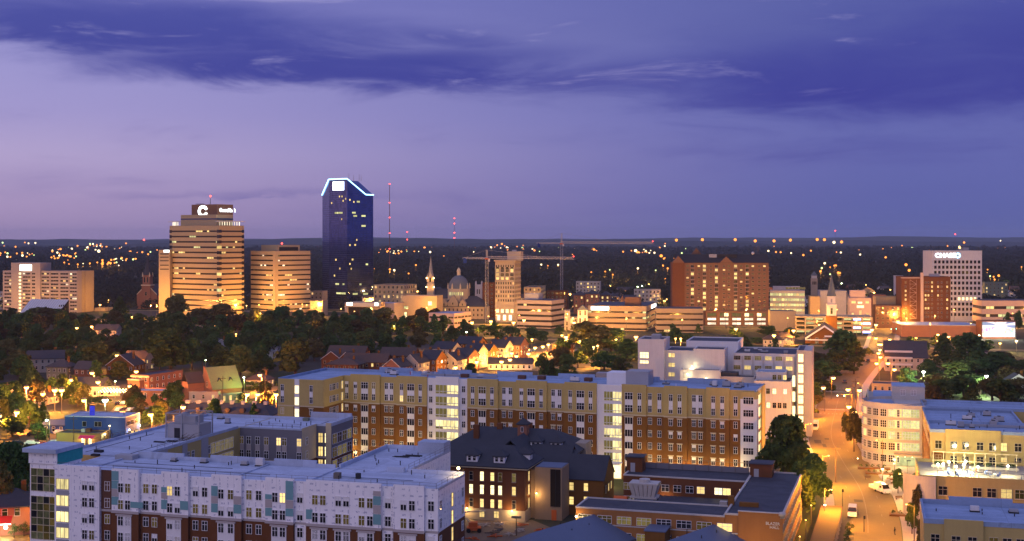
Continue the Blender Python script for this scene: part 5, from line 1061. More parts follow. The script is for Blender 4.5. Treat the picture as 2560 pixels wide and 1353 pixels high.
for r_ in range(3):
    for k in range(11): CT.win(wmesh(1.0, 1.9, 1, 2, 'lit' if RN.random() < .12 else 'glass', 'stone'), k0 * (1 - (k + .5) / 11), -.03, ze - 2.8 - 4 * r_)
du, dv = CT.ux(1147, 14), 14; dz = CT.zz(742, 0, 14); dt = CT.zz(722, 0, 14)
CT.part('drum', MB().prism([(du + 9.2 * math.cos(a), dv + 9.2 * math.sin(a)) for a in [math.pi / 8 + math.pi / 4 * j for j in range(8)]], dz - 4, dt), 'limestone')
CT.part('dome', MB().lathe([(8.6 * math.cos(t), dt + 11 * math.sin(t)) for t in [math.pi / 2 * j / 9 for j in range(9)]] + [(1.3, dt + 11)], 20, c=(du, dv)), 'copper', smooth=True)
CT.part('dome_lantern', MB().lathe([(1.6, dt + 10.8), (1.6, dt + 14), (1.9, dt + 14.1), (1.2, dt + 16), (0, dt + 17.5)], 10, c=(du, dv)), 'cream')
for j in range(8): a = math.pi / 8 + math.pi / 4 * j; CT.part('finial', MB().lathe([(.7, dt), (.6, dt + 2.4), (0, dt + 5)], 6, c=(du + 9 * math.cos(a), dv + 9 * math.sin(a))), 'cream')
for k in range(7): CT.win(wmesh(.9, 2.6, 1, 1, 'litgreen', 'limestone'), du - 5.2 + 1.75 * k, dv - 8.56, dt - 4)
SP = B('church', 'floodlit stone church steeple left of the courthouse dome', 'church', atd(1077, 1150).xy, -6); z0 = SP.zz(716, 0, 0)
SP.box('tower', -3.0, 3.0, -3, 3, 0, z0 + 3, 'limestone'); SP.box('belfry', -2.6, 2.6, -2.6, 2.6, z0 + 3, SP.zz(694, 0, 0), 'limestone'); spire(SP, 0, 0, SP.zz(695, 0, 0), 2.8, SP.zz(640, 0, 0) - SP.zz(695, 0, 0), 'limestone')
for sx in (-1, 1): SP.part('pinnacle', MB().lathe([(.7, z0 + 4), (.5, z0 + 8), (0, z0 + 12)], 6, c=(sx * 2.7, -2.7)), 'limestone')
SP.win(wmesh(1.6, 4, 1, 1, 'dim', 'cream'), 0, -2.64, z0 + 6); SP.part('nave', MB().gwall(-2, 26, 2, 18, 0, 12, 20, 'x'), 'stone'); SP.part('roof', MB().gable(-2, 26, 2, 18, 12, 20, axis='x'), 'slate_blue')
CT2 = B('church_tower', 'battlemented grey stone church tower beside the crane mast', 'church', atd(1196, 1120).xy, -6); zt = CT2.zz(712, 0, 0); CT2.box('tower', -3, 3, 0, 6, 0, zt, 'concrete')
for sx in (-2.6, 2.6):
    for sy in (.3, 5.7): CT2.part('pinnacle', MB().lathe([(.5, zt), (.4, zt + 2), (0, zt + 3.6)], 6, c=(sx, sy)), 'concrete')
for sx in (-1, 1): CT2.win(wmesh(.8, 4, 1, 1, 'glass', 'stone'), sx, -.03, zt - 6)
CT2.box('nave', -18, -3, 4, 16, 0, 12, 'concrete')
simple('brick_hotel', 'narrow red brick building peeking out between crane mast and limestone tower', 'building', 1206, 1237, 707, 1060, 'brick_dark', 'roof_tar', ang=-6, cw=4, litp=.15, lamps=False)
# narrow old shopfronts
s1 = simple('shopfront', 'tall narrow white Victorian shopfront with green mansard roof', 'building', 1444, 1469, 775, 905, 'siding_white', 'copper', ang=-4, cw=2.4, ww=1.0, wh=3.0, pitch=5.2, litp=.1, par=.3); s1.part('mansard', MB().hip(s1.u0, 0, 0, 10, s1.zt, s1.zt + 3.4, .1, ridge=1.2), 'copper')
simple('shopfront', 'low bright-lit shopfront between the ribbon office and the white shopfront', 'building', 1424, 1444, 795, 910, 'siding', 'roof_tar', ang=-4, cw=2.2, ww=1.2, wh=2.4, litp=.7)
simple('shopfront', 'narrow cream shopfront touching the grey ribbon office', 'building', 1411, 1424, 777, 915, 'siding', 'roof_tar', ang=-4, cw=2.2, ww=1.0, wh=2.4, litp=.4)
# beyond the apartment tower, towards the right
pg = simple('office_block', 'concrete office with rows of greenish-lit windows right of apartment tower', 'building', 1925, 2012, 727, 1010, 'concrete', 'roof_blue', pxr=2024, ang=-12, nowin=True)
for j in range(5):
    z = pg.zt - 3.0 - 4.1 * j
    for k in range(12): pg.win(wmesh(1.9, 2.0, 2, 1, RN.choice(['litgreen', 'lit', 'litgreen', 'litgreen']), 'concrete'), pg.u0 * (1 - (k + .5) / 12), -.03, z)
pg.box('roof_house', pg.ux(1932, 8), pg.ux(2000, 8), 8, 14, pg.zt, pg.zt + 3.2, 'concrete')
for k in range(6): pg.win(wmesh(2.2, 1.6, 2, 1, 'curtain', 'cream'), pg.ux(1968, 8) + k * 2.6, 7.97, pg.zt + 1.7)
ct_ = B('campanile', 'square brick bell tower with pyramid cap left of the white steeple', 'tower', atd(2036, 1080).xy, -8); zt = ct_.zz(696, 0, 0)
ct_.box('shaft', -2.6, 2.6, 0, 5.2, 0, zt, 'stone'); ct_.box('belfry', -2.1, 2.1, .5, 4.7, zt, zt + 2.2, 'concrete'); ct_.part('cap', MB().lathe([(3, zt + 2.2), (0, zt + 6)], 4, c=(0, 2.6)), 'copper')
for k in (-1, 0, 1): ct_.win(wmesh(.7, 2.6, 1, 1, 'glass', 'stone'), k * 1.2, -.03, zt - 4)
simple('theatre_block', 'blank pale grey theatre block behind the white steeple', 'building', 2050, 2116, 727, 1010, 'concrete', 'roof_tar', pxr=2130, ang=-8, nowin=True); simple('tan_annex', 'squat windowless brown annex between garage and theatre', 'building', 2025, 2050, 741, 1000, 'officetan', 'roof_tar', nowin=True, ang=-8)
pk = simple('pink_building', 'small pink-lit stucco building with stepped top and lit square windows', 'building', 2124, 2178, 745, 930, 'pinkstone', 'roof_tar', pxr=2190, ang=-10, nowin=True); pk.box('upper_block', pk.u0 + .6, -4, 1.5, 10, pk.zt, pk.zz(727, 0, 0), 'pinkstone')
for px, y, w_, h2 in ((2134, 756, 3, 1.6), (2150, 757, 3, 1.3), (2168, 756, 2.4, 1.6), (2151, 767, 5, 1.8), (2132, 785, 1.6, 1.2), (2151, 783, 1.6, 4), (2169, 785, 1.6, 1.2), (2134, 798, 1.2, 1.3), (2169, 798, 1.2, 1.3)): pk.win(wmesh(w_, h2, 2, 1, RN.choice(['lit', 'bright', 'lit']) if y < 790 else 'glass', 'pinkstone'), pk.ux(px), -.03, pk.zz(y, -4, 0))
simple('yellow_block', 'tan block with blank upper wall right of the pink building', 'building', 2190, 2254, 742, 960, 'officetan', 'roof_tar', ang=-8, nowin=True); simple('brown_block', 'brown brick block with few lit windows behind street trees', 'building', 2188, 2252, 764, 935, 'apt_brick', 'roof_tar', ang=-8, litp=.15)
st = B('church', 'white wooden church with tall thin steeple and arched louvre', 'church', atd(2079, 850).xy, -12); zb = st.zz(790, 0, 0); z1 = st.zz(762, 0, 0); z2 = st.zz(741, 0, 0)
st.box('tower_base', -3.6, 3.6, 0, 7.2, 0, zb, 'brick'); st.box('tower', -3.1, 3.1, .4, 6.8, zb, z1, 'siding_white'); st.box('belfry', -2.5, 2.5, 1, 6.2, z1, z2, 'siding_white'); st.box('cornice', -3.4, 3.4, .1, 7.1, z1 - .3, z1, 'white'); spire(st, 0, 3.6, z2, 3.2, st.zz(684, 0, 3.6) - z2, 'copper', 8); st.win(wmesh(1.5, 3.8, 1, 2, 'curtain', 'white'), 0, .37, zb + 3.2); st.win(wmesh(1.2, 2.6, 1, 1, 'grey', 'white'), 0, .97, z1 + 2.6)
pd = B('church_house', 'brick meeting house with dark gabled roof and white pediment', 'building', atd(2110, 795).xy, -14); q0 = pd.ux(2013); ze = pd.zz(848, 0, 0); zr = pd.zz(816, 0, 0)
pd.part('wall', MB().gwall(q0, 0, 0, 34, 0, ze, zr, 'y'), 'brick'); pd.part('roof', MB().gable(q0, 0, 0, 34, ze, zr, axis='y', over=1.2, t=.4), 'shingle_brown')
for sg in (0, 1):
    xa = q0 if sg else 0; pd.part('pediment_trim', MB().poly([(xa, -1.25, ze - .6), (xa, -1.25, ze + .5), (q0 / 2, -1.25, zr + .5), (q0 / 2, -1.25, zr - .7)]), 'white')
pd.box('porch_beam', q0, 0, -1.2, 0, ze - 1.1, ze - .4, 'white'); pd.box('porch_roof', q0 * .5, -2, -5, -.1, 4.6, 5.2, 'white')
for k in range(5): pd.win(wmesh(1.6, 2.2, 2, 2, 'lit' if k == 3 else 'glass', 'white'), q0 * (1 - (k + .5) / 5), -.03, 2.6)
for k in range(3): pd.win(wmesh(1.8, 1.8, 2, 2, 'curtain', 'white'), q0 * (.3 + .2 * k), -.03, ze - 2.6)
gr2 = B('parking_deck', 'open yellow-lit parking deck below the white steeple', 'building', atd(2180, 870).xy, -10); g0 = gr2.ux(1990)
for j in range(4): gr2.box('deck', g0, 0, 0, 22, 2.9 * j + 2.6, 2.9 * j + 3.6, 'officeorange')
gr2.box('back_wall', g0, 0, 21, 22, 0, 12.2, 'officeorange')
for k in range(9): gr2.box('column', g0 * (1 - k / 8) - .4, g0 * (1 - k / 8) + .4, 0.1, .9, 0, 12.2, 'officeorange')
for j in range(4):
    for k in range(8):
        u = g0 * (1 - (k + .5) / 8); bl = k > 5
        gr2.win(wmesh(-g0 / 8 * .8, 1.2, 1, 1, 'bluelt' if (bl and (j + k) % 2) else ('litgreen' if RN.random() < .5 else 'dim'), None), u, 5, 2.9 * j + 1.6)
OFF.append((gr2, g0, 22))
simple('low_hall', 'blank orange-lit low wall block beside the apartment podium', 'building', 1927, 1990, 778, 905, 'officeorange', 'roof_tar', ang=-6, nowin=True, dep=18)
# brick hotel with fire stairs and the pale bank tower behind
CS = B('bank_tower', 'pale square-windowed bank tower with white sign and blue ring emblem', 'tower', atd(2455, 1010).xy, -4); cu_ = CS.ux(2331); zt = CS.zz(627, 0, 0)
CS.block(cu_, 0, 0, 30, zt - .5, 'conc_white', 'roof_tar', par=.5)
for j in range(14):
    z = zt - 8.9 - 4.15 * j
    if z < 1.5: break
    for k in range(12): CS.win(wmesh(1.75, 2.3, 1, 1, ('bright' if j == 7 and 5 < k < 11 else ('dim' if RN.random() < .06 else 'glass')), 'officetan', t=.12), cu_ * (1 - (k + .75) / 12.5), -.03, z)
text('CHASE', CS.e, (CS.ux(2337.5), -.15, CS.zz(643.5, 0, 0)), 4.6, 'signwhite', bold=.12, sx=1.14); CS.part('ring_emblem', MB().lathe([(1.2, -.1), (2.2, -.1), (2.2, .1), (1.2, .1), (1.2, -.1)], 8), 'ledblue').matrix_local = __import__('mathutils').Matrix.Translation((CS.ux(2394.5), -.2, CS.zz(639, 0, 0))) @ __import__('mathutils').Matrix.Rotation(math.pi / 2, 4, 'X')
for px, y in ((2333, 617), (2367, 605), (2407, 600), (2446, 617)): CS.part('antenna', MB().cyl((CS.ux(px, 5), 5, zt), (CS.ux(px, 5), 5, CS.zz(y, 0, 5)), .2, .15, 4), 'pole')
CS.part('roof_lamp', MB().lathe([(0, -.9), (.9, 0), (0, .9)], 8), 'sodium').location = (CS.ux(2399, 6), 6, zt + 2.4); CS.box('roof_unit', CS.ux(2400, 10), CS.ux(2422, 10), 10, 16, zt, zt + 2.4, 'grey'); OFF.append((CS, cu_, 30))
BH = B('brick_hotel', 'dark red brick hotel with outside fire stairs and pale chimney strip', 'building', atd(2376, 935).xy, -5); bu = BH.ux(2254); zt = BH.zz(692, 0, 0); BH.block(bu, 0, 0, 20, zt - .5, 'brick_dark', 'roof_tar', par=.5); BH.box('pale_end', 0, .3, -.1, 20, 0, zt - .6, 'concrete'); BH.box('chimney', BH.ux(2301), BH.ux(2308), -.9, 1, 0, BH.zz(682, 0, 0), 'pinkstone'); BH.box('roof_unit', BH.ux(2325, 6), BH.ux(2349, 6), 6, 10, zt, zt + 2, 'grey'); BH.box('cornice', bu - .6, BH.ux(2300), -.7, 0, zt - 1.2, zt - .6, 'pinkstone')
for j in range(9):
    z = zt - 4.2 - 3.15 * j
    for px in (2264, 2314, 2321, 2330, 2345, 2354, 2368): BH.win(wmesh(1.1, 1.5, 2, 2, ('lit' if RN.random() < (.6 if j in (2, 3, 4, 6) else .15) else RN.choice(['glass', 'dim'])), 'pinkstone'), BH.ux(px), -.03, z)
    fs = MB(); a, c = BH.ux(2275, -1.5), BH.ux(2291, -1.5); fs.box(a, c, -1.6, -.1, z - 1.3, z - 1.15); p0, p1 = ((a, z - 1.2), (c, z + 1.9)) if j % 2 else ((c, z - 1.2), (a, z + 1.9)); fs.cyl((p0[0], -1.5, p0[1]), (p1[0], -1.5, p1[1]), .1, .1, 4); fs.cyl((a, -1.6, z - 1.2), (a, -1.6, z + 2), .08, .08, 4); fs.cyl((c, -1.6, z - 1.2), (c, -1.6, z + 2), .08, .08, 4); BH.part('fire_stair', fs, 'pinkstone')
OFF.append((BH, bu, 20))
ow = B('low_hall', 'long low hall with plain orange-lit wall below the brick hotel', 'building', atd(2451, 850).xy, -6); ou = ow.ux(2254); ow.block(ou, 0, 0, 34, ow.zz(815, 0, 0), 'redbrick', 'roof_blue', par=.4, pmat='grey'); OFF.append((ow, ou, 34))
ms = B('mural_screen', 'floodlit mural of people under rays, on a building end wall', 'mural', atd(2540, 835).xy, -3); mu = ms.ux(2454); zt = ms.zz(805, 0, 0); ms.box('wall', mu, 0, .1, 12, 0, zt + .6, 'brick_dark')
def muralmat():
    m = bpy.data.materials.new('mural'); m.use_nodes = True; t = NT(m.node_tree)
    co = t.node('ShaderNodeTexCoord').outputs['Object']; x, y, z = t.sep(co); cx_, cz_ = mu * .45, 9.0
    an = t.m('ARCTAN2', t.m('SUBTRACT', z, cz_), t.m('SUBTRACT', x, cx_)); ray = t.m('GREATER_THAN', t.m('SINE', t.m('MULTIPLY', an, 14.0)), .1)
    n = t.noise(t.xyz(t.m('MULTIPLY', x, 1.0), 0, t.m('MULTIPLY', z, .35)), .9, 4, .6, out='Color')
    hs = t.node('ShaderNodeHueSaturation'); hs.inputs['Saturation'].default_value = 2.4; t.put(hs.inputs['Color'], n)
    c = t.mix(ray, (.10, .18, .40), (.62, .66, .72)); fig = t.smooth(z, 8.2, 6.4); c = t.mix(t.m('MULTIPLY', fig, .8), c, hs.outputs[0])
    dd = t.m('SQRT', t.m('ADD', t.m('POWER', t.m('SUBTRACT', x, cx_), 2.0), t.m('POWER', t.m('SUBTRACT', z, cz_), 2.0))); c = t.mix(t.smooth(dd, 5.0, 1.0), c, (.85, .85, .8))
    p = t.node('ShaderNodeBsdfPrincipled'); t.put(p.inputs['Base Color'], c); p.inputs['Roughness'].default_value = .7; o = t.node('ShaderNodeOutputMaterial'); t.L.new(p.outputs[0], o.inputs[0]); return m
M['mural'] = muralmat(); ms.box('mural_panel', mu + .5, -.5, -.05, .08, 1.4, zt, 'mural'); ms.box('frame', mu, mu + .45, -.2, .08, 0, zt + .3, 'dark'); ms.box('frame', -.45, 0, -.2, .08, 0, zt + .3, 'dark')
lw = office('office_block', 'long pale ribbon-windowed building at the right edge beyond the mural', 'building', 2640, 960, -3, 2455, 2650, 752, 6.0, 2.2, 'pinkstone', lit=.6, gl=('lit', 'litgreen', 'lit'), dep=24, top=4.2, segw=3)
# small downtown fabric
for (nm, lab, x0, x1, yt, d, wl, pr) in (('brick_block', 'grey brick block with lit upper windows right of the limestone tower', 1310, 1352, 718, 1090, 'officetan', 1364), ('brick_block', 'low slate-roofed brick building at the foot of the far crane mast', 1366, 1418, 727, 1120, 'brick_dark', None), ('town_house', 'red brick house with dormers right of the far crane mast', 1434, 1461, 738, 1110, 'redbrick', None), ('town_house', 'three-storey red brick house with porch lights behind the ribbon office', 1463, 1497, 735, 1100, 'redbrick', 1500), ('town_house', 'brick house with lit windows under a hipped roof behind the ribbon office', 1500, 1525, 738, 1120, 'redbrick', None),
        ('yellow_block', 'cream plastered low building with lit windows below the orange banded office', 627, 735, 782, 960, 'yellow_wall', None), ('stone_block', 'small orange-lit building left of the glass tower foot', 775, 806, 752, 1080, 'officeorange', None), ('brick_block', 'low brick block showing behind trees between hotel and church', 236, 262, 770, 1150, 'officeorange', None), ('white_block', 'long white low building far behind the brick houses', 1440, 1500, 704, 1330, 'siding', None), ('shed', 'pale low shed with lit windows near the courthouse right side', 1585, 1650, 724, 1180, 'siding', None), ('flat_block', 'low dim block left of the hotel at the picture edge', -20, 8, 730, 1180, 'grey', None),
        ('stone_block', 'small lit gabled building between banded office and glass tower', 776, 806, 728, 1140, 'stone', None), ('brick_block', 'lit brick gable-top house right of the pink building roof', 2180, 2215, 737, 1050, 'redbrick', None), ('white_block', 'white low house right of the steeple among trees', 2240, 2262, 690, 1300, 'siding_white', None), ('shed', 'green-roofed low shed right of the pale bank tower', 2462, 2520, 706, 1250, 'siding_green', None)):
    b = simple(nm, lab, 'building', x0, x1, yt, d, wl, 'slate_blue', pxr=pr, ang=-8, litp=.45, lamps=(d < 1100), cw=3.4)
    if 'house' in nm: b.part('roof', MB().hip(b.u0, 0, 0, b.v1, b.zt, b.zt + 3.2, .4), 'slate_blue')
# tower cranes
def crane(label, px, d, ymast, yj, xj0, xj1, dj0, dj1, mat='steel'):
    b = B('tower_crane', label, 'crane', atd(px, d).xy, 0); zj = b.zz(yj, 0, 0); zt = b.zz(ymast, 0, 0); s_ = 1.1
    def lattice(name, p0, p1, hw, n, tri=False):
        mb = MB(); p0 = Vector(p0); p1 = Vector(p1); a = (p1 - p0).normalized(); e = (Vector((0, 0, 1)) if abs(a.z) < .8 else Vector((1, 0, 0))); f = a.cross(e).normalized(); e = f.cross(a).normalized()
        cs = [e * hw + f * hw, e * hw - f * hw, -e * hw - f * hw, -e * hw + f * hw] if not tri else [e * hw * 1.6, f * hw, -f * hw]
        for c in cs: mb.cyl(p0 + c, p1 + c, .17, .17, 4)
        for i in range(n):
            q0 = p0 + (p1 - p0) * (i / n); q1 = p0 + (p1 - p0) * ((i + 1) / n)
            for j in range(len(cs)): k = (j + 1) % len(cs); mb.cyl(q0 + cs[j], q1 + cs[k], .08, .08, 3); mb.cyl(q0 + cs[j], q0 + cs[k], .07, .07, 3)
        return b.part(name, mb, 'steel' if name == 'mast' else 'concrete')
    lattice('mast', (0, 0, 0), (0, 0, zj), s_, int(zj / 3)); lattice('tower_head', (0, 0, zj + 1), (0, 0, zt), .5, 5)
    j1 = Vector(((xj1 - CX) * dj1 / F, dj1)) - b.O; j0 = Vector(((xj0 - CX) * dj0 / F, dj0)) - b.O
    z1 = zj + 1; L = j1.length; lattice('jib', (0, 0, z1), (j1.x, j1.y, z1), .9, int(L / 2.6), True); lattice('counter_jib', (0, 0, z1), (j0.x, j0.y, z1), .5, int(j0.length / 2.6))
    tie = MB(); tie.cyl((0, 0, zt), (j1.x * .6, j1.y * .6, z1 + 1.5), .09, .09, 4); tie.cyl((0, 0, zt), (j0.x * .9, j0.y * .9, z1 + .5), .09, .09, 4); b.part('tie_bar', tie, 'steel')
    b.box('counterweight', j0.x * .92 - 1, j0.x * .92 + 1.5, j0.y * .92 - 1, j0.y * .92 + 1, z1 - 4, z1, 'blue_paint'); b.box('cab', .8, 2.4, -1.2, .6, z1 - 2.6, z1 - .4, 'conc_white'); b.box('slewing_ring', -1.6, 1.6, -1.6, 1.6, z1 - .9, z1 + .1, 'orange_paint')
    b.part('beacon', MB().lathe([(0, -.5), (.5, 0), (0, .5)], 6), 'red').location = (j1.x, j1.y, z1 + 2)
crane('near tower crane with level pale jib crossing before the limestone tower', 1217, 1000, 625, 649, 1157, 1434, 1010, 960); crane('far tower crane, the higher one, long jib over the dark woods', 1404, 1150, 583, 611, 1342, 1632, 1180, 1010)
# guyed radio mast with red lights, and slim far masts
def mast(label, px, d, ytop, ybase, ys, r=.7):
    b = B('radio_mast', label, 'mast', atd(px, d).xy, 0); b.part('pole', MB().cyl((0, 0, 0), (0, 0, b.zz(ytop, 0, 0)), r, r * .6, 5), 'redbrick')
    for y in ys: link('beacon', MB().lathe([(0, -d / 1700), (d / 1700, 0), (0, d / 1700)], 8).mesh('beacon', [M['red']], True), b.e, (0, 0, b.zz(y, 0, 0)))
mast('tall red and white radio mast with stacked red beacons beside the glass tower', 974, 2500, 458, 630, (460, 507, 544, 583, 622), .9); mast('distant thin radio mast with red beacons above the courthouse dome', 1136, 5200, 545, 600, (546, 559, 582, 595), .8)
mast('faint far mast with one red beacon over the horizon left of the high crane jib', 1018, 5600, 578, 600, (580, 599), .8); mast('faint far mast with red beacon near the right end of the horizon', 2088, 6000, 577, 600, (577,), .8); mast('faint far mast with red beacon above the pale bank tower', 2388, 6000, 586, 600, (586,), .8)

# lit houses and halls climbing the rise behind downtown
rh = random.Random(44); hl = []
for i in range(34):
    px = rh.choice([rh.uniform(1310, 1680), rh.uniform(1310, 1680), rh.uniform(1935, 2250), rh.uniform(940, 1110), rh.uniform(2460, 2560)]); d = rh.uniform(1130, 1500); hl.append((px, d))
hl.sort()
for i, (px, d) in enumerate(hl):
    p = atd(px, d); b = B('hillside_house', '%s small lit house from the left on the wooded rise behind downtown' % ordn(i), 'house', (p.x, p.y), rh.uniform(-30, 20), 'lit houses on the rise behind downtown'); wd_, dp_, ze, zr = rh.uniform(9, 20), rh.uniform(8, 12), rh.uniform(6, 11), 0; zr = ze + rh.uniform(2, 5); ax_ = rh.choice('xy')
    b.part('wall', MB().gwall(-wd_, 0, 0, dp_, 0, ze, zr, ax_), rh.choice(['redbrick', 'siding', 'siding_white', 'officetan'])); b.part('roof', MB().gable(-wd_, 0, 0, dp_, ze, zr, axis=ax_, over=.4), rh.choice(['slate_blue', 'shingle_brown', 'shingle']))
    for r_ in range(2):
        for k in range(int(wd_ / 3)): b.win(wmesh(1.2, 1.6, 2, 2, rh.choice(['lit', 'lit', 'dim', 'glass']), 'cream'), -wd_ + 1.5 + 3 * k, -.03, ze - 1.6 - 3.1 * r_)
    if i % 2 == 0: q = b.O - b.V * 9 - b.U * wd_ * .5; lamp((q.x, q.y), 'yard lamp before the %s house of the wooded rise' % ordn(i), 7, 'sodium', SOD, 9000, .8, group='yard lamps on the wooded rise')
# ================================================================== HOUSES AND SMALL BUILDINGS
def house(label, pxr, yb, wm, dep, ze, zr, axis='x', wall='siding', roof='shingle', ang=-14, name='house', rows=2, litp=.25, chim=1, cols=None, z0=0.0, porch=False, roofk='gable', group=None, frame='white', ww=.95, wh=1.5):
    p = at(pxr, yb); b = B(name, label, 'house' if name in ('house', 'row_house', 'bungalow') else 'building', (p.x, p.y), ang, group); u0 = -wm; b.u0 = u0; b.v1 = dep; b.zt = ze
    if roofk == 'gable': b.part('wall', MB().gwall(u0, 0, 0, dep, 0, ze, zr, axis), wall); b.part('roof', MB().gable(u0, 0, 0, dep, ze, zr, axis=axis, over=.45), roof)
    elif roofk == 'hip': b.box('wall', u0, 0, 0, dep, 0, ze, wall); b.part('roof', MB().hip(u0, 0, 0, dep, ze, zr, .5), roof)
    else: b.block(u0, 0, 0, dep, ze, wall, roof, par=.5)
    if roofk == 'gable' and axis == 'y':
        for s_ in (0, 1):
            xa = u0 - .45 if s_ else .45; k = (zr - ze) / (wm / 2); b.part('barge_board', MB().poly([(xa, -.47, ze - .45 * k), (xa, -.47, ze - .45 * k + .3), (u0 / 2, -.47, zr + .3), (u0 / 2, -.47, zr)]), 'siding_white')
    n = cols or max(2, int(wm / 2.6))
    for r_ in range(rows):
        z = ze - 1.5 - 3.0 * r_
        for k in range(n): b.win(wmesh(ww, wh, 1, 2, RN.choice(['lit', 'dim']) if RN.random() < litp else 'glass', frame), u0 * (1 - (k + .5) / n), -.02, z)
        for k in range(max(1, int(dep / 3.4))): b.win(wmesh(ww, wh, 1, 2, 'lit' if RN.random() < litp else 'glass', frame), .02, (k + .5) * dep / max(1, int(dep / 3.4)), z, RIGHT)
    for k in range(chim): u = u0 * (.25 + .5 * k); b.box('chimney', u - .45, u + .45, dep * .55, dep * .55 + .8, ze, zr + 1.3, 'brick')
    if porch: b.box('porch_roof', u0, 0, -2.2, -.05, 2.9, 3.2, roof); b.box('porch_post', u0 + .2, u0 + .4, -2.1, -1.9, 0, 2.9, 'white'); b.box('porch_post', -.4, -.2, -2.1, -1.9, 0, 2.9, 'white')
    return b
defm('shingle_tan', (.21, .195, .10), var=.2, scale=.8)
# left quarter
h = house('long cream two-storey house with white gable end among left trees', 160, 930, 17, 9, 7, 10.4, 'x', 'siding', 'shingle', 18, litp=.0); h.box('white_end', -17.2, -17.05, 0, 9, 0, 7, 'siding_white')
house('small hip-roofed grey house below the long cream house', 168, 948, 11, 9, 5.6, 8.8, wall='siding_green', roofk='hip', litp=.1); house('dark-roofed house with white vents right of the grey hip-roofed house', 228, 950, 9, 8, 5, 8.2, wall='brown', chim=0, litp=0)
house('brick house with wide plain gable end and small attic window', 334, 938, 14, 12, 4.6, 9.6, 'y', 'brick', 'shingle', -10, rows=1, litp=0); house('pale house with dormered roof behind the plain brick gable', 362, 925, 12, 9, 5.5, 9, 'x', 'siding', 'shingle_brown', litp=.2)
house('bungalow with shallow gable beside the brightest orange lamp', 120, 1012, 9.5, 8, 3, 5.6, 'y', 'siding', 'shingle_brown', -12, 'bungalow', rows=1, litp=.3); house('bungalow with twin gables left of the brightest orange lamp', 58, 1010, 9, 8, 3, 5.4, 'y', 'siding', 'shingle_brown', -12, 'bungalow', rows=1, litp=.2); house('low wide dark-roofed house behind the brightest orange lamp', 255, 985, 17, 9, 3.4, 6.4, 'x', 'siding_green', 'shingle', -12, 'bungalow', rows=1, litp=.0, chim=0)
house('yellow-lit small gable house at the left edge lawn', 74, 1048, 7, 7, 3.2, 6.0, 'y', 'siding', 'shingle', -12, 'bungalow', rows=1, litp=.4); house('teal-roofed shed left of the blue restaurant', 162, 1085, 8, 7, 3, 4.2, 'x', 'blue_paint', 'metal_roof', -8, 'shed', rows=1, litp=.0, chim=0)
house('blue-grey gabled house lost among dark trees', 578, 893, 11, 10, 6, 10, 'y', 'grey', 'slate_blue', 24, litp=0); house('house with pale lit blue roof between two big dark trees', 690, 900, 8, 9, 5, 7.6, 'x', 'grey', 'roof_white', -8, litp=0)
house('small house with tan roof and lit porch right of the lamp pole', 668, 968, 10, 8, 3.2, 5.6, 'x', 'siding', 'shingle_brown', -12, 'bungalow', rows=1, litp=.5, roofk='hip')
house('slate-roofed long house deep in the dark trees by the hotel lamp', 290, 845, 16, 10, 5, 8.5, 'x', 'siding', 'slate_blue', -10, litp=0, chim=0)
# brick restaurant pair
R1 = house('two-storey brick building with white cornice beside the string-lit patio', 372, 990, 9, 22, 8.2, 8.2, roofk='flat', wall='redbrick', roof='roof_tar', ang=-24, name='brick_building', litp=.05, chim=0); R1.box('cornice', -9.3, .3, -.4, .1, 7.6, 8.3, 'cream'); R1.box('lower_bay', -8.5, -2.5, -3, 0, 0, 6.6, 'redbrick'); R1.box('bay_cornice', -8.8, -2.2, -3.3, 0, 6.6, 7.0, 'cream')
R2 = house('one-storey orange brick restaurant with pale flat roof and wall sign', 421, 1015, 15, 10, 5.4, 5.4, roofk='flat', wall='redbrick', roof='roof_blue', ang=-6, name='restaurant', rows=1, cols=4, litp=0, chim=0, wh=2.0); R2.box('wall_sign', -5.4, -2.8, -.1, 0, 4.2, 4.8, 'cream')
sconce(R2, 'bright yellow wall lamp on the orange brick restaurant', -13, -.3, 4.5, power=2600, r=.35); sconce(R2, 'pink-white wall lamp at the right end of the orange brick restaurant', -1.2, -.3, 3.0, em='magenta', col=(1, .4, .6), power=300, r=.35)
# patio string lights
pt = empty('string_lights', 'rows of warm string lights over the restaurant patio', 'string lights', at(300, 1005)); q = at(300, 1005)
for k in range(4): link('cable', MB().cyl((-9, 2.5 * k, 4.2 + .2 * k), (9, 2.5 * k - 2, 4.4), .03, .03, 4).mesh('cable', [M['dark']]), pt)
BUL = MB().lathe([(0, -.22), (.22, 0), (0, .22)], 6).mesh('bulb', [M['warmw']])
for k in range(4):
    for j in range(14): link('bulb', BUL, pt, (-8.6 + 1.3 * j, 2.5 * k - 2 * (j / 14), 4.0 + .2 * k * (1 - j / 14)))
for x in (-9, 9):
    link('post', MB().cyl((x, 0, 0), (x, 0, 4.4), .08, .08, 5).mesh('post', [M['pole']]), pt); L = bpy.data.lights.new('string_glow', 'POINT'); L.energy = 3200; L.color = WARM; L.shadow_soft_size = 1.0; link('string_glow', L, pt, (x * .5, 4, 3.6))
pav = house('long low patio awning roof lit from below behind the string lights', 300, 990, 20, 6, 3.0, 3.0, roofk='flat', wall='siding', roof='roof_white', ang=18, name='patio_shelter', rows=1, litp=.6, chim=0)
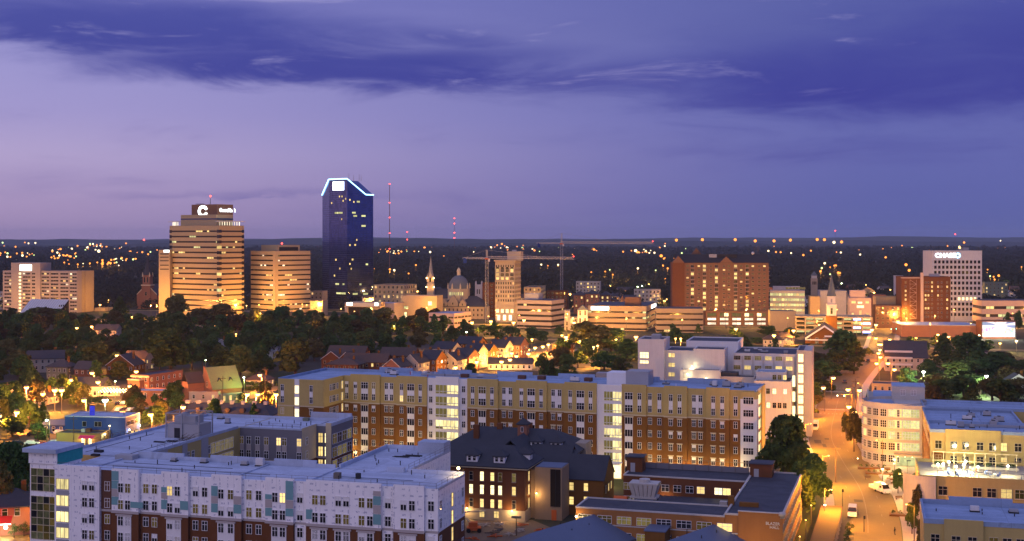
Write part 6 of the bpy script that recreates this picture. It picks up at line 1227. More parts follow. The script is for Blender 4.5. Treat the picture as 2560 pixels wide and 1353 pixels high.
# church hall with green-lit slope
G1 = B('church_hall', 'brick church hall whose steep roof is lit yellow-green by a floodlight', 'church', atd(531, 512).xy, -50); G1.part('wall', MB().gwall(-12, 0, 0, 13, 0, 5.6, 13.6, 'y'), 'redbrick'); G1.part('roof', MB().gable(-12, 0, .3, 13, 5.6, 13.6, axis='y', over=.35), 'shingle_tan'); G1.box('front_wing', -13, -7, -7, 0, 0, 8.0, 'redbrick'); G1.part('front_roof', MB().gable(-13, -7, -7, 0, 8.0, 11.6, axis='y', over=.4), 'shingle_brown'); G1.box('chimney', -12, -11, 2, 3, 8, 13.5, 'redbrick'); G1.box('side_aisle', .05, 3, 2, 13, 0, 3.4, 'stone')
for v in (4, 9): G1.part('roof_vent', MB().gable(-3.2, -1.6, v - .8, v + .8, 8.2, 9.4, axis='x', over=.1), 'shingle')
for k in range(4): G1.win(wmesh(1.0, 1.9, 1, 2, 'lit', 'cream'), 3.02, 3.6 + 2.8 * k, 1.8, RIGHT)
for z in (3, 7): G1.win(wmesh(1.0, 2.2, 1, 2, 'glass', 'cream'), -4.5, -.03, z)
fl = B('floodlight', 'green-white floodlight on a pole at the church hall corner', 'floodlight', (G1.O + G1.U * 5 + G1.V * 11.5), 0); fl.part('pole', MB().cyl((0, 0, 0), (0, 0, 9.5), .12, .1, 6), 'pole'); fl.part('lamp_head', MB().lathe([(0, -.4), (.42, 0), (0, .4)], 8), 'halide').location = (-.2, 0, 9.8)
L = bpy.data.lights.new('lamp_light', 'POINT'); L.energy = 4200; L.color = (.60, 1, .22); L.shadow_soft_size = .3; link('lamp_light', L, fl.e, (0, -.6, 8.9))
house('garage block with lit doors under the church hall slope', 545, 1008, 12, 8, 4, 4, roofk='flat', wall='siding', roof='roof_blue', ang=-6, name='garage', rows=1, cols=3, litp=.8, chim=0)
# long low shop roof with round vents behind the white-wrapped block
LS = B('shop_row', 'long low shop with dark mansard roof and row of round vents', 'building', at(672, 1062).xy, -8); lu_ = LS.ux(432); LS.box('wall', lu_, 0, 0, 16, 0, 3.0, 'siding'); LS.part('roof', MB().hip(lu_, 0, 0, 16, 3.0, 6.4, .5, ridge=5), 'shingle')
for k in range(6): LS.part('roof_vent', MB().cyl((lu_ * (1 - (k + .6) / 6.5), 1.2, 4.6), (lu_ * (1 - (k + .6) / 6.5), 3.4, 4.6), .9, .9, 10), 'shingle_brown')
for k in range(8): LS.box('roof_unit', lu_ * .95 + k * 4.2, lu_ * .95 + k * 4.2 + 1.4, 7, 8.4, 6.0, 7.2, 'grey')
# blue restaurant
BR_ = B('restaurant', 'bright blue two-storey restaurant with magenta awning and brown front wing', 'restaurant', at(300, 1112).xy, -8); bu_ = BR_.ux(162, 4); BR_.block(bu_, 0, 4, 15, 8.0, 'blue_paint', 'roof_white', par=.3, pmat='roof_white'); BR_.block(bu_ + .8, -5, -3, 3.95, 3.6, 'yellow_wall', 'roof_tar', par=.3)
for px, w_ in ((211, 1.3), (245, 2.3)): BR_.win(wmesh(w_, 1.5, 2 if w_ > 2 else 1, 1, 'glass', 'grey'), BR_.ux(px, 4), 3.97, 5.8)
BR_.part('awning', MB().poly([(BR_.ux(200, -3), -3.05, 3.3), (BR_.ux(238, -3), -3.05, 3.3), (BR_.ux(238, -3), -4.6, 2.4), (BR_.ux(200, -3), -4.6, 2.4)]), 'magenta'); BR_.win(wmesh(1.0, 1.9, 1, 2, 'bright', 'cream'), BR_.ux(208, -3), -3.03, 1.3); BR_.win(wmesh(1.0, 1.9, 1, 2, 'bright', 'cream'), BR_.ux(226, -3), -3.03, 1.3); BR_.box('door', BR_.ux(214, -3), BR_.ux(219, -3), -3.06, -3, 0, 2.2, 'dark')
for v in (6, 9, 12): BR_.win(wmesh(1.8, 2.2, 2, 1, 'lit' if v > 7 else 'glass', 'grey'), .02, v, 1.9, RIGHT); BR_.win(wmesh(1.8, 1.3, 2, 1, 'glass', 'grey'), .02, v, 6.0, RIGHT)
BR_.box('roof_sign', BR_.ux(224, 7), BR_.ux(236, 7), 7, 7.3, 8.2, 11.2, 'bluesign'); BR_.box('roof_unit', BR_.ux(205, 1), BR_.ux(214, 1), .5, 2.2, 3.6, 4.6, 'grey'); BR_.box('roof_unit', BR_.ux(216, 1), BR_.ux(226, 1), .5, 2.2, 3.6, 4.8, 'brown')
for lab, u, v, z in (('white lamp high on the blue restaurant side wall', .4, 6, 3.9), ('white lamp at the far end of the blue restaurant wall', .4, 14, 4.2), ('white lamp over the brown front wing of the blue restaurant', -4.6, -1, 3.4)): sconce(BR_, lab, u, v, z, 'halide', HAL, 150, .24)
for px in (208, 226): sconce(BR_, 'warm lamp under the magenta awning, %s of two' % ('left' if px == 208 else 'right'), BR_.ux(px, -3), -3.6, 2.2, 'warmw', WARM, 500, .16)
# red restaurant at the lower left corner
RR = B('restaurant', 'red-lit restaurant with dark roof and yellow neon edge at the lower left', 'restaurant', at(92, 1335).xy, 14); RR.box('wall', -16, 0, 0, 10, 0, 6.4, 'redbrick'); RR.part('roof', MB().hip(-16, 0, 0, 10, 6.4, 9.6, .6), 'shingle'); RR.box('chimney', -4, -3, 6, 7, 6.4, 11, 'brick'); RR.part('porch_roof', MB().poly([(-16, -.1, 4.4), (-5, -.1, 4.4), (-5, -3.4, 3.2), (-16, -3.4, 3.2)]), 'red_paint'); RR.box('neon_edge', -16, -5, -3.5, -3.38, 3.1, 3.3, 'signwarm')
for k in range(5): RR.win(wmesh(1.1, 1.6, 1, 2, 'dim', 'siding_white'), -14.5 + 2.6 * k, -.03, 5.1)
for k in range(3): sconce(RR, 'round white porch lamp, %s of three on the red restaurant' % ORD[k], -9.5 + 1.7 * k, -3.0, 2.4, 'halide', (1, .7, .5), 900, .42)
L = bpy.data.lights.new('neon_glow', 'POINT'); L.energy = 2600; L.color = (1, .10, .05); L.shadow_soft_size = .8; link('neon_glow', L, RR.e, (-11, -5, 4.6))
# gabled houses before the row-house street
for i, (lab, px, yb, wm, ax_) in enumerate((('brown house with twin cream-trimmed gables behind the residence hall roof', 852, 930, 10, 'y'), ('second cream-trimmed gabled house, right of the twin-gable one', 884, 932, 8, 'y'), ('cream-trimmed gabled house set further back with long ridge', 910, 915, 20, 'x'), ('low brown hip-roofed house in front of the cream-trimmed gables', 895, 945, 16, 'x'), ('wide domed-roof brick building with copper-brown roof', 965, 938, 22, 'x'), ('long dark house left of the lit row-house chimneys', 1035, 920, 18, 'x'))):
    house(lab, px, yb, wm, 10, 6.2, 9.8 if i != 3 else 8.6, ax_, 'brick_dark', 'shingle_brown', -12, 'house', litp=.04, chim=1, roofk='gable' if i != 3 else 'hip', frame='cream')
rowd = [(1000, 955, 9, 'steep-gabled brick row house at the near end of the lamp-lit street', 'y'), (1045, 948, 8, 'row house with two tall chimneys, second along the lamp-lit street', 'y'), (1090, 943, 9, 'pale row house with bracketed cornice and tall windows', 'x'), (1140, 936, 9, 'row house with pointed gable and dark slate roof before the cream terrace', 'y'), (1172, 930, 9, 'cream row house with lit front and long porch', 'x'), (1195, 922, 8, 'tall plain-fronted row house beside the lit porch', 'x'), (1222, 912, 8, 'brick row house with narrow lit windows below the green lamp', 'x'), (1262, 905, 10, 'red three-storey row house with lit side windows', 'x'), (1300, 902, 12, 'broad brick row house with mansard and single dormer at the lamp cluster', 'x'), (1130, 905, 12, 'dark slate-roofed house behind the row-house gables', 'x'), (1195, 895, 14, 'large dark-roofed house with chimneys behind the lamp-lit terrace', 'x')]
for i, (px, yb, wm, lab, ax_) in enumerate(rowd): house(lab, px, yb, wm, 11, 6.8 + (i % 3) * .8, 10.2 + (i % 3), ax_, ['redbrick', 'siding', 'brick', 'siding'][i % 4], 'slate_blue', -26, 'row_house', litp=.18, chim=2)
house('dark hipped corner house below the white shopfront', 1432, 882, 12, 10, 5, 9, 'x', 'brick_dark', 'shingle', -10, roofk='hip', litp=.05); house('low white-walled lodge with dormers at the lit car park edge', 1330, 925, 22, 8, 3, 5.6, 'x', 'siding_white', 'shingle', -4, 'bungalow', rows=1, litp=.1, chim=2)
# right quarter
rt = house('dark steep-roofed house with stacked white balconies beside the street', 2318, 930, 20, 16, 7.0, 14.5, 'x', 'siding', 'shingle', -14, litp=0); 
for k in range(3): rt.box('balcony', rt.u0 - .1, rt.u0 * .35, -1.6, -.05, 3.0 + 3.2 * k, 3.9 + 3.2 * k, 'siding_white')
house('orange-walled shop with dark flat roof behind the rounded tower', 2250, 1000, 11, 10, 6.0, 6.0, roofk='flat', wall='officeorange', roof='roof_tar', ang=-15, name='shop', rows=1, litp=.1, chim=0); house('dim house at the right edge behind the green-lit trees', 2575, 985, 9, 9, 5, 8, 'y', 'siding_white', 'slate_blue', -10, litp=.1)
for i, (px, yb, lab) in enumerate(((1985, 862, 'brown hip-roofed house behind the clinic'), (1958, 868, 'low brown house below the apartment podium lamp'), (2470, 900, 'low brown roof beyond the trees below the mural'))): house(lab, px, yb, 12, 9, 4.5, 7.5, 'x', 'siding', 'shingle_brown', -12, roofk='hip', litp=.2)
# ================================================================== TREES
def leafmat(name, rgb, tr=.25):
    m = bpy.data.materials.new(name); m.use_nodes = True; t = NT(m.node_tree); oi = t.node('ShaderNodeObjectInfo'); co = t.node('ShaderNodeTexCoord').outputs['Object']
    n = t.noise(co, .9, 4, .65); k = t.m('MULTIPLY', t.m('MULTIPLY_ADD', n, 1.7, .15), t.m('MULTIPLY_ADD', oi.outputs['Random'], .5, .75))
    hs = t.node('ShaderNodeHueSaturation'); t.put(hs.inputs['Hue'], t.m('MULTIPLY_ADD', oi.outputs['Random'], .06, .47)); c = t.vm('SCALE', rgb); t.put(c.node.inputs['Scale'], k); t.put(hs.inputs['Color'], c)
    d_ = t.node('ShaderNodeBsdfDiffuse'); t.L.new(hs.outputs[0], d_.inputs[0]); tl = t.node('ShaderNodeBsdfTranslucent'); t.L.new(hs.outputs[0], tl.inputs[0]); mx = t.node('ShaderNodeMixShader'); mx.inputs[0].default_value = tr; t.L.new(d_.outputs[0], mx.inputs[1]); t.L.new(tl.outputs[0], mx.inputs[2])
    o = t.node('ShaderNodeOutputMaterial'); t.L.new(mx.outputs[0], o.inputs[0]); return m
M['leaf'] = leafmat('leaf', (.060, .098, .030)); M['leaf_brown'] = leafmat('leaf_brown', (.10, .088, .032)); M['leaf_wood'] = leafmat('leaf_wood', (.032, .036, .026))
def leaves(rg, centers, radii, n, s0, s1):
    # leaf sprays on the shells of clumps: arrays of quad corners
    idx = rg.integers(0, len(centers), n); d = rg.normal(size=(n, 3)); d /= np.linalg.norm(d, axis=1)[:, None]; d[:, 2] = np.where(d[:, 2] < -.5, -d[:, 2], d[:, 2])
    c = centers[idx] + d * (radii[idx] * rg.uniform(.72, 1.06, n))[:, None]
    nn = d + rg.normal(size=(n, 3)) * .55; nn /= np.linalg.norm(nn, axis=1)[:, None]; a = np.cross(nn, rg.normal(size=(n, 3))); a /= np.linalg.norm(a, axis=1)[:, None]; b_ = np.cross(nn, a)
    s = rg.uniform(s0, s1, n)[:, None]; e = rg.uniform(.5, .95, n)[:, None]
    q = np.stack([c - a * s, c - b_ * s * e * .8, c + a * s, c + b_ * s * e], 1); return q.reshape(-1, 3)
def quadmesh(name, V, mats):
    n = len(V) // 4; me = bpy.data.meshes.new(name); me.vertices.add(len(V)); me.vertices.foreach_set('co', V.astype(np.float32).ravel()); me.loops.add(4 * n); me.polygons.add(n)
    me.loops.foreach_set('vertex_index', np.arange(4 * n, dtype=np.int32)); me.polygons.foreach_set('loop_start', np.arange(0, 4 * n, 4, dtype=np.int32)); me.polygons.foreach_set('loop_total', np.full(n, 4, np.int32))
    for m in mats: me.materials.append(m)
    me.update(calc_edges=True); return me
def treeproto(seed, nl, s0, s1, mat, tall=1.0, nc=16):
    # unit tree: 10 m wide, 12 m high
    rg = np.random.default_rng(seed); C = []; Rr = []
    for i in range(nc):
        th = rg.uniform(0, 6.283); hh = rg.uniform(0, 1) ** .8; rmax = 3.5 * math.sin(math.pi * min(.97, .22 + .70 * hh)) ; r = rmax * math.sqrt(rg.uniform(.15, 1))
        C.append((r * math.cos(th), r * math.sin(th), 2.5 + 7.4 * hh * tall)); Rr.append(rg.uniform(1.15, 2.1))
    C.append((0, 0, 6)); Rr.append(2.6); C = np.array(C); Rr = np.array(Rr)
    cm = quadmesh('crown', leaves(rg, C, Rr, nl, s0, s1), [M[mat]])
    t = MB(); t.cyl((0, 0, -.1), (.1, .05, 3.4), .34, .24, 7, caps=False); t.cyl((.1, .05, 3.4), (0, 0, 7.5), .24, .08, 6, caps=False)
    for i in range(6): c = C[i]; t.cyl((.05, 0, 2.6 + .4 * i), tuple(c), .13, .03, 5, caps=False)
    return cm, t.mesh('trunk', [M['bark']])
PN = [treeproto(40 + i, 6500, .22, .46, ('leaf', 'leaf', 'leaf_brown')[i], nc=24) for i in range(3)]
PM = [treeproto(60 + i, 1700, .36, .78, ('leaf', 'leaf', 'leaf_brown', 'leaf', 'leaf')[i], tall=(1, 1.15, 1, .9, 1.05)[i]) for i in range(5)]
def conifer(seed):
    rg = np.random.default_rng(seed); C = []; Rr = []
    for i in range(16): h_ = 1.5 + 10 * i / 15; a = i * 2.4; r = 2.6 * (1 - i / 16); C.append((r * math.cos(a), r * math.sin(a), h_)); Rr.append(.5 + 1.9 * (1 - i / 16))
    t = MB(); t.cyl((0, 0, -.1), (0, 0, 10), .3, .05, 6, caps=False); return quadmesh('crown', leaves(rg, np.array(C), np.array(Rr), 1500, .3, .6), [M['leaf']]), t.mesh('trunk', [M['bark']])
M['leaf_light'] = leafmat('leaf_light', (.085, .115, .035)); PM += [conifer(91), treeproto(92, 1500, .36, .8, 'leaf_light', .85, 11), treeproto(93, 2000, .3, .7, 'leaf_brown', 1.2, 20), treeproto(94, 1300, .4, .8, 'leaf_light', 1.1, 9)]
PB = [treeproto(80 + i, 900, .22, .42, 'leaf') for i in range(2)]
TG = {}
def tree(px, d, ytop=None, wpx=None, cl='', kind=None, near=False, h=None, lab=None):
    hh = h or max(3.0, zat(ytop, d)); ww = (wpx * d / F) * 1.12 if wpx else hh * RN.uniform(.95, 1.25); P = RN.choice(PN if near else PM) if kind is None else (PN if near else PM)[kind]
    TG.setdefault(cl, []).append((px, d, hh, ww, P, lab))
def plant_trees():
    # the 290 trees that show largest stand as objects; the small remainder is one mass of garden growth
    cut = sorted((t[2] * t[3] / t[1] ** 2 for L in TG.values() for t in L), reverse=True); cut = cut[289] if len(cut) > 290 else 0; rest = []
    for cl, L in TG.items():
        for (px, d, hh, ww, P, lab) in [t for t in L if t[2] * t[3] / t[1] ** 2 < cut]:
            me = P[0]; co = np.empty(len(me.vertices) * 3, np.float32); me.vertices.foreach_get('co', co); co = co.reshape(-1, 4, 3)[::2].reshape(-1, 3); a = RN.uniform(0, 6.28); c_, s_ = math.cos(a) * ww / 10, math.sin(a) * ww / 10; p = atd(px, d)
            rest.append(np.stack([co[:, 0] * c_ - co[:, 1] * s_ + p.x, co[:, 0] * s_ + co[:, 1] * c_ + p.y, co[:, 2] * hh / 11.6], 1))
        L[:] = sorted((t for t in L if t[2] * t[3] / t[1] ** 2 >= cut), key=lambda t: t[0])
    if rest: tag(link('undergrowth', quadmesh('undergrowth', np.concatenate(rest), [M['leaf']])), 'small garden trees and undergrowth between the larger crowns', 'undergrowth', None, 'stuff')
    for cl, L in TG.items():
        for i, (px, d, hh, ww, P, lab) in enumerate(L):
            p = atd(px, d); e = empty('tree', lab or ('%s broadleaf tree from the left %s' % (ordn(i), cl)), 'tree', (p.x, p.y, 0), RN.uniform(0, 6.28), cl if len(L) > 1 else None, (ww / 10, ww / 10, hh / 11.6)); link('crown', P[0], e); link('trunk', P[1], e)
# dark belt of trees between the houses and downtown
for row, (d, y0, y1, st, x0, x1) in enumerate(((930, 768, 792, 30, 10, 1120), (865, 778, 806, 32, -10, 1110), (800, 798, 826, 36, -10, 1070), (745, 816, 840, 36, 0, 1040), (700, 832, 856, 40, 10, 1000), (655, 850, 874, 58, 0, 820))):
    x = x0
    while x < x1:
        if not (row == 5 and (90 < x < 180 or 260 < x < 360)): tree(x + RN.uniform(-10, 10), d + RN.uniform(-14, 14), RN.uniform(y0, y1), None, 'in row %s of the dark tree belt below downtown' % ['one', 'two', 'three', 'four', 'five', 'six'][row])
        x += st * RN.uniform(.7, 1.2)
for (px, d, yt, w_) in ((110, 985, 768, 110), (300, 960, 745, 70), (440, 985, 735, 60), (560, 900, 760, 80), (745, 905, 778, 50), (960, 900, 770, 75), (1035, 900, 790, 60), (885, 910, 785, 60), (650, 940, 785, 34), (510, 930, 770, 90)): tree(px, d, yt, w_, 'among the tallest crowns along the dark tree belt')
# garden trees of the left quarter
for (px, d, yt, w_) in ((45, 610, 873, 95), (15, 560, 965, 70), (170, 640, 868, 60), (235, 620, 860, 100), (300, 600, 905, 60), (425, 628, 826, 130), (480, 640, 850, 70), (600, 610, 856, 95), (560, 640, 870, 60), (738, 600, 838, 110), (665, 575, 950, 60), (630, 560, 975, 70), (560, 540, 985, 60), (445, 520, 950, 66), (390, 445, 1012, 76), (330, 430, 1045, 60), (30, 425, 1040, 80), (95, 410, 1052, 60), (195, 500, 985, 70), (250, 505, 990, 60), (330, 590, 945, 40), (155, 520, 1010, 50), (20, 480, 1000, 60), (705, 560, 960, 40), (635, 455, 1010, 40), (350, 470, 1025, 40)): tree(px, d, yt, w_, 'among the left quarter gardens')
for (px, d, yt, w_) in ((25, 310, 1100, 110), (75, 330, 1110, 70), (-5, 290, 1150, 90)): tree(px, d, yt, w_, 'over the street at the lower left', near=True)
# middle
for (px, d, yt, w_) in ((1160, 840, 800, 55), (1130, 800, 815, 60), (1205, 870, 812, 45), (1275, 850, 815, 45), (1238, 900, 808, 40), (1335, 820, 828, 50), (1398, 860, 815, 26), (1480, 730, 806, 110), (1528, 735, 815, 110), (1570, 695, 850, 110), (1465, 690, 850, 60), (1510, 640, 880, 70), (1550, 620, 890, 60), (1440, 800, 835, 40), (1620, 760, 850, 50), (1300, 780, 835, 40), (1250, 830, 830, 40), (1400, 640, 868, 60), (1360, 600, 885, 45), (1445, 650, 880, 50), (1420, 560, 890, 70), (1380, 545, 905, 40), (1095, 780, 830, 40), (1180, 600, 905, 40)): tree(px, d, yt, w_, 'between the row houses and the ribbon offices')
for (px, d, yt, w_) in ((1890, 800, 842, 70), (1850, 790, 838, 50), (2040, 640, 880, 70), (2110, 650, 835, 95), (2070, 600, 905, 80), (2030, 560, 920, 60), (2140, 690, 850, 60), (2060, 545, 950, 70), (2035, 500, 985, 50), (2090, 620, 870, 90), (2135, 620, 885, 70), (2045, 590, 905, 80), (2035, 530, 950, 60), (2025, 470, 1000, 50), (2045, 520, 975, 40), (2170, 720, 870, 40), (2010, 700, 860, 50)): tree(px, d, yt, w_, 'beside the orange street left kerb')
for (px, d, yt, w_) in ((2360, 650, 838, 80), (2420, 660, 842, 100), (2480, 600, 880, 110), (2390, 560, 905, 110), (2450, 540, 935, 100), (2530, 560, 915, 90), (2340, 540, 935, 80), (2500, 500, 955, 90), (2270, 560, 920, 60), (2430, 500, 960, 60), (2320, 600, 900, 90), (2400, 620, 870, 90), (2440, 590, 890, 90), (2500, 620, 880, 90), (2555, 590, 895, 80), (2360, 520, 950, 80), (2410, 525, 945, 90), (2480, 520, 945, 80), (2540, 520, 945, 80), (2330, 500, 962, 60), (2285, 700, 880, 50), (2250, 900, 850, 40), (2545, 870, 775, 24), (2520, 880, 780, 24)): tree(px, d, yt, w_, 'in the park behind the tan hall')
tree(1965, 335, 1032, 150, 'x1', 0, True, lab='big leafy tree right of the residence hall end'); tree(2030, 312, 1135, 120, 'x2', 1, True, lab='leafy tree leaning over the street beside the dormitory'); tree(1925, 352, 1110, 70, 'x3', 0, True, lab='small tree tucked against the lit stair of the residence hall'); tree(2000, 300, 1170, 90, 'x4', 1, True, lab='low leafy tree at the dormitory back corner'); tree(1065, 290, 1125, 40, 'x5', 0, True, lab='courtyard tree behind the white-wrapped right wing')
for (px, d, yt, w_) in ((2135, 395, 1020, 40), (2150, 410, 1045, 30), (2115, 420, 1030, 24), (2295, 300, 1210, 26), (2280, 285, 1255, 36), (2305, 272, 1290, 30), (2245, 330, 1170, 30)): tree(px, d, yt, w_, 'on the plaza beside the rounded tower', near=True)
rk = random.Random(77); nk = 0
keep = [(305, 620, 925, 1022), (150, 345, 1030, 1130), (60, 345, 1075, 1140), (425, 680, 1035, 1070), (90, 175, 915, 940), (600, 680, 945, 975)]
while nk < 62:
    px, yb = rk.uniform(-10, 700), rk.uniform(915, 1075)
    if any(a < px < b_ and c < yb < d_ for a, b_, c, d_ in keep) or abs(px - (700 - (yb - 965) * 2.3)) < 26: continue
    d = 211200 / (yb - CY); tree(px, d, None, rk.uniform(32, 62), 'among the dark garden undergrowth of the left quarter', h=rk.uniform(6, 11)); nk += 1
rk = random.Random(78)
for i in range(46):
    px, d = rk.uniform(1090, 2000), rk.uniform(700, 880)
    if 1580 < px < 1720 and d < 760 or 1200 < px < 1380 and d < 760: continue
    tree(px, d, None, rk.uniform(24, 44), 'along the kerbs before the ribbon offices and apartment podium', h=rk.uniform(6, 11))
for i in range(12): tree(rk.uniform(2235, 2560), rk.uniform(700, 820), None, rk.uniform(26, 46), 'before the long low hall and the mural', h=rk.uniform(5, 9))
plant_trees()
def shrub(px, py, s_, label, mat=0):
    p = at(px, py); e = empty('shrub', label, 'shrub', (p.x, p.y, 0), RN.uniform(0, 6), None, (s_ / 9, s_ / 9, s_ / 11)); link('crown', PB[mat][0], e); link('trunk', PB[mat][1], e)
for i, (px, py, s_) in enumerate(((1400, 918, 6), (1425, 912, 7), (1450, 908, 8), (1480, 903, 7), (1385, 925, 5), (1415, 905, 5))): shrub(px, py, s_, '%s shrub from the left in the green-lit row behind the residence hall' % ORD[i])
for i in range(6): q = E.O + E.U * 11.2 + E.V * (4 + 7 * i); e = empty('shrub', '%s clipped shrub along the covered walk, counted from the nearest' % ORD[i], 'shrub', (q.x, q.y, 0), i, None, (.26, .26, .2)); link('crown', PB[0][0], e); link('trunk', PB[0][1], e)
for i, (px, py, s_) in enumerate(((150, 1005, 5), (175, 1002, 6), (200, 1008, 5), (225, 1012, 4), (520, 1005, 4), (545, 1002, 5), (600, 1008, 4))): shrub(px, py, s_, '%s garden shrub from the left in the orange-lit left quarter' % ORD[i])
for i, (px, py, s_) in enumerate(((10, 1320, 3), (30, 1310, 3), (50, 1300, 3), (60, 1340, 3), (35, 1345, 3))): shrub(px, py, s_, '%s low planting clump from the left before the red restaurant' % ORD[i])
# far woods: far too many crowns to count
def woods(seed, n, d0, d1, nl, s0, s1, r0, r1, dens=1.0):
    rg = np.random.default_rng(seed); d = np.sqrt(rg.uniform(d0 ** 2, d1 ** 2, n)); a = rg.uniform(-.47, .47, n); x = a * d; keep = np.ones(n, bool)
    cl = np.sin(x * .011 + 1.3 * np.sin(d * .006)) + np.sin(d * .013 + x * .004) ; keep = cl > -1.15
    x, d = x[keep], d[keep]; r = rg.uniform(r0, r1, len(x)); c = np.stack([x, d, r * rg.uniform(.55, .95, len(x))], 1); idx = np.repeat(np.arange(len(x)), nl)
    return leaves(rg, c, r, nl * len(x), s0, s1)
V_ = np.concatenate([woods(1, 5200, 1160, 1700, 44, .9, 2.0, 4.2, 7.0), woods(2, 6800, 1600, 2700, 26, 1.4, 3.2, 5, 8.5), woods(3, 6200, 2600, 4600, 16, 2.5, 5.5, 7, 11), woods(4, 5200, 4500, 7000, 12, 5, 11, 9, 14)])
tag(link('woodland', quadmesh('woodland', V_, [M['leaf_wood']])), 'dark wooded suburbs spreading to the horizon', 'woodland', None, 'stuff')
# ================================================================== LAMPS ALONG THE STREETS
ARM = {'sodium': SOD, 'street': SODR, 'merc': MERC, 'halide': HAL, 'warmw': WARM}
def lampgroup(group, where, L, h, em, power, r, arm=0.0, twin=False, col=None):  # head radius is oversized, so lamp glare is put into the shape
    L = sorted(L)
    for i, t in enumerate(L):
        px, py = t[0], t[1]; hh = t[2] if len(t) > 2 else h; d = F * (H - hh) / (py - CY); p = atd(px, d)
        lamp(p, '%s %s' % ('%s from the left' % ordn(i) if len(L) > 1 else 'single', where), hh, em, col or ARM[em], power, r, arm, twin, RN.uniform(0, 6), group)
lampgroup('lamps of the row-house street', 'globe lamp in the glowing row-house street cluster', [(1139, 918), (1192, 904), (1210, 889), (1225, 895.6), (1249, 889), (1254, 904), (1279, 882.5), (1275, 899), (1291, 890), (1300, 878), (1320, 874), (1321, 884), (1338, 869), (1357, 866), (1371, 861)], 5, 'sodium', 22000, .95)
lampgroup('lamps of the orange street', 'orange lamp along the wide orange street', [(2196, 861), (2208, 861), (2194, 874), (2198, 882), (2197, 892), (2198, 908), (2227, 908), (2229, 923), (2079, 943.5), (2062, 970), (2127, 974), (2145, 974), (2117, 1017), (2127, 1030), (2190, 845), (2222, 848), (2340, 836), (2376, 842)], 9, 'sodium', 10000, .85, 1.2, col=SODR)
for i, (k, side) in enumerate(((6, 1), (9, -1), (14, 1), (18, -1), (22, 1), (26, -1), (30, 1), (34, -1), (38, 1))):
    c = MAIN[k]; tg = (MAIN[k + 1] - MAIN[k - 1]).normalized(); q = c + Vector((tg.y, -tg.x)) * 9.6 * side; lamp((q.x, q.y), '%s kerb lamp up the near reach of the orange street' % ORD[i], 8.5, 'sodium', (1, .37, .025), 32000 if side < 0 else 9000, .2, 1.6, False, math.atan2(-tg.x * -side, tg.y * -side) , 'kerb lamps of the near orange street')
lampgroup('lamps of the left quarter', 'orange lamp in the left quarter streets', [(66, 968), (1, 963), (235, 932), (344, 928), (296, 888), (416, 937), (615, 985), (654, 937), (192, 820, 9), (232, 816, 9), (1, 1040), (640, 985), (215, 1000), (330, 965), (180, 950), (40, 1030), (300, 1030), (250, 955), (455, 1018), (110, 985), (690, 985), (380, 1035)], 7.5, 'sodium', 40000, .9, .8, col=(1, .33, .05))  # several of these lamps are added to brighten the dark streets
lampgroup('twin flood', 'brightest orange flood lamp beside the bungalows', [(137, 975), (154, 975)], 9, 'sodium', 30000, 1.0)
lampgroup('white glare', 'white glaring lot lamp behind the blue restaurant', [(263, 1000)], 8, 'halide', 16000, 1.0); lampgroup('pole light', 'yellow-green pole lamp over the parked cars', [(124, 1050)], 9, 'merc', 6000, .45, .9)
lampgroup('green lamps of the left quarter', 'small green-white lamp among the dark left trees', [(288, 953), (514, 900), (649, 868), (90, 863), (175, 855)], 7, 'merc', 700, .34)
lampgroup('park floods', 'dazzling green-white park lamp behind the tan hall', [(2309, 929), (2466, 940)], 9, 'halide', 34000, .7)
lampgroup('green lamp by the ivory office', 'green-yellow lamp above trees near the crane foot', [(1166, 830)], 11, 'merc', 2500, .5); lampgroup('hotel lamp', 'big orange lamp at the right foot of the hotel', [(250, 762)], 12, 'sodium', 30000, .9); lampgroup('lot lamps behind the clinic', 'orange lot lamp rising behind the clinic roofs', [(1689, 846), (1702, 846), (1484, 867), (1494, 864)], 11, 'sodium', 26000, .6)
lampgroup('mural floods', 'white-orange flood lamp beside the mural', [(2414, 860), (2421, 859), (2448, 838), (2451, 844), (2541, 852, 7)], 6, 'warmw', 16000, .6)
lampgroup('campus lamps', 'yellow campus lamp on the plaza', [(2236, 1148), (2206, 1172), (2282, 1205)], 5, 'warmw', 4000, .34); lampgroup('path lamps by the dormitory', 'white path lamp under the big leafy trees', [(1921, 1127), (2034, 1157), (2037, 1211), (2062, 1262)], 4, 'halide', 500, .24)
lampgroup('dormitory lamp', 'starry yellow lamp before the dormitory stair tower', [(1654, 1326)], 6, 'warmw', 1500, .3); lampgroup('red restaurant lamps', 'orange post lamp beside the glass corner tower', [(80, 1288), (85, 1347)], 5, 'sodium', 2200, .3); lampgroup('street lamp by the blue restaurant', 'orange lamp at the blue restaurant corner', [(274, 1064)], 6, 'warmw', 1200, .26)
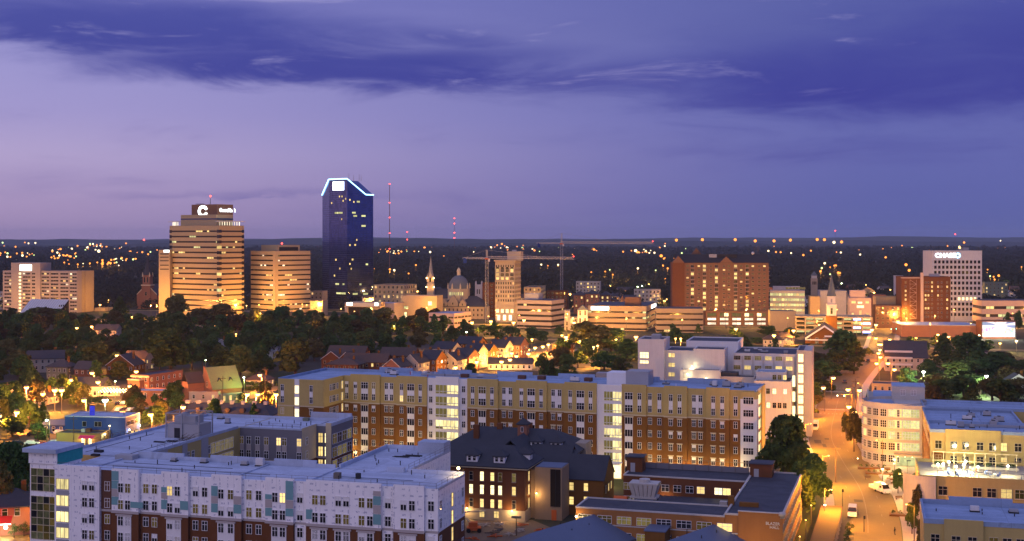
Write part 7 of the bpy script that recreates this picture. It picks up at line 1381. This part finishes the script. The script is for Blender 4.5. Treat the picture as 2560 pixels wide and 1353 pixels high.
lampgroup('far downtown lamps', 'large orange lamp behind the civic roofs', [(1043, 728, 16), (1425, 735, 12), (1416, 748, 12), (1447, 713, 10), (1525, 715, 9), (1538, 682, 9), (1560, 706, 9), (1575, 704, 9), (1615, 703, 9), (1622, 710, 9), (2166, 712, 9), (2185, 731, 9), (2420, 740, 9), (1661, 752, 9), (1668, 748, 9), (2525, 668, 9), (1227, 803, 9), (1284, 806, 9), (1310, 800, 9), (1435, 806, 9), (1180, 806, 9), (1415, 842, 9), (1590, 842, 9), (1840, 822, 9), (1935, 838, 9), (1984, 826, 9), (2050, 812, 9), (2180, 824, 9), (2155, 800, 9), (2245, 803, 9), (1640, 862, 8), (2190, 812, 9)], 9, 'sodium', 30000, 1.1); lampgroup('far green lamps', 'green-white lamp far behind the downtown roofs', [(1447, 715, 9), (1590, 700, 9), (1594, 717, 9), (1605, 715, 9), (1458, 730, 9), (2104, 708, 9), (2243, 707, 9), (2496, 710, 9), (2512, 706, 9), (1525, 713, 9)], 9, 'merc', 12000, .8)
# lamps added along downtown frontages to wash the facades orange
def short(b):
    t = b.e['label'].split(); return ' '.join(t[:6]).rstrip(',')
for b, u0, v1 in OFF:
    n = max(1, min(4, round(-u0 / 24))); k = 0; sp = []
    for i in range(n): sp.append((u0 * (1 - (i + .5) / n), -27))
    if v1 > 14 and b.U.y < -.15: sp += [(24, v1 * .25), (24, v1 * .75)] if v1 > 26 else [(24, v1 * .5)]
    for i, (u, v) in enumerate(sp):
        q = b.O + b.U * u + b.V * v
        lamp((q.x, q.y), '%s added kerb lamp %s: %s' % (ordn(i), 'of the front' if v < 0 else 'round the side', short(b)), 11, 'sodium', SOD, 33000 * (d_ if (d_ := min(1.6, max(.7, b.zt / 30 if hasattr(b, 'zt') else 1))) else 1), .42, 0, False, 0, 'added kerb lamps along the downtown fronts')
# floodlights washing walls and small lamps
for i, px in enumerate((880, 960, 1030, 1120, 1205, 1300, 1390, 1465, 1600, 1690, 1780, 1850)): sconce(D2, '%s wall lamp from the left along the residence hall foot' % ORD[i], D2.ux(px, -1.2), -2.4, 3.0, 'warmw', (1, .68, .26), 560, .16)
sconce(D2, 'bright lamp in the residence hall inner corner', 1.2, -1.2, 5.0, 'warmw', (1, .78, .3), 1500, .2); sconce(A, 'warm lamp on the white-wrapped roof corner', 74.6, 13.6, ZR + 1.6, 'warmw', WARM, 420, .3)
sconce(FH, 'work lamp on the tan lift tower wall', FH.ux(1340, 3), 3.4, 6.2, 'warmw', WARM, 380, .16); sconce(FH, 'work lamp over the yard beside the old hall', -3, -.6, 2.6, 'warmw', WARM, 700, .16); sconce(FH, 'second work lamp at the old hall base', -14, -.6, 2.6, 'warmw', WARM, 500, .16)
sconce(E, 'lamp at the dormitory front left corner', -41.8, -.6, 8.4, 'warmw', WARM, 500, .24); sconce(E, 'court lamp on the dormitory back range', -30, 36.6, 6, 'warmw', WARM, 600, .16); sconce(G, 'lamp glowing in the clinic court', G.ux(1765, -6), -6, G.zz(945, 20, -6), 'warmw', (1, .8, .4), 240, .25); sconce(G, 'yellow lamp on the clinic mural wall', G.ux(1719, -5.6), -5.6, G.zz(934, 14, -5), 'warmw', (1, .8, .4), 300, .3); sconce(G, 'lamp in the recess of the pale clinic', G.ux(1730, 1), 1, G.zz(915, 16, 2), 'warmw', (1, .8, .4), 500, .2)
for i, (sx, z) in enumerate(((-3.4, 22), (3.4, 22), (-3.2, 30), (3.2, 30))): sconce(SP, '%s floodlight on the floodlit steeple' % ORD[i], sx, -3.4, z, 'warmw', SOD, 1500, .5)
for i, px in enumerate((2462, 2500, 2532)): sconce(ms, '%s lamp from the left at the mural foot' % ORD[i], ms.ux(px, -4), -4.0, 3.2, 'halide', (1, .95, .85), 5000, .3)
for i, px in enumerate((1110, 1132, 1150)): sconce(D, '%s entrance downlight of the rounded tower' % ORD[i], D.ux(2245 + i * 18, 44), 44.5, 3.2, 'warmw', (1, .85, .4), 420, .12)
for i, (u, v) in enumerate(((-18, 44), (-8, 38), (-2, 28))): sconce(D, '%s bollard light along the tan hall flank' % ORD[i], u, v, 2.2, 'warmw', (1, .8, .3), 260, .16)
# terrace party: lamps, tables, chairs, planters
def dq(u, v, z): q = D.O + D.U * u + D.V * v; return (q.x, q.y, z)
for i, (px, v, pw) in enumerate(((2358, -17, 700), (2372, -14, 500), (2409, -17, 900), (2414, -12, 600), (2445, -19, 500), (2390, -20, 500), (2345, -18, 400), (2520, -16, 400))):
    u = D.ux(px, v); e = empty('terrace_lamp', '%s bright lamp from the left on the lit roof terrace' % ORD[i], 'lamp', dq(u, v, TZ + .06)); link('pole', MB().cyl((0, 0, 0), (0, 0, 2.3), .05, .04, 5).mesh('pole', [M['pole']]), e)
    link('lamp_globe', MB().lathe([(0, 2.2), (.34, 2.5), (0, 2.85)], 8).mesh('lamp_globe', [M['halide']], True), e); L = bpy.data.lights.new('lamp_light', 'POINT'); L.energy = pw * 4; L.color = (1, .86, .42); L.shadow_soft_size = .25; link('lamp_light', L, e, (0, 0, 1.9))
CHM = MB().box(-.3, .3, -.3, .3, .38, .46).mesh('seat', [M['fabric']]); CHB = MB().box(-.3, .3, .24, .3, .46, .95).mesh('backrest', [M['fabric']]); LEG = MB().box(-.03, .03, -.03, .03, 0, .38).mesh('leg', [M['steel']]); TTP = MB().cyl((0, 0, .70), (0, 0, .76), .62, .62, 12).mesh('table_top', [M['whitep']]); TST = MB().cyl((0, 0, 0), (0, 0, .7), .06, .06, 6).mesh('table_leg', [M['steel']])
nt = 0
for ti, (px, v) in enumerate(((2378, -18), (2393, -15), (2402, -19), (2425, -17), (2473, -15), (2490, -17))):
    u = D.ux(px, v); e = empty('terrace_table', '%s round table from the left on the lit roof terrace' % ORD[ti], 'table', dq(u, v, TZ + .07)); link('table_top', TTP, e); link('table_leg', TST, e)
    for a in range(3):
        an = a * 2.1 + ti; c = empty('terrace_chair', 'blue chair, %s round the %s terrace table from the left' % (ORD[a], ORD[ti]), 'chair', dq(u + 1.15 * math.cos(an), v + 1.15 * math.sin(an), TZ + .07), an - math.pi / 2 + math.atan2(D.U.y, D.U.x), 'blue chairs on the roof terrace'); link('seat', CHM, c); link('backrest', CHB, c)
        for x in (-.24, .24):
            for y in (-.24, .24): link('leg', LEG, c, (x, y, 0))
for i, px in enumerate((2345, 2440, 2470, 2500, 2530)):
    u = D.ux(px, -7); e = empty('planter', '%s planted trough from the left behind the terrace tables' % ORD[i], 'planter', dq(u, -7, TZ + .07), math.atan2(D.U.y, D.U.x)); link('trough', MB().box(-1.6, 1.6, -.4, .4, 0, .6).mesh('trough', [M['concrete']]), e); link('plants', PB[i % 2][0], e, (0, 0, .2), 0, (.3, .1, .13))
# ================================================================== DISTANT LIGHTS (too small to carry parts)
DM = {}
def dlamp(px, py, em, k=.00062, label='', d=None, zoff=20):  # globe grows with distance, its size standing in for glare
    if d is None: d = min(6400, F * (H - zoff) / max(py - CY, 4))
    z = zat(py, d); r = k * d; key = (em, round(r * 2) / 2, round(z / 4) * 4)
    if key not in DM:
        R_ = max(.5, key[1]); DM[key] = MB().lathe([(0, -R_), (R_ * .8, -R_ * .6), (R_, 0), (R_ * .8, R_ * .6), (0, R_)], 6, 0).cyl((0, 0, -max(key[2], 1)), (0, 0, -R_), R_ * .12, R_ * .1, 4, 1).mesh('distant_lamp', [M[em], M['pole']])
    p = atd(px, d); o = link('distant_lamp', DM[key], None, (p.x, p.y, z)); return o
LBL = {'sodium_far': 'tiny orange street light far off in the wooded suburbs', 'white_far': 'tiny white street light far off in the wooded suburbs', 'green_far': 'tiny green-tinged street light far off in the wooded suburbs', 'red': 'tiny red light far off in the wooded suburbs'}
rl = random.Random(5); pts_ = []
ZN = ['beyond the hotel sign, outer left', 'right above the hotel roof', 'left of the striped bank tower', 'low between hotel and red church', 'in the long line above the hotel wing', 'just left of the bank annex', 'highest at the far left horizon', 'high near the far left horizon', 'right of the glass tower', 'above the stone steeple', 'between the two crane masts, upper', 'under the high crane jib', 'at the far stadium', 'left of the apartment tower roof', 'above the white steeple', 'right of the pale bank tower', 'left of the apartment tower gable', 'in the slope over the white steeple', 'low at the right edge', 'low right of the glass tower', 'in the trees behind the ribbon offices', 'beside the red church spire']
for z_, (x0, x1, y0, y1, n) in enumerate(((0, 90, 628, 645, 14), (125, 190, 612, 652, 26), (190, 330, 608, 632, 22), (255, 335, 640, 660, 16), (150, 300, 655, 664, 14), (340, 400, 620, 640, 5), (0, 120, 600, 625, 6), (215, 260, 605, 625, 6), (940, 1060, 622, 636, 16), (1000, 1200, 615, 642, 10), (1210, 1345, 608, 634, 20), (1330, 1520, 610, 640, 10), (1550, 1640, 626, 634, 12), (1600, 1760, 608, 640, 8), (1900, 2240, 606, 650, 16), (2250, 2560, 600, 640, 12), (1640, 1690, 640, 650, 4), (2050, 2110, 655, 690, 9), (2460, 2560, 660, 720, 6), (930, 1080, 650, 700, 6), (1350, 1680, 655, 700, 12), (330, 430, 640, 680, 5))):
    for _ in range(n): pts_.append((rl.uniform(x0, x1), rl.triangular(y0, y1), rl.choices(['sodium_far', 'white_far', 'green_far'], [7, 2, 1.2])[0], rl.uniform(.00036, .00085), z_))
pts_.sort(); seen_ = {}
for px, py, em, k, z_ in pts_:
    o = dlamp(px, py, em, k); i = seen_[(em, z_)] = seen_.get((em, z_), -1) + 1
    if py > 652: L = bpy.data.lights.new('lamp_light', 'POINT'); L.energy = 12000; L.color = SOD; L.shadow_soft_size = .5; link('lamp_light', L, o, (0, -3, -3))
    tag(o, '%s tiny %s light from the left, %s' % (ordn(i), {'sodium_far': 'orange', 'white_far': 'white', 'green_far': 'green-tinged'}[em], ZN[z_]), 'street light', 'distant ' + em.split('_')[0] + ' lights')
for px, py in ((372, 665), (360, 600)): tag(dlamp(px, py, 'red', .0007), 'tiny red light %s' % ('beside the red church spire' if py > 650 else 'on the horizon left of the bank tower'), 'street light', 'distant red lights')
for i, (px, py) in enumerate(((1691, 600.5), (1756, 599.5), (1838, 599.5), (1888, 602.5), (1935, 602.5), (1976, 600.5), (2043, 599), (2061, 599.5), (2085, 606), (2104, 605))): tag(dlamp(px, py, 'sodium_far' if i != 8 else 'white_far', .0011, d=4800), '%s big orange highway lamp from the left in the row along the horizon' % ORD[i], 'highway lamp', 'highway lamps on the horizon')
for i, (px, py) in enumerate(((247, 628), (219, 620), (1589, 627), (1653, 640), (2265, 662), (2273, 676))): tag(dlamp(px, py, 'white_far' if i in (0, 1, 2) else 'sodium_far', .0012), '%s large glaring far light from the left' % ORD[i], 'street light')
# ================================================================== VEHICLES
def car(label, px, py, rz, paint, cat='car', van=False, lights=False, group=None, p=None):
    p = p or at(px, py); e = empty('parked_car' if not van else 'van', label, cat, (p[0], p[1], .02), rz, group); L_, W_, Hh = (4.6, 1.85, 1.45) if not van else (5.6, 2.1, 2.35)
    pr = [(-L_ / 2, .35), (-L_ / 2, .85), (-L_ * .42, .95), (-L_ * .30, Hh), (L_ * .12, Hh), (L_ * .26, .98), (L_ * .47, .86), (L_ / 2, .6), (L_ / 2, .35)] if not van else [(-L_ / 2, .4), (-L_ / 2, Hh), (L_ * .22, Hh), (L_ * .36, 1.35), (L_ * .48, 1.15), (L_ / 2, .4)]
    b = MB(); n = len(pr)
    for s_ in (-1, 1):
        for x, z in pr: b.v.append((x, s_ * W_ / 2 * (.86 if z > 1.2 else 1.0), z))
    for i in range(n): j = (i + 1) % n; b.f.append((i, j, n + j, n + i)); b.m.append(0)
    b.f.append(tuple(range(n - 1, -1, -1))); b.f.append(tuple(range(n, 2 * n))); b.m += [0, 0]
    link('body', b.mesh('body', [paint]), e); g = MB()
    if not van: g.box(-L_ * .27, L_ * .10, -W_ * .455, W_ * .455, 1.0, Hh - .1); g.poly([(L_ * .135, -.7, Hh - .06), (L_ * .135, .7, Hh - .06), (L_ * .268, .78, 1.02), (L_ * .268, -.78, 1.02)])
    else: g.poly([(L_ * .232, -.85, Hh - .05), (L_ * .232, .85, Hh - .05), (L_ * .37, .95, 1.38), (L_ * .37, -.95, 1.38)]); g.box(L_ * .05, L_ * .2, -W_ * .47, W_ * .47, 1.4, 1.95)
    link('glazing', g.mesh('glazing', [M['glass']]), e); wm_ = MB().cyl((0, -.11, 0), (0, .11, 0), .33, .33, 12).mesh('wheel', [M['rubber']])
    for x in (-L_ * .31, L_ * .31):
        for y in (-W_ / 2 + .05, W_ / 2 - .05): link('wheel', wm_, e, (x, y, .33))
    for y in (-.65, .65): link('headlight', MB().box(L_ / 2 - .05, L_ / 2 + .02, y - .16, y + .16, .58, .74).mesh('headlight', [M['litwhite'] if lights else M['chrome']]), e); link('tail_light', MB().box(-L_ / 2 - .02, -L_ / 2 + .03, y - .14, y + .14, .65, .8).mesh('tail_light', [M['red_paint']]), e)
    return e
def paintm(nm, c): M[nm] = surf(nm, c, .25, .05, spec=.6); return M[nm]
cw_, cr_, cs_, cd_, cb_ = paintm('car_white', (.7, .7, .7)), paintm('car_red', (.45, .03, .02)), paintm('car_silver', (.45, .46, .48)), paintm('car_dark', (.02, .022, .026)), paintm('car_blue', (.04, .09, .25))
for lab, px, py, a, pm in (('white hatchback in the row below the yellow-green lamp', 80, 1112, .2, cw_), ('red car nosed in beside the white hatchback', 112, 1118, .25, cr_), ('silver-green saloon at the right of the parked row', 137, 1112, -.1, cs_), ('dark car at the left end of the parked row', 45, 1112, .3, cd_), ('dark car waiting before the brown front wing', 214, 1112, -.2, cd_), ('white police-style car beside the blue restaurant wall', 152, 1085, .5, cw_), ('silver car parked under the lower left trees', 20, 1118, .2, cs_), ('dark car under trees left of the pole lamp', 85, 1090, .3, cd_)): car(lab, px, py, a, pm)
rl = random.Random(9)
for i in range(16): q = at(300 + (i % 8) * 14 + rl.uniform(-2, 2), 1012 + (i // 8) * 16); car('%s parked car in the orange-lit lot behind the blue restaurant, %s line' % (ORD[i % 8], 'far' if i < 8 else 'near'), 0, 0, rl.uniform(1.0, 1.4), rl.choice([cw_, cd_, cs_, cb_, cr_]), p=q, group='cars in the lot behind the blue restaurant')
V1 = math.atan2(.96, .28)
car('white van driving down the orange street', 2131, 1290, V1 + math.pi, cw_, 'van', True, True); tk = car('white box truck parked by the clinic stair', 2037, 1075, V1 + math.pi, cw_, 'truck', True); link('cargo_box', MB().box(-3.6, 1.0, -1.15, 1.15, .6, 3.0).mesh('cargo_box', [M['whitep']]), tk)
bt_ = car('white bucket truck with folded boom by the plaza kerb', 2206, 1232, V1 + math.pi + .5, cw_, 'truck', True); link('flatbed', MB().box(-5.2, -.5, -1.1, 1.1, .6, 1.4).mesh('flatbed', [M['whitep']]), bt_); link('boom', MB().cyl((-3.6, 0, 1.6), (2.2, .3, 3.5), .2, .16, 6).mesh('boom', [M['whitep']]), bt_); link('boom_arm', MB().cyl((-4.2, .4, 1.6), (1.0, -.5, 2.9), .16, .16, 6).mesh('boom_arm', [M['whitep']]), bt_); link('bucket', MB().box(1.9, 2.8, -.2, .8, 2.7, 3.8).mesh('bucket', [M['steel']]), bt_)
for i, (px, py) in enumerate(((2112, 958), (2170, 905))): car('%s car waiting far up the orange street' % ['near', 'second'][i], px, py, V1, cd_)
# traffic signals on span poles
for i, (px, py, zz_) in enumerate(((2093, 989, 6.5), (2110, 989.5, 6.5), (2240, 822, 7), (2228, 823, 7))):
    d_s = F * (H - zz_) / (py - CY); p = atd(px, d_s); e = empty('traffic_signal', '%s traffic signal from the left over the orange street' % ORD[(0, 1, 3, 2)[i]], 'traffic signal', (p.x, p.y, 0)); link('pole', MB().cyl((3.0, 0, 0), (3.0, 0, zz_ + .5), .12, .1, 6).cyl((3, 0, zz_ + .4), (0, 0, zz_ + .5), .06, .06, 5).mesh('pole', [M['pole']]), e); link('housing', MB().box(-.2, .2, -.15, .15, zz_ - .6, zz_ + .5).mesh('housing', [M['dark']]), e); link('lens', MB().lathe([(0, -.3), (.3, 0), (0, .3)], 8).mesh('lens', [M['trafgreen' if py < 900 else 'red' if False else 'warmw']], True), e, (0, -.3, zz_))
# utility poles and wires
def upole(label, px, yb, h=11):
    p = at(px, yb); e = empty('utility_pole', label, 'utility pole', (p.x, p.y, 0)); link('pole', MB().cyl((0, 0, 0), (0, 0, h), .16, .11, 6).mesh('pole', [M['wood_pole']]), e); link('crossarm', MB().box(-1.2, 1.2, -.07, .07, h - 1.0, h - .8).mesh('crossarm', [M['wood_pole']]), e); return (p.x, p.y, h - .7)
ups = [upole('utility pole left of the blue restaurant over parked cars', 117, 1115, 12), upole('thin utility pole before the blue restaurant wing', 184, 1120, 10), upole('utility pole right of the blue restaurant', 310, 1100, 11), upole('tall utility pole right of the church hall', 663, 1005, 14), upole('utility pole with crossarm before the church hall', 557, 1010, 11), upole('utility pole at the orange street crossing, left one', 2132, 1085, 17), upole('utility pole at the orange street crossing, right one', 2139, 1080, 18), upole('bare street pole on the orange street verge', 2089, 1206, 10), upole('slim pole at the left edge gardens', 18, 1005, 8), upole('utility pole among the dark trees', 188, 915, 9)]
for i, (a, c) in enumerate(((0, 2), (2, 4), (4, 3), (9, 3), (5, 6))):
    A_, C_ = Vector(ups[a]), Vector(ups[c]); wmb = MB(); prev = A_
    for k in range(1, 9): t = k / 8; q = A_.lerp(C_, t) - Vector((0, 0, 4 * t * (1 - t) * 1.4)); wmb.cyl(prev, q, .03, .03, 3, caps=False); prev = q
    tag(link('power_line', wmb.mesh('power_line', [M['dark']])), 'sagging power line, span %s of the street wires counted from the left' % ORD[i], 'power line')
# slim campus light masts and sign posts along the orange street
for i, (px, py, h_) in enumerate(((2196, 1085, 9), (2205, 1160, 8), (2268, 1240, 9), (2282, 1325, 9), (2106, 1270, 4), (2160, 1330, 3))):
    p = at(px, py); e = empty('light_mast' if h_ > 5 else 'sign_post', '%s slim dark pole from the left along the orange street pavement' % ORD[(1, 3, 4, 5, 0, 2)[i]], 'pole', (p.x, p.y, 0)); link('pole', MB().cyl((0, 0, 0), (0, 0, h_), .08, .06, 6).mesh('pole', [M['dark']]), e); link('head', MB().box(-.1, .9 if h_ > 5 else .3, -.12, .12, h_ - .1, h_ + .1 if h_ > 5 else h_ + .6).mesh('head', [M['dark']]), e)
# construction yard
bl = B('boom_lift', 'orange boom lift with raised pale boom beside the white-wrapped block', 'lift', at(1185, 1330).xy, .3); bl.box('chassis', -1.6, 1.6, -1, 1, .5, 1.2, 'orange_paint'); bl.box('turret', -1.2, .8, -.8, .8, 1.2, 2.2, 'orange_paint'); bl.part('boom', MB().cyl((-.8, 0, 2.0), (-3.2, 1, 4.2), .18, .16, 6), 'cream'); bl.part('boom_upper', MB().cyl((-3.2, 1, 4.2), (2.6, .4, 4.6), .15, .13, 6), 'cream')
for x in (-1.2, 1.2):
    for y in (-1, 1): bl.part('wheel', MB().cyl((x, y - .15, .5), (x, y + .15, .5), .5, .5, 10), 'rubber')
by = B('hoop_post', 'post with dark green hoop board in the construction yard', 'post', at(1291, 1340).xy, -16); by.part('post', MB().cyl((0, 0, 0), (0, 0, 4.4), .12, .12, 6), 'wood_pole'); by.box('board', -1.1, 1.1, -.3, .0, 3.9, 4.4, 'siding_green')
rl = random.Random(3)
for i in range(14):
    px, py = rl.uniform(1180, 1400), rl.uniform(1312, 1352); p = at(px, py); mb = MB()
    for k in range(5): a = rl.uniform(0, 3.1); l_ = rl.uniform(.6, 1.8); q = Vector((rl.uniform(-.6, .6), rl.uniform(-.4, .4), .12 + .1 * k)); v = Vector((math.cos(a), math.sin(a), 0)) * l_; mb.cyl(q - v, q + v, .1, .1, 4)
    tag(link('lumber_pile', mb.mesh('lumber_pile', [M[rl.choice(['wood_pole', 'orange_paint', 'siding', 'pole'])]]), None, (p.x, p.y, 0)), '%s heap of building timber from the left in the construction yard' % ORD[i], 'timber heap', 'timber heaps in the construction yard')
# pedestrians: one continuous skinned figure each
def person(label, p, face, shirt, stride=.12):
    Vv = [(0, 0, .95), (0, 0, 1.18), (0, 0, 1.42), (0, -.01, 1.53), (0, -.02, 1.66), (0, -.01, 1.74), (-.10, 0, .90), (-.11, -stride, .50), (-.11, 0, .10), (-.11, -.15, .05), (.10, 0, .90), (.11, stride * .6, .50), (.11, stride * 1.8, .12), (.11, stride * 1.8 - .14, .06), (-.19, 0, 1.41), (-.25, .03, 1.14), (-.25, -.08, .90), (-.25, -.10, .80), (.19, 0, 1.41), (.25, 0, 1.14), (.25, -.12, .92), (.25, -.15, .82)]
    Ed = [(0, 1), (1, 2), (2, 3), (3, 4), (4, 5), (0, 6), (6, 7), (7, 8), (8, 9), (0, 10), (10, 11), (11, 12), (12, 13), (2, 14), (14, 15), (15, 16), (16, 17), (2, 18), (18, 19), (19, 20), (20, 21)]
    rr = [.15, .14, .16, .06, .10, .08, .09, .07, .05, .045, .09, .07, .05, .045, .07, .05, .04, .045, .07, .05, .04, .045]
    me = bpy.data.meshes.new('person'); me.from_pydata(Vv, Ed, []); o = bpy.data.objects.new('person', me); COL.objects.link(o); o.location = p; o.rotation_euler = (0, 0, face)
    o.modifiers.new('skin', 'SKIN'); o.modifiers.new('smooth', 'SUBSURF').levels = 1
    for i, sv in enumerate(me.skin_vertices[0].data): sv.radius = (rr[i], rr[i] * .8); sv.use_root = i == 0
    me.materials.append(M[shirt]); tag(o, label, 'person'); link('hair', MB().lathe([(.10, 1.66), (.105, 1.74), (.06, 1.81), (0, 1.83)], 8).mesh('hair', [M['dark']], True), o); return o
person('person in dark clothes walking along the pavement of the orange street', at(2237, 1338, .14), V1 + 2.6, 'dark')
for i, (px, v, cl) in enumerate(((2372, -16, 'fabric'), (2397, -17.5, 'redbrick'), (2405, -13, 'dark'), (2432, -16, 'cream'), (2388, -20, 'dark'), (2418, -19, 'fabric'), (2440, -14, 'redbrick'))): person('%s person from the left standing on the lit roof terrace' % ORD[(0, 2, 3, 5, 1, 4, 6)[i]], dq(D.ux(px, v), v, TZ + .07), i * 1.3, cl)

lampgroup('added fill lamps of the residence hall', 'added yellow fill lamp at the foot of the residence hall', [(900, 1142), (985, 1140), (1060, 1140), (1440, 1150), (1530, 1176), (1620, 1168), (1720, 1172), (1820, 1178)], 4.5, 'warmw', 1900, .2, col=(1, .66, .22))  # fill lamps added to warm the hall's lower walls
for i, (u, v) in enumerate(((-34, -9), (-20, -9), (-5, -8))): q = E.O + E.U * u + E.V * v; lamp((q.x, q.y), '%s added low lamp from the left before the dormitory front' % ORD[i], 4.5, 'warmw', (1, .58, .18), 2400, .2, group='added low lamps before the dormitory')  # extra warm lamps put in to light the dormitory front
for i, (u, v) in enumerate(((2.6, 10), (2.6, 26), (2.6, 42))): q = E.O + E.U * u + E.V * v; lamp((q.x, q.y), '%s lamp beside the dormitory right wall, counted from the nearest' % ORD[i], 5.0, 'sodium', SOD, 480, .16, group='lamps beside the dormitory')
lampgroup('small lamps in the tree belt', 'small orange lamp glinting through the dark tree belt', [(60, 812, 6), (140, 836, 6), (330, 792, 7), (410, 842, 6), (538, 815, 6), (548, 808, 6), (590, 835, 6), (640, 818, 6), (705, 800, 7), (770, 822, 6), (850, 800, 7), (912, 832, 6), (985, 815, 6), (1035, 850, 6), (262, 870, 6), (455, 895, 6), (610, 900, 6)], 6, 'sodium', 6500, .55)
# road paint: crosswalk bars at the crossing, lane dashes up the street
uu_ = Vector((math.cos(rad(ST)), math.sin(rad(ST)))); vv_ = Vector((-uu_.y, uu_.x))
for (px, py) in ((2081, 1036), (2100, 972)):
    c = at(px, py).xy
    for k in range(9): q = c + uu_ * (-5.8 + 1.45 * k); ribbon('road_marking', [q, q + vv_ * 3.0], .55, .031, 'paint_worn')
for i in range(10, 58, 2):
    if i + 1 < len(MAIN):
        a, b_ = MAIN[i], MAIN[i].lerp(MAIN[i + 1], .55); tg = (MAIN[i + 1] - MAIN[i]).normalized(); nrm = Vector((tg.y, -tg.x))
        for s_ in (-3.4, 3.4): ribbon('road_marking', [a + nrm * s_, b_ + nrm * s_], .14, .028, 'paint_worn')
# asphalt repairs on the street
defm('asphalt_patch', (.085, .072, .05), var=.3, scale=.4)
rp = random.Random(31)
for i in range(12):
    k = rp.randrange(4, 50); tg = (MAIN[k + 1] - MAIN[k]).normalized(); nrm = Vector((tg.y, -tg.x)); q = MAIN[k] + nrm * rp.uniform(-5, 5); ribbon('road_patch', [q, q + tg * rp.uniform(2, 9)], rp.uniform(.8, 2.4), .024, 'asphalt_patch')
# plaza beds, benches, bins
for i, (px, py, l_) in enumerate(((2185, 1172, 9), (2215, 1186, 11), (2245, 1200, 6), (2262, 1290, 7))):
    p = at(px, py); e = empty('flower_bed', '%s brick-edged planting bed from the left on the plaza' % ORD[i], 'flower bed', (p.x, p.y, 0), rad(ST)); link('edging', MB().box(-l_ / 2, l_ / 2, -1.4, 1.4, 0, .35).mesh('edging', [M['brick']]), e); link('soil', MB().box(-l_ / 2 + .25, l_ / 2 - .25, -1.15, 1.15, .3, .42).mesh('soil', [M['earth']]), e)
    for k in range(int(l_ / 1.6)): link('plant', PB[k % 2][0], e, (-l_ / 2 + .9 + 1.6 * k, rp.uniform(-.5, .5), .3), rp.uniform(0, 6), (.13, .13, .09))
for i, (px, py) in enumerate(((2170, 1200), (2228, 1215), (2248, 1250))):
    p = at(px, py); e = empty('bench', '%s wooden bench from the left on the plaza' % ORD[i], 'bench', (p.x, p.y, .1), rad(ST) + .4); link('seat', MB().box(-.9, .9, -.22, .22, .40, .46).mesh('seat', [M['wood_pole']]), e); link('backrest', MB().box(-.9, .9, .2, .26, .5, .9).mesh('backrest', [M['wood_pole']]), e)
    for x in (-.75, .75): link('leg', MB().box(x - .05, x + .05, -.2, .24, 0, .4).mesh('leg', [M['pole']]), e)

lampgroup('car park lamps before the offices', 'orange car park lamp between the ribbon offices and the clinic', [(1405, 838), (1450, 852), (1540, 848), (1600, 855), (1660, 850), (1745, 848), (1815, 846), (1330, 848), (2290, 845), (2345, 852), (2500, 858)], 8, 'sodium', 16000, .7)
rl = random.Random(19)
for i in range(22): q = at(1225 + i * 12 + rl.uniform(-3, 3), 880 + (i % 3) * 14); car('%s parked car from the left in the glowing lot by the row houses' % ordn(i), 0, 0, rl.uniform(.9, 1.5), rl.choice([cw_, cd_, cs_, cb_, cr_]), p=q, group='cars in the glowing lot by the row houses')
# ================================================================== EVENING HAZE
hm = bpy.data.materials.new('haze'); hm.use_nodes = True; t = NT(hm.node_tree); v_ = t.node('ShaderNodeVolumePrincipled'); v_.inputs['Color'].default_value = (.70, .80, 1.0, 1); v_.inputs['Density'].default_value = 0.000036; v_.inputs['Anisotropy'].default_value = .0
o_ = t.node('ShaderNodeOutputMaterial'); t.L.new(v_.outputs[0], o_.inputs['Volume'])
try: hm.volume_intersection_method = 'FAST'
except Exception: pass
hz_ = link('haze', MB().box(-14000, 14000, -400, 16500, -2.0, 165).mesh('haze', [hm])); tag(hz_, 'thin evening haze over the town', 'haze', None, 'stuff')
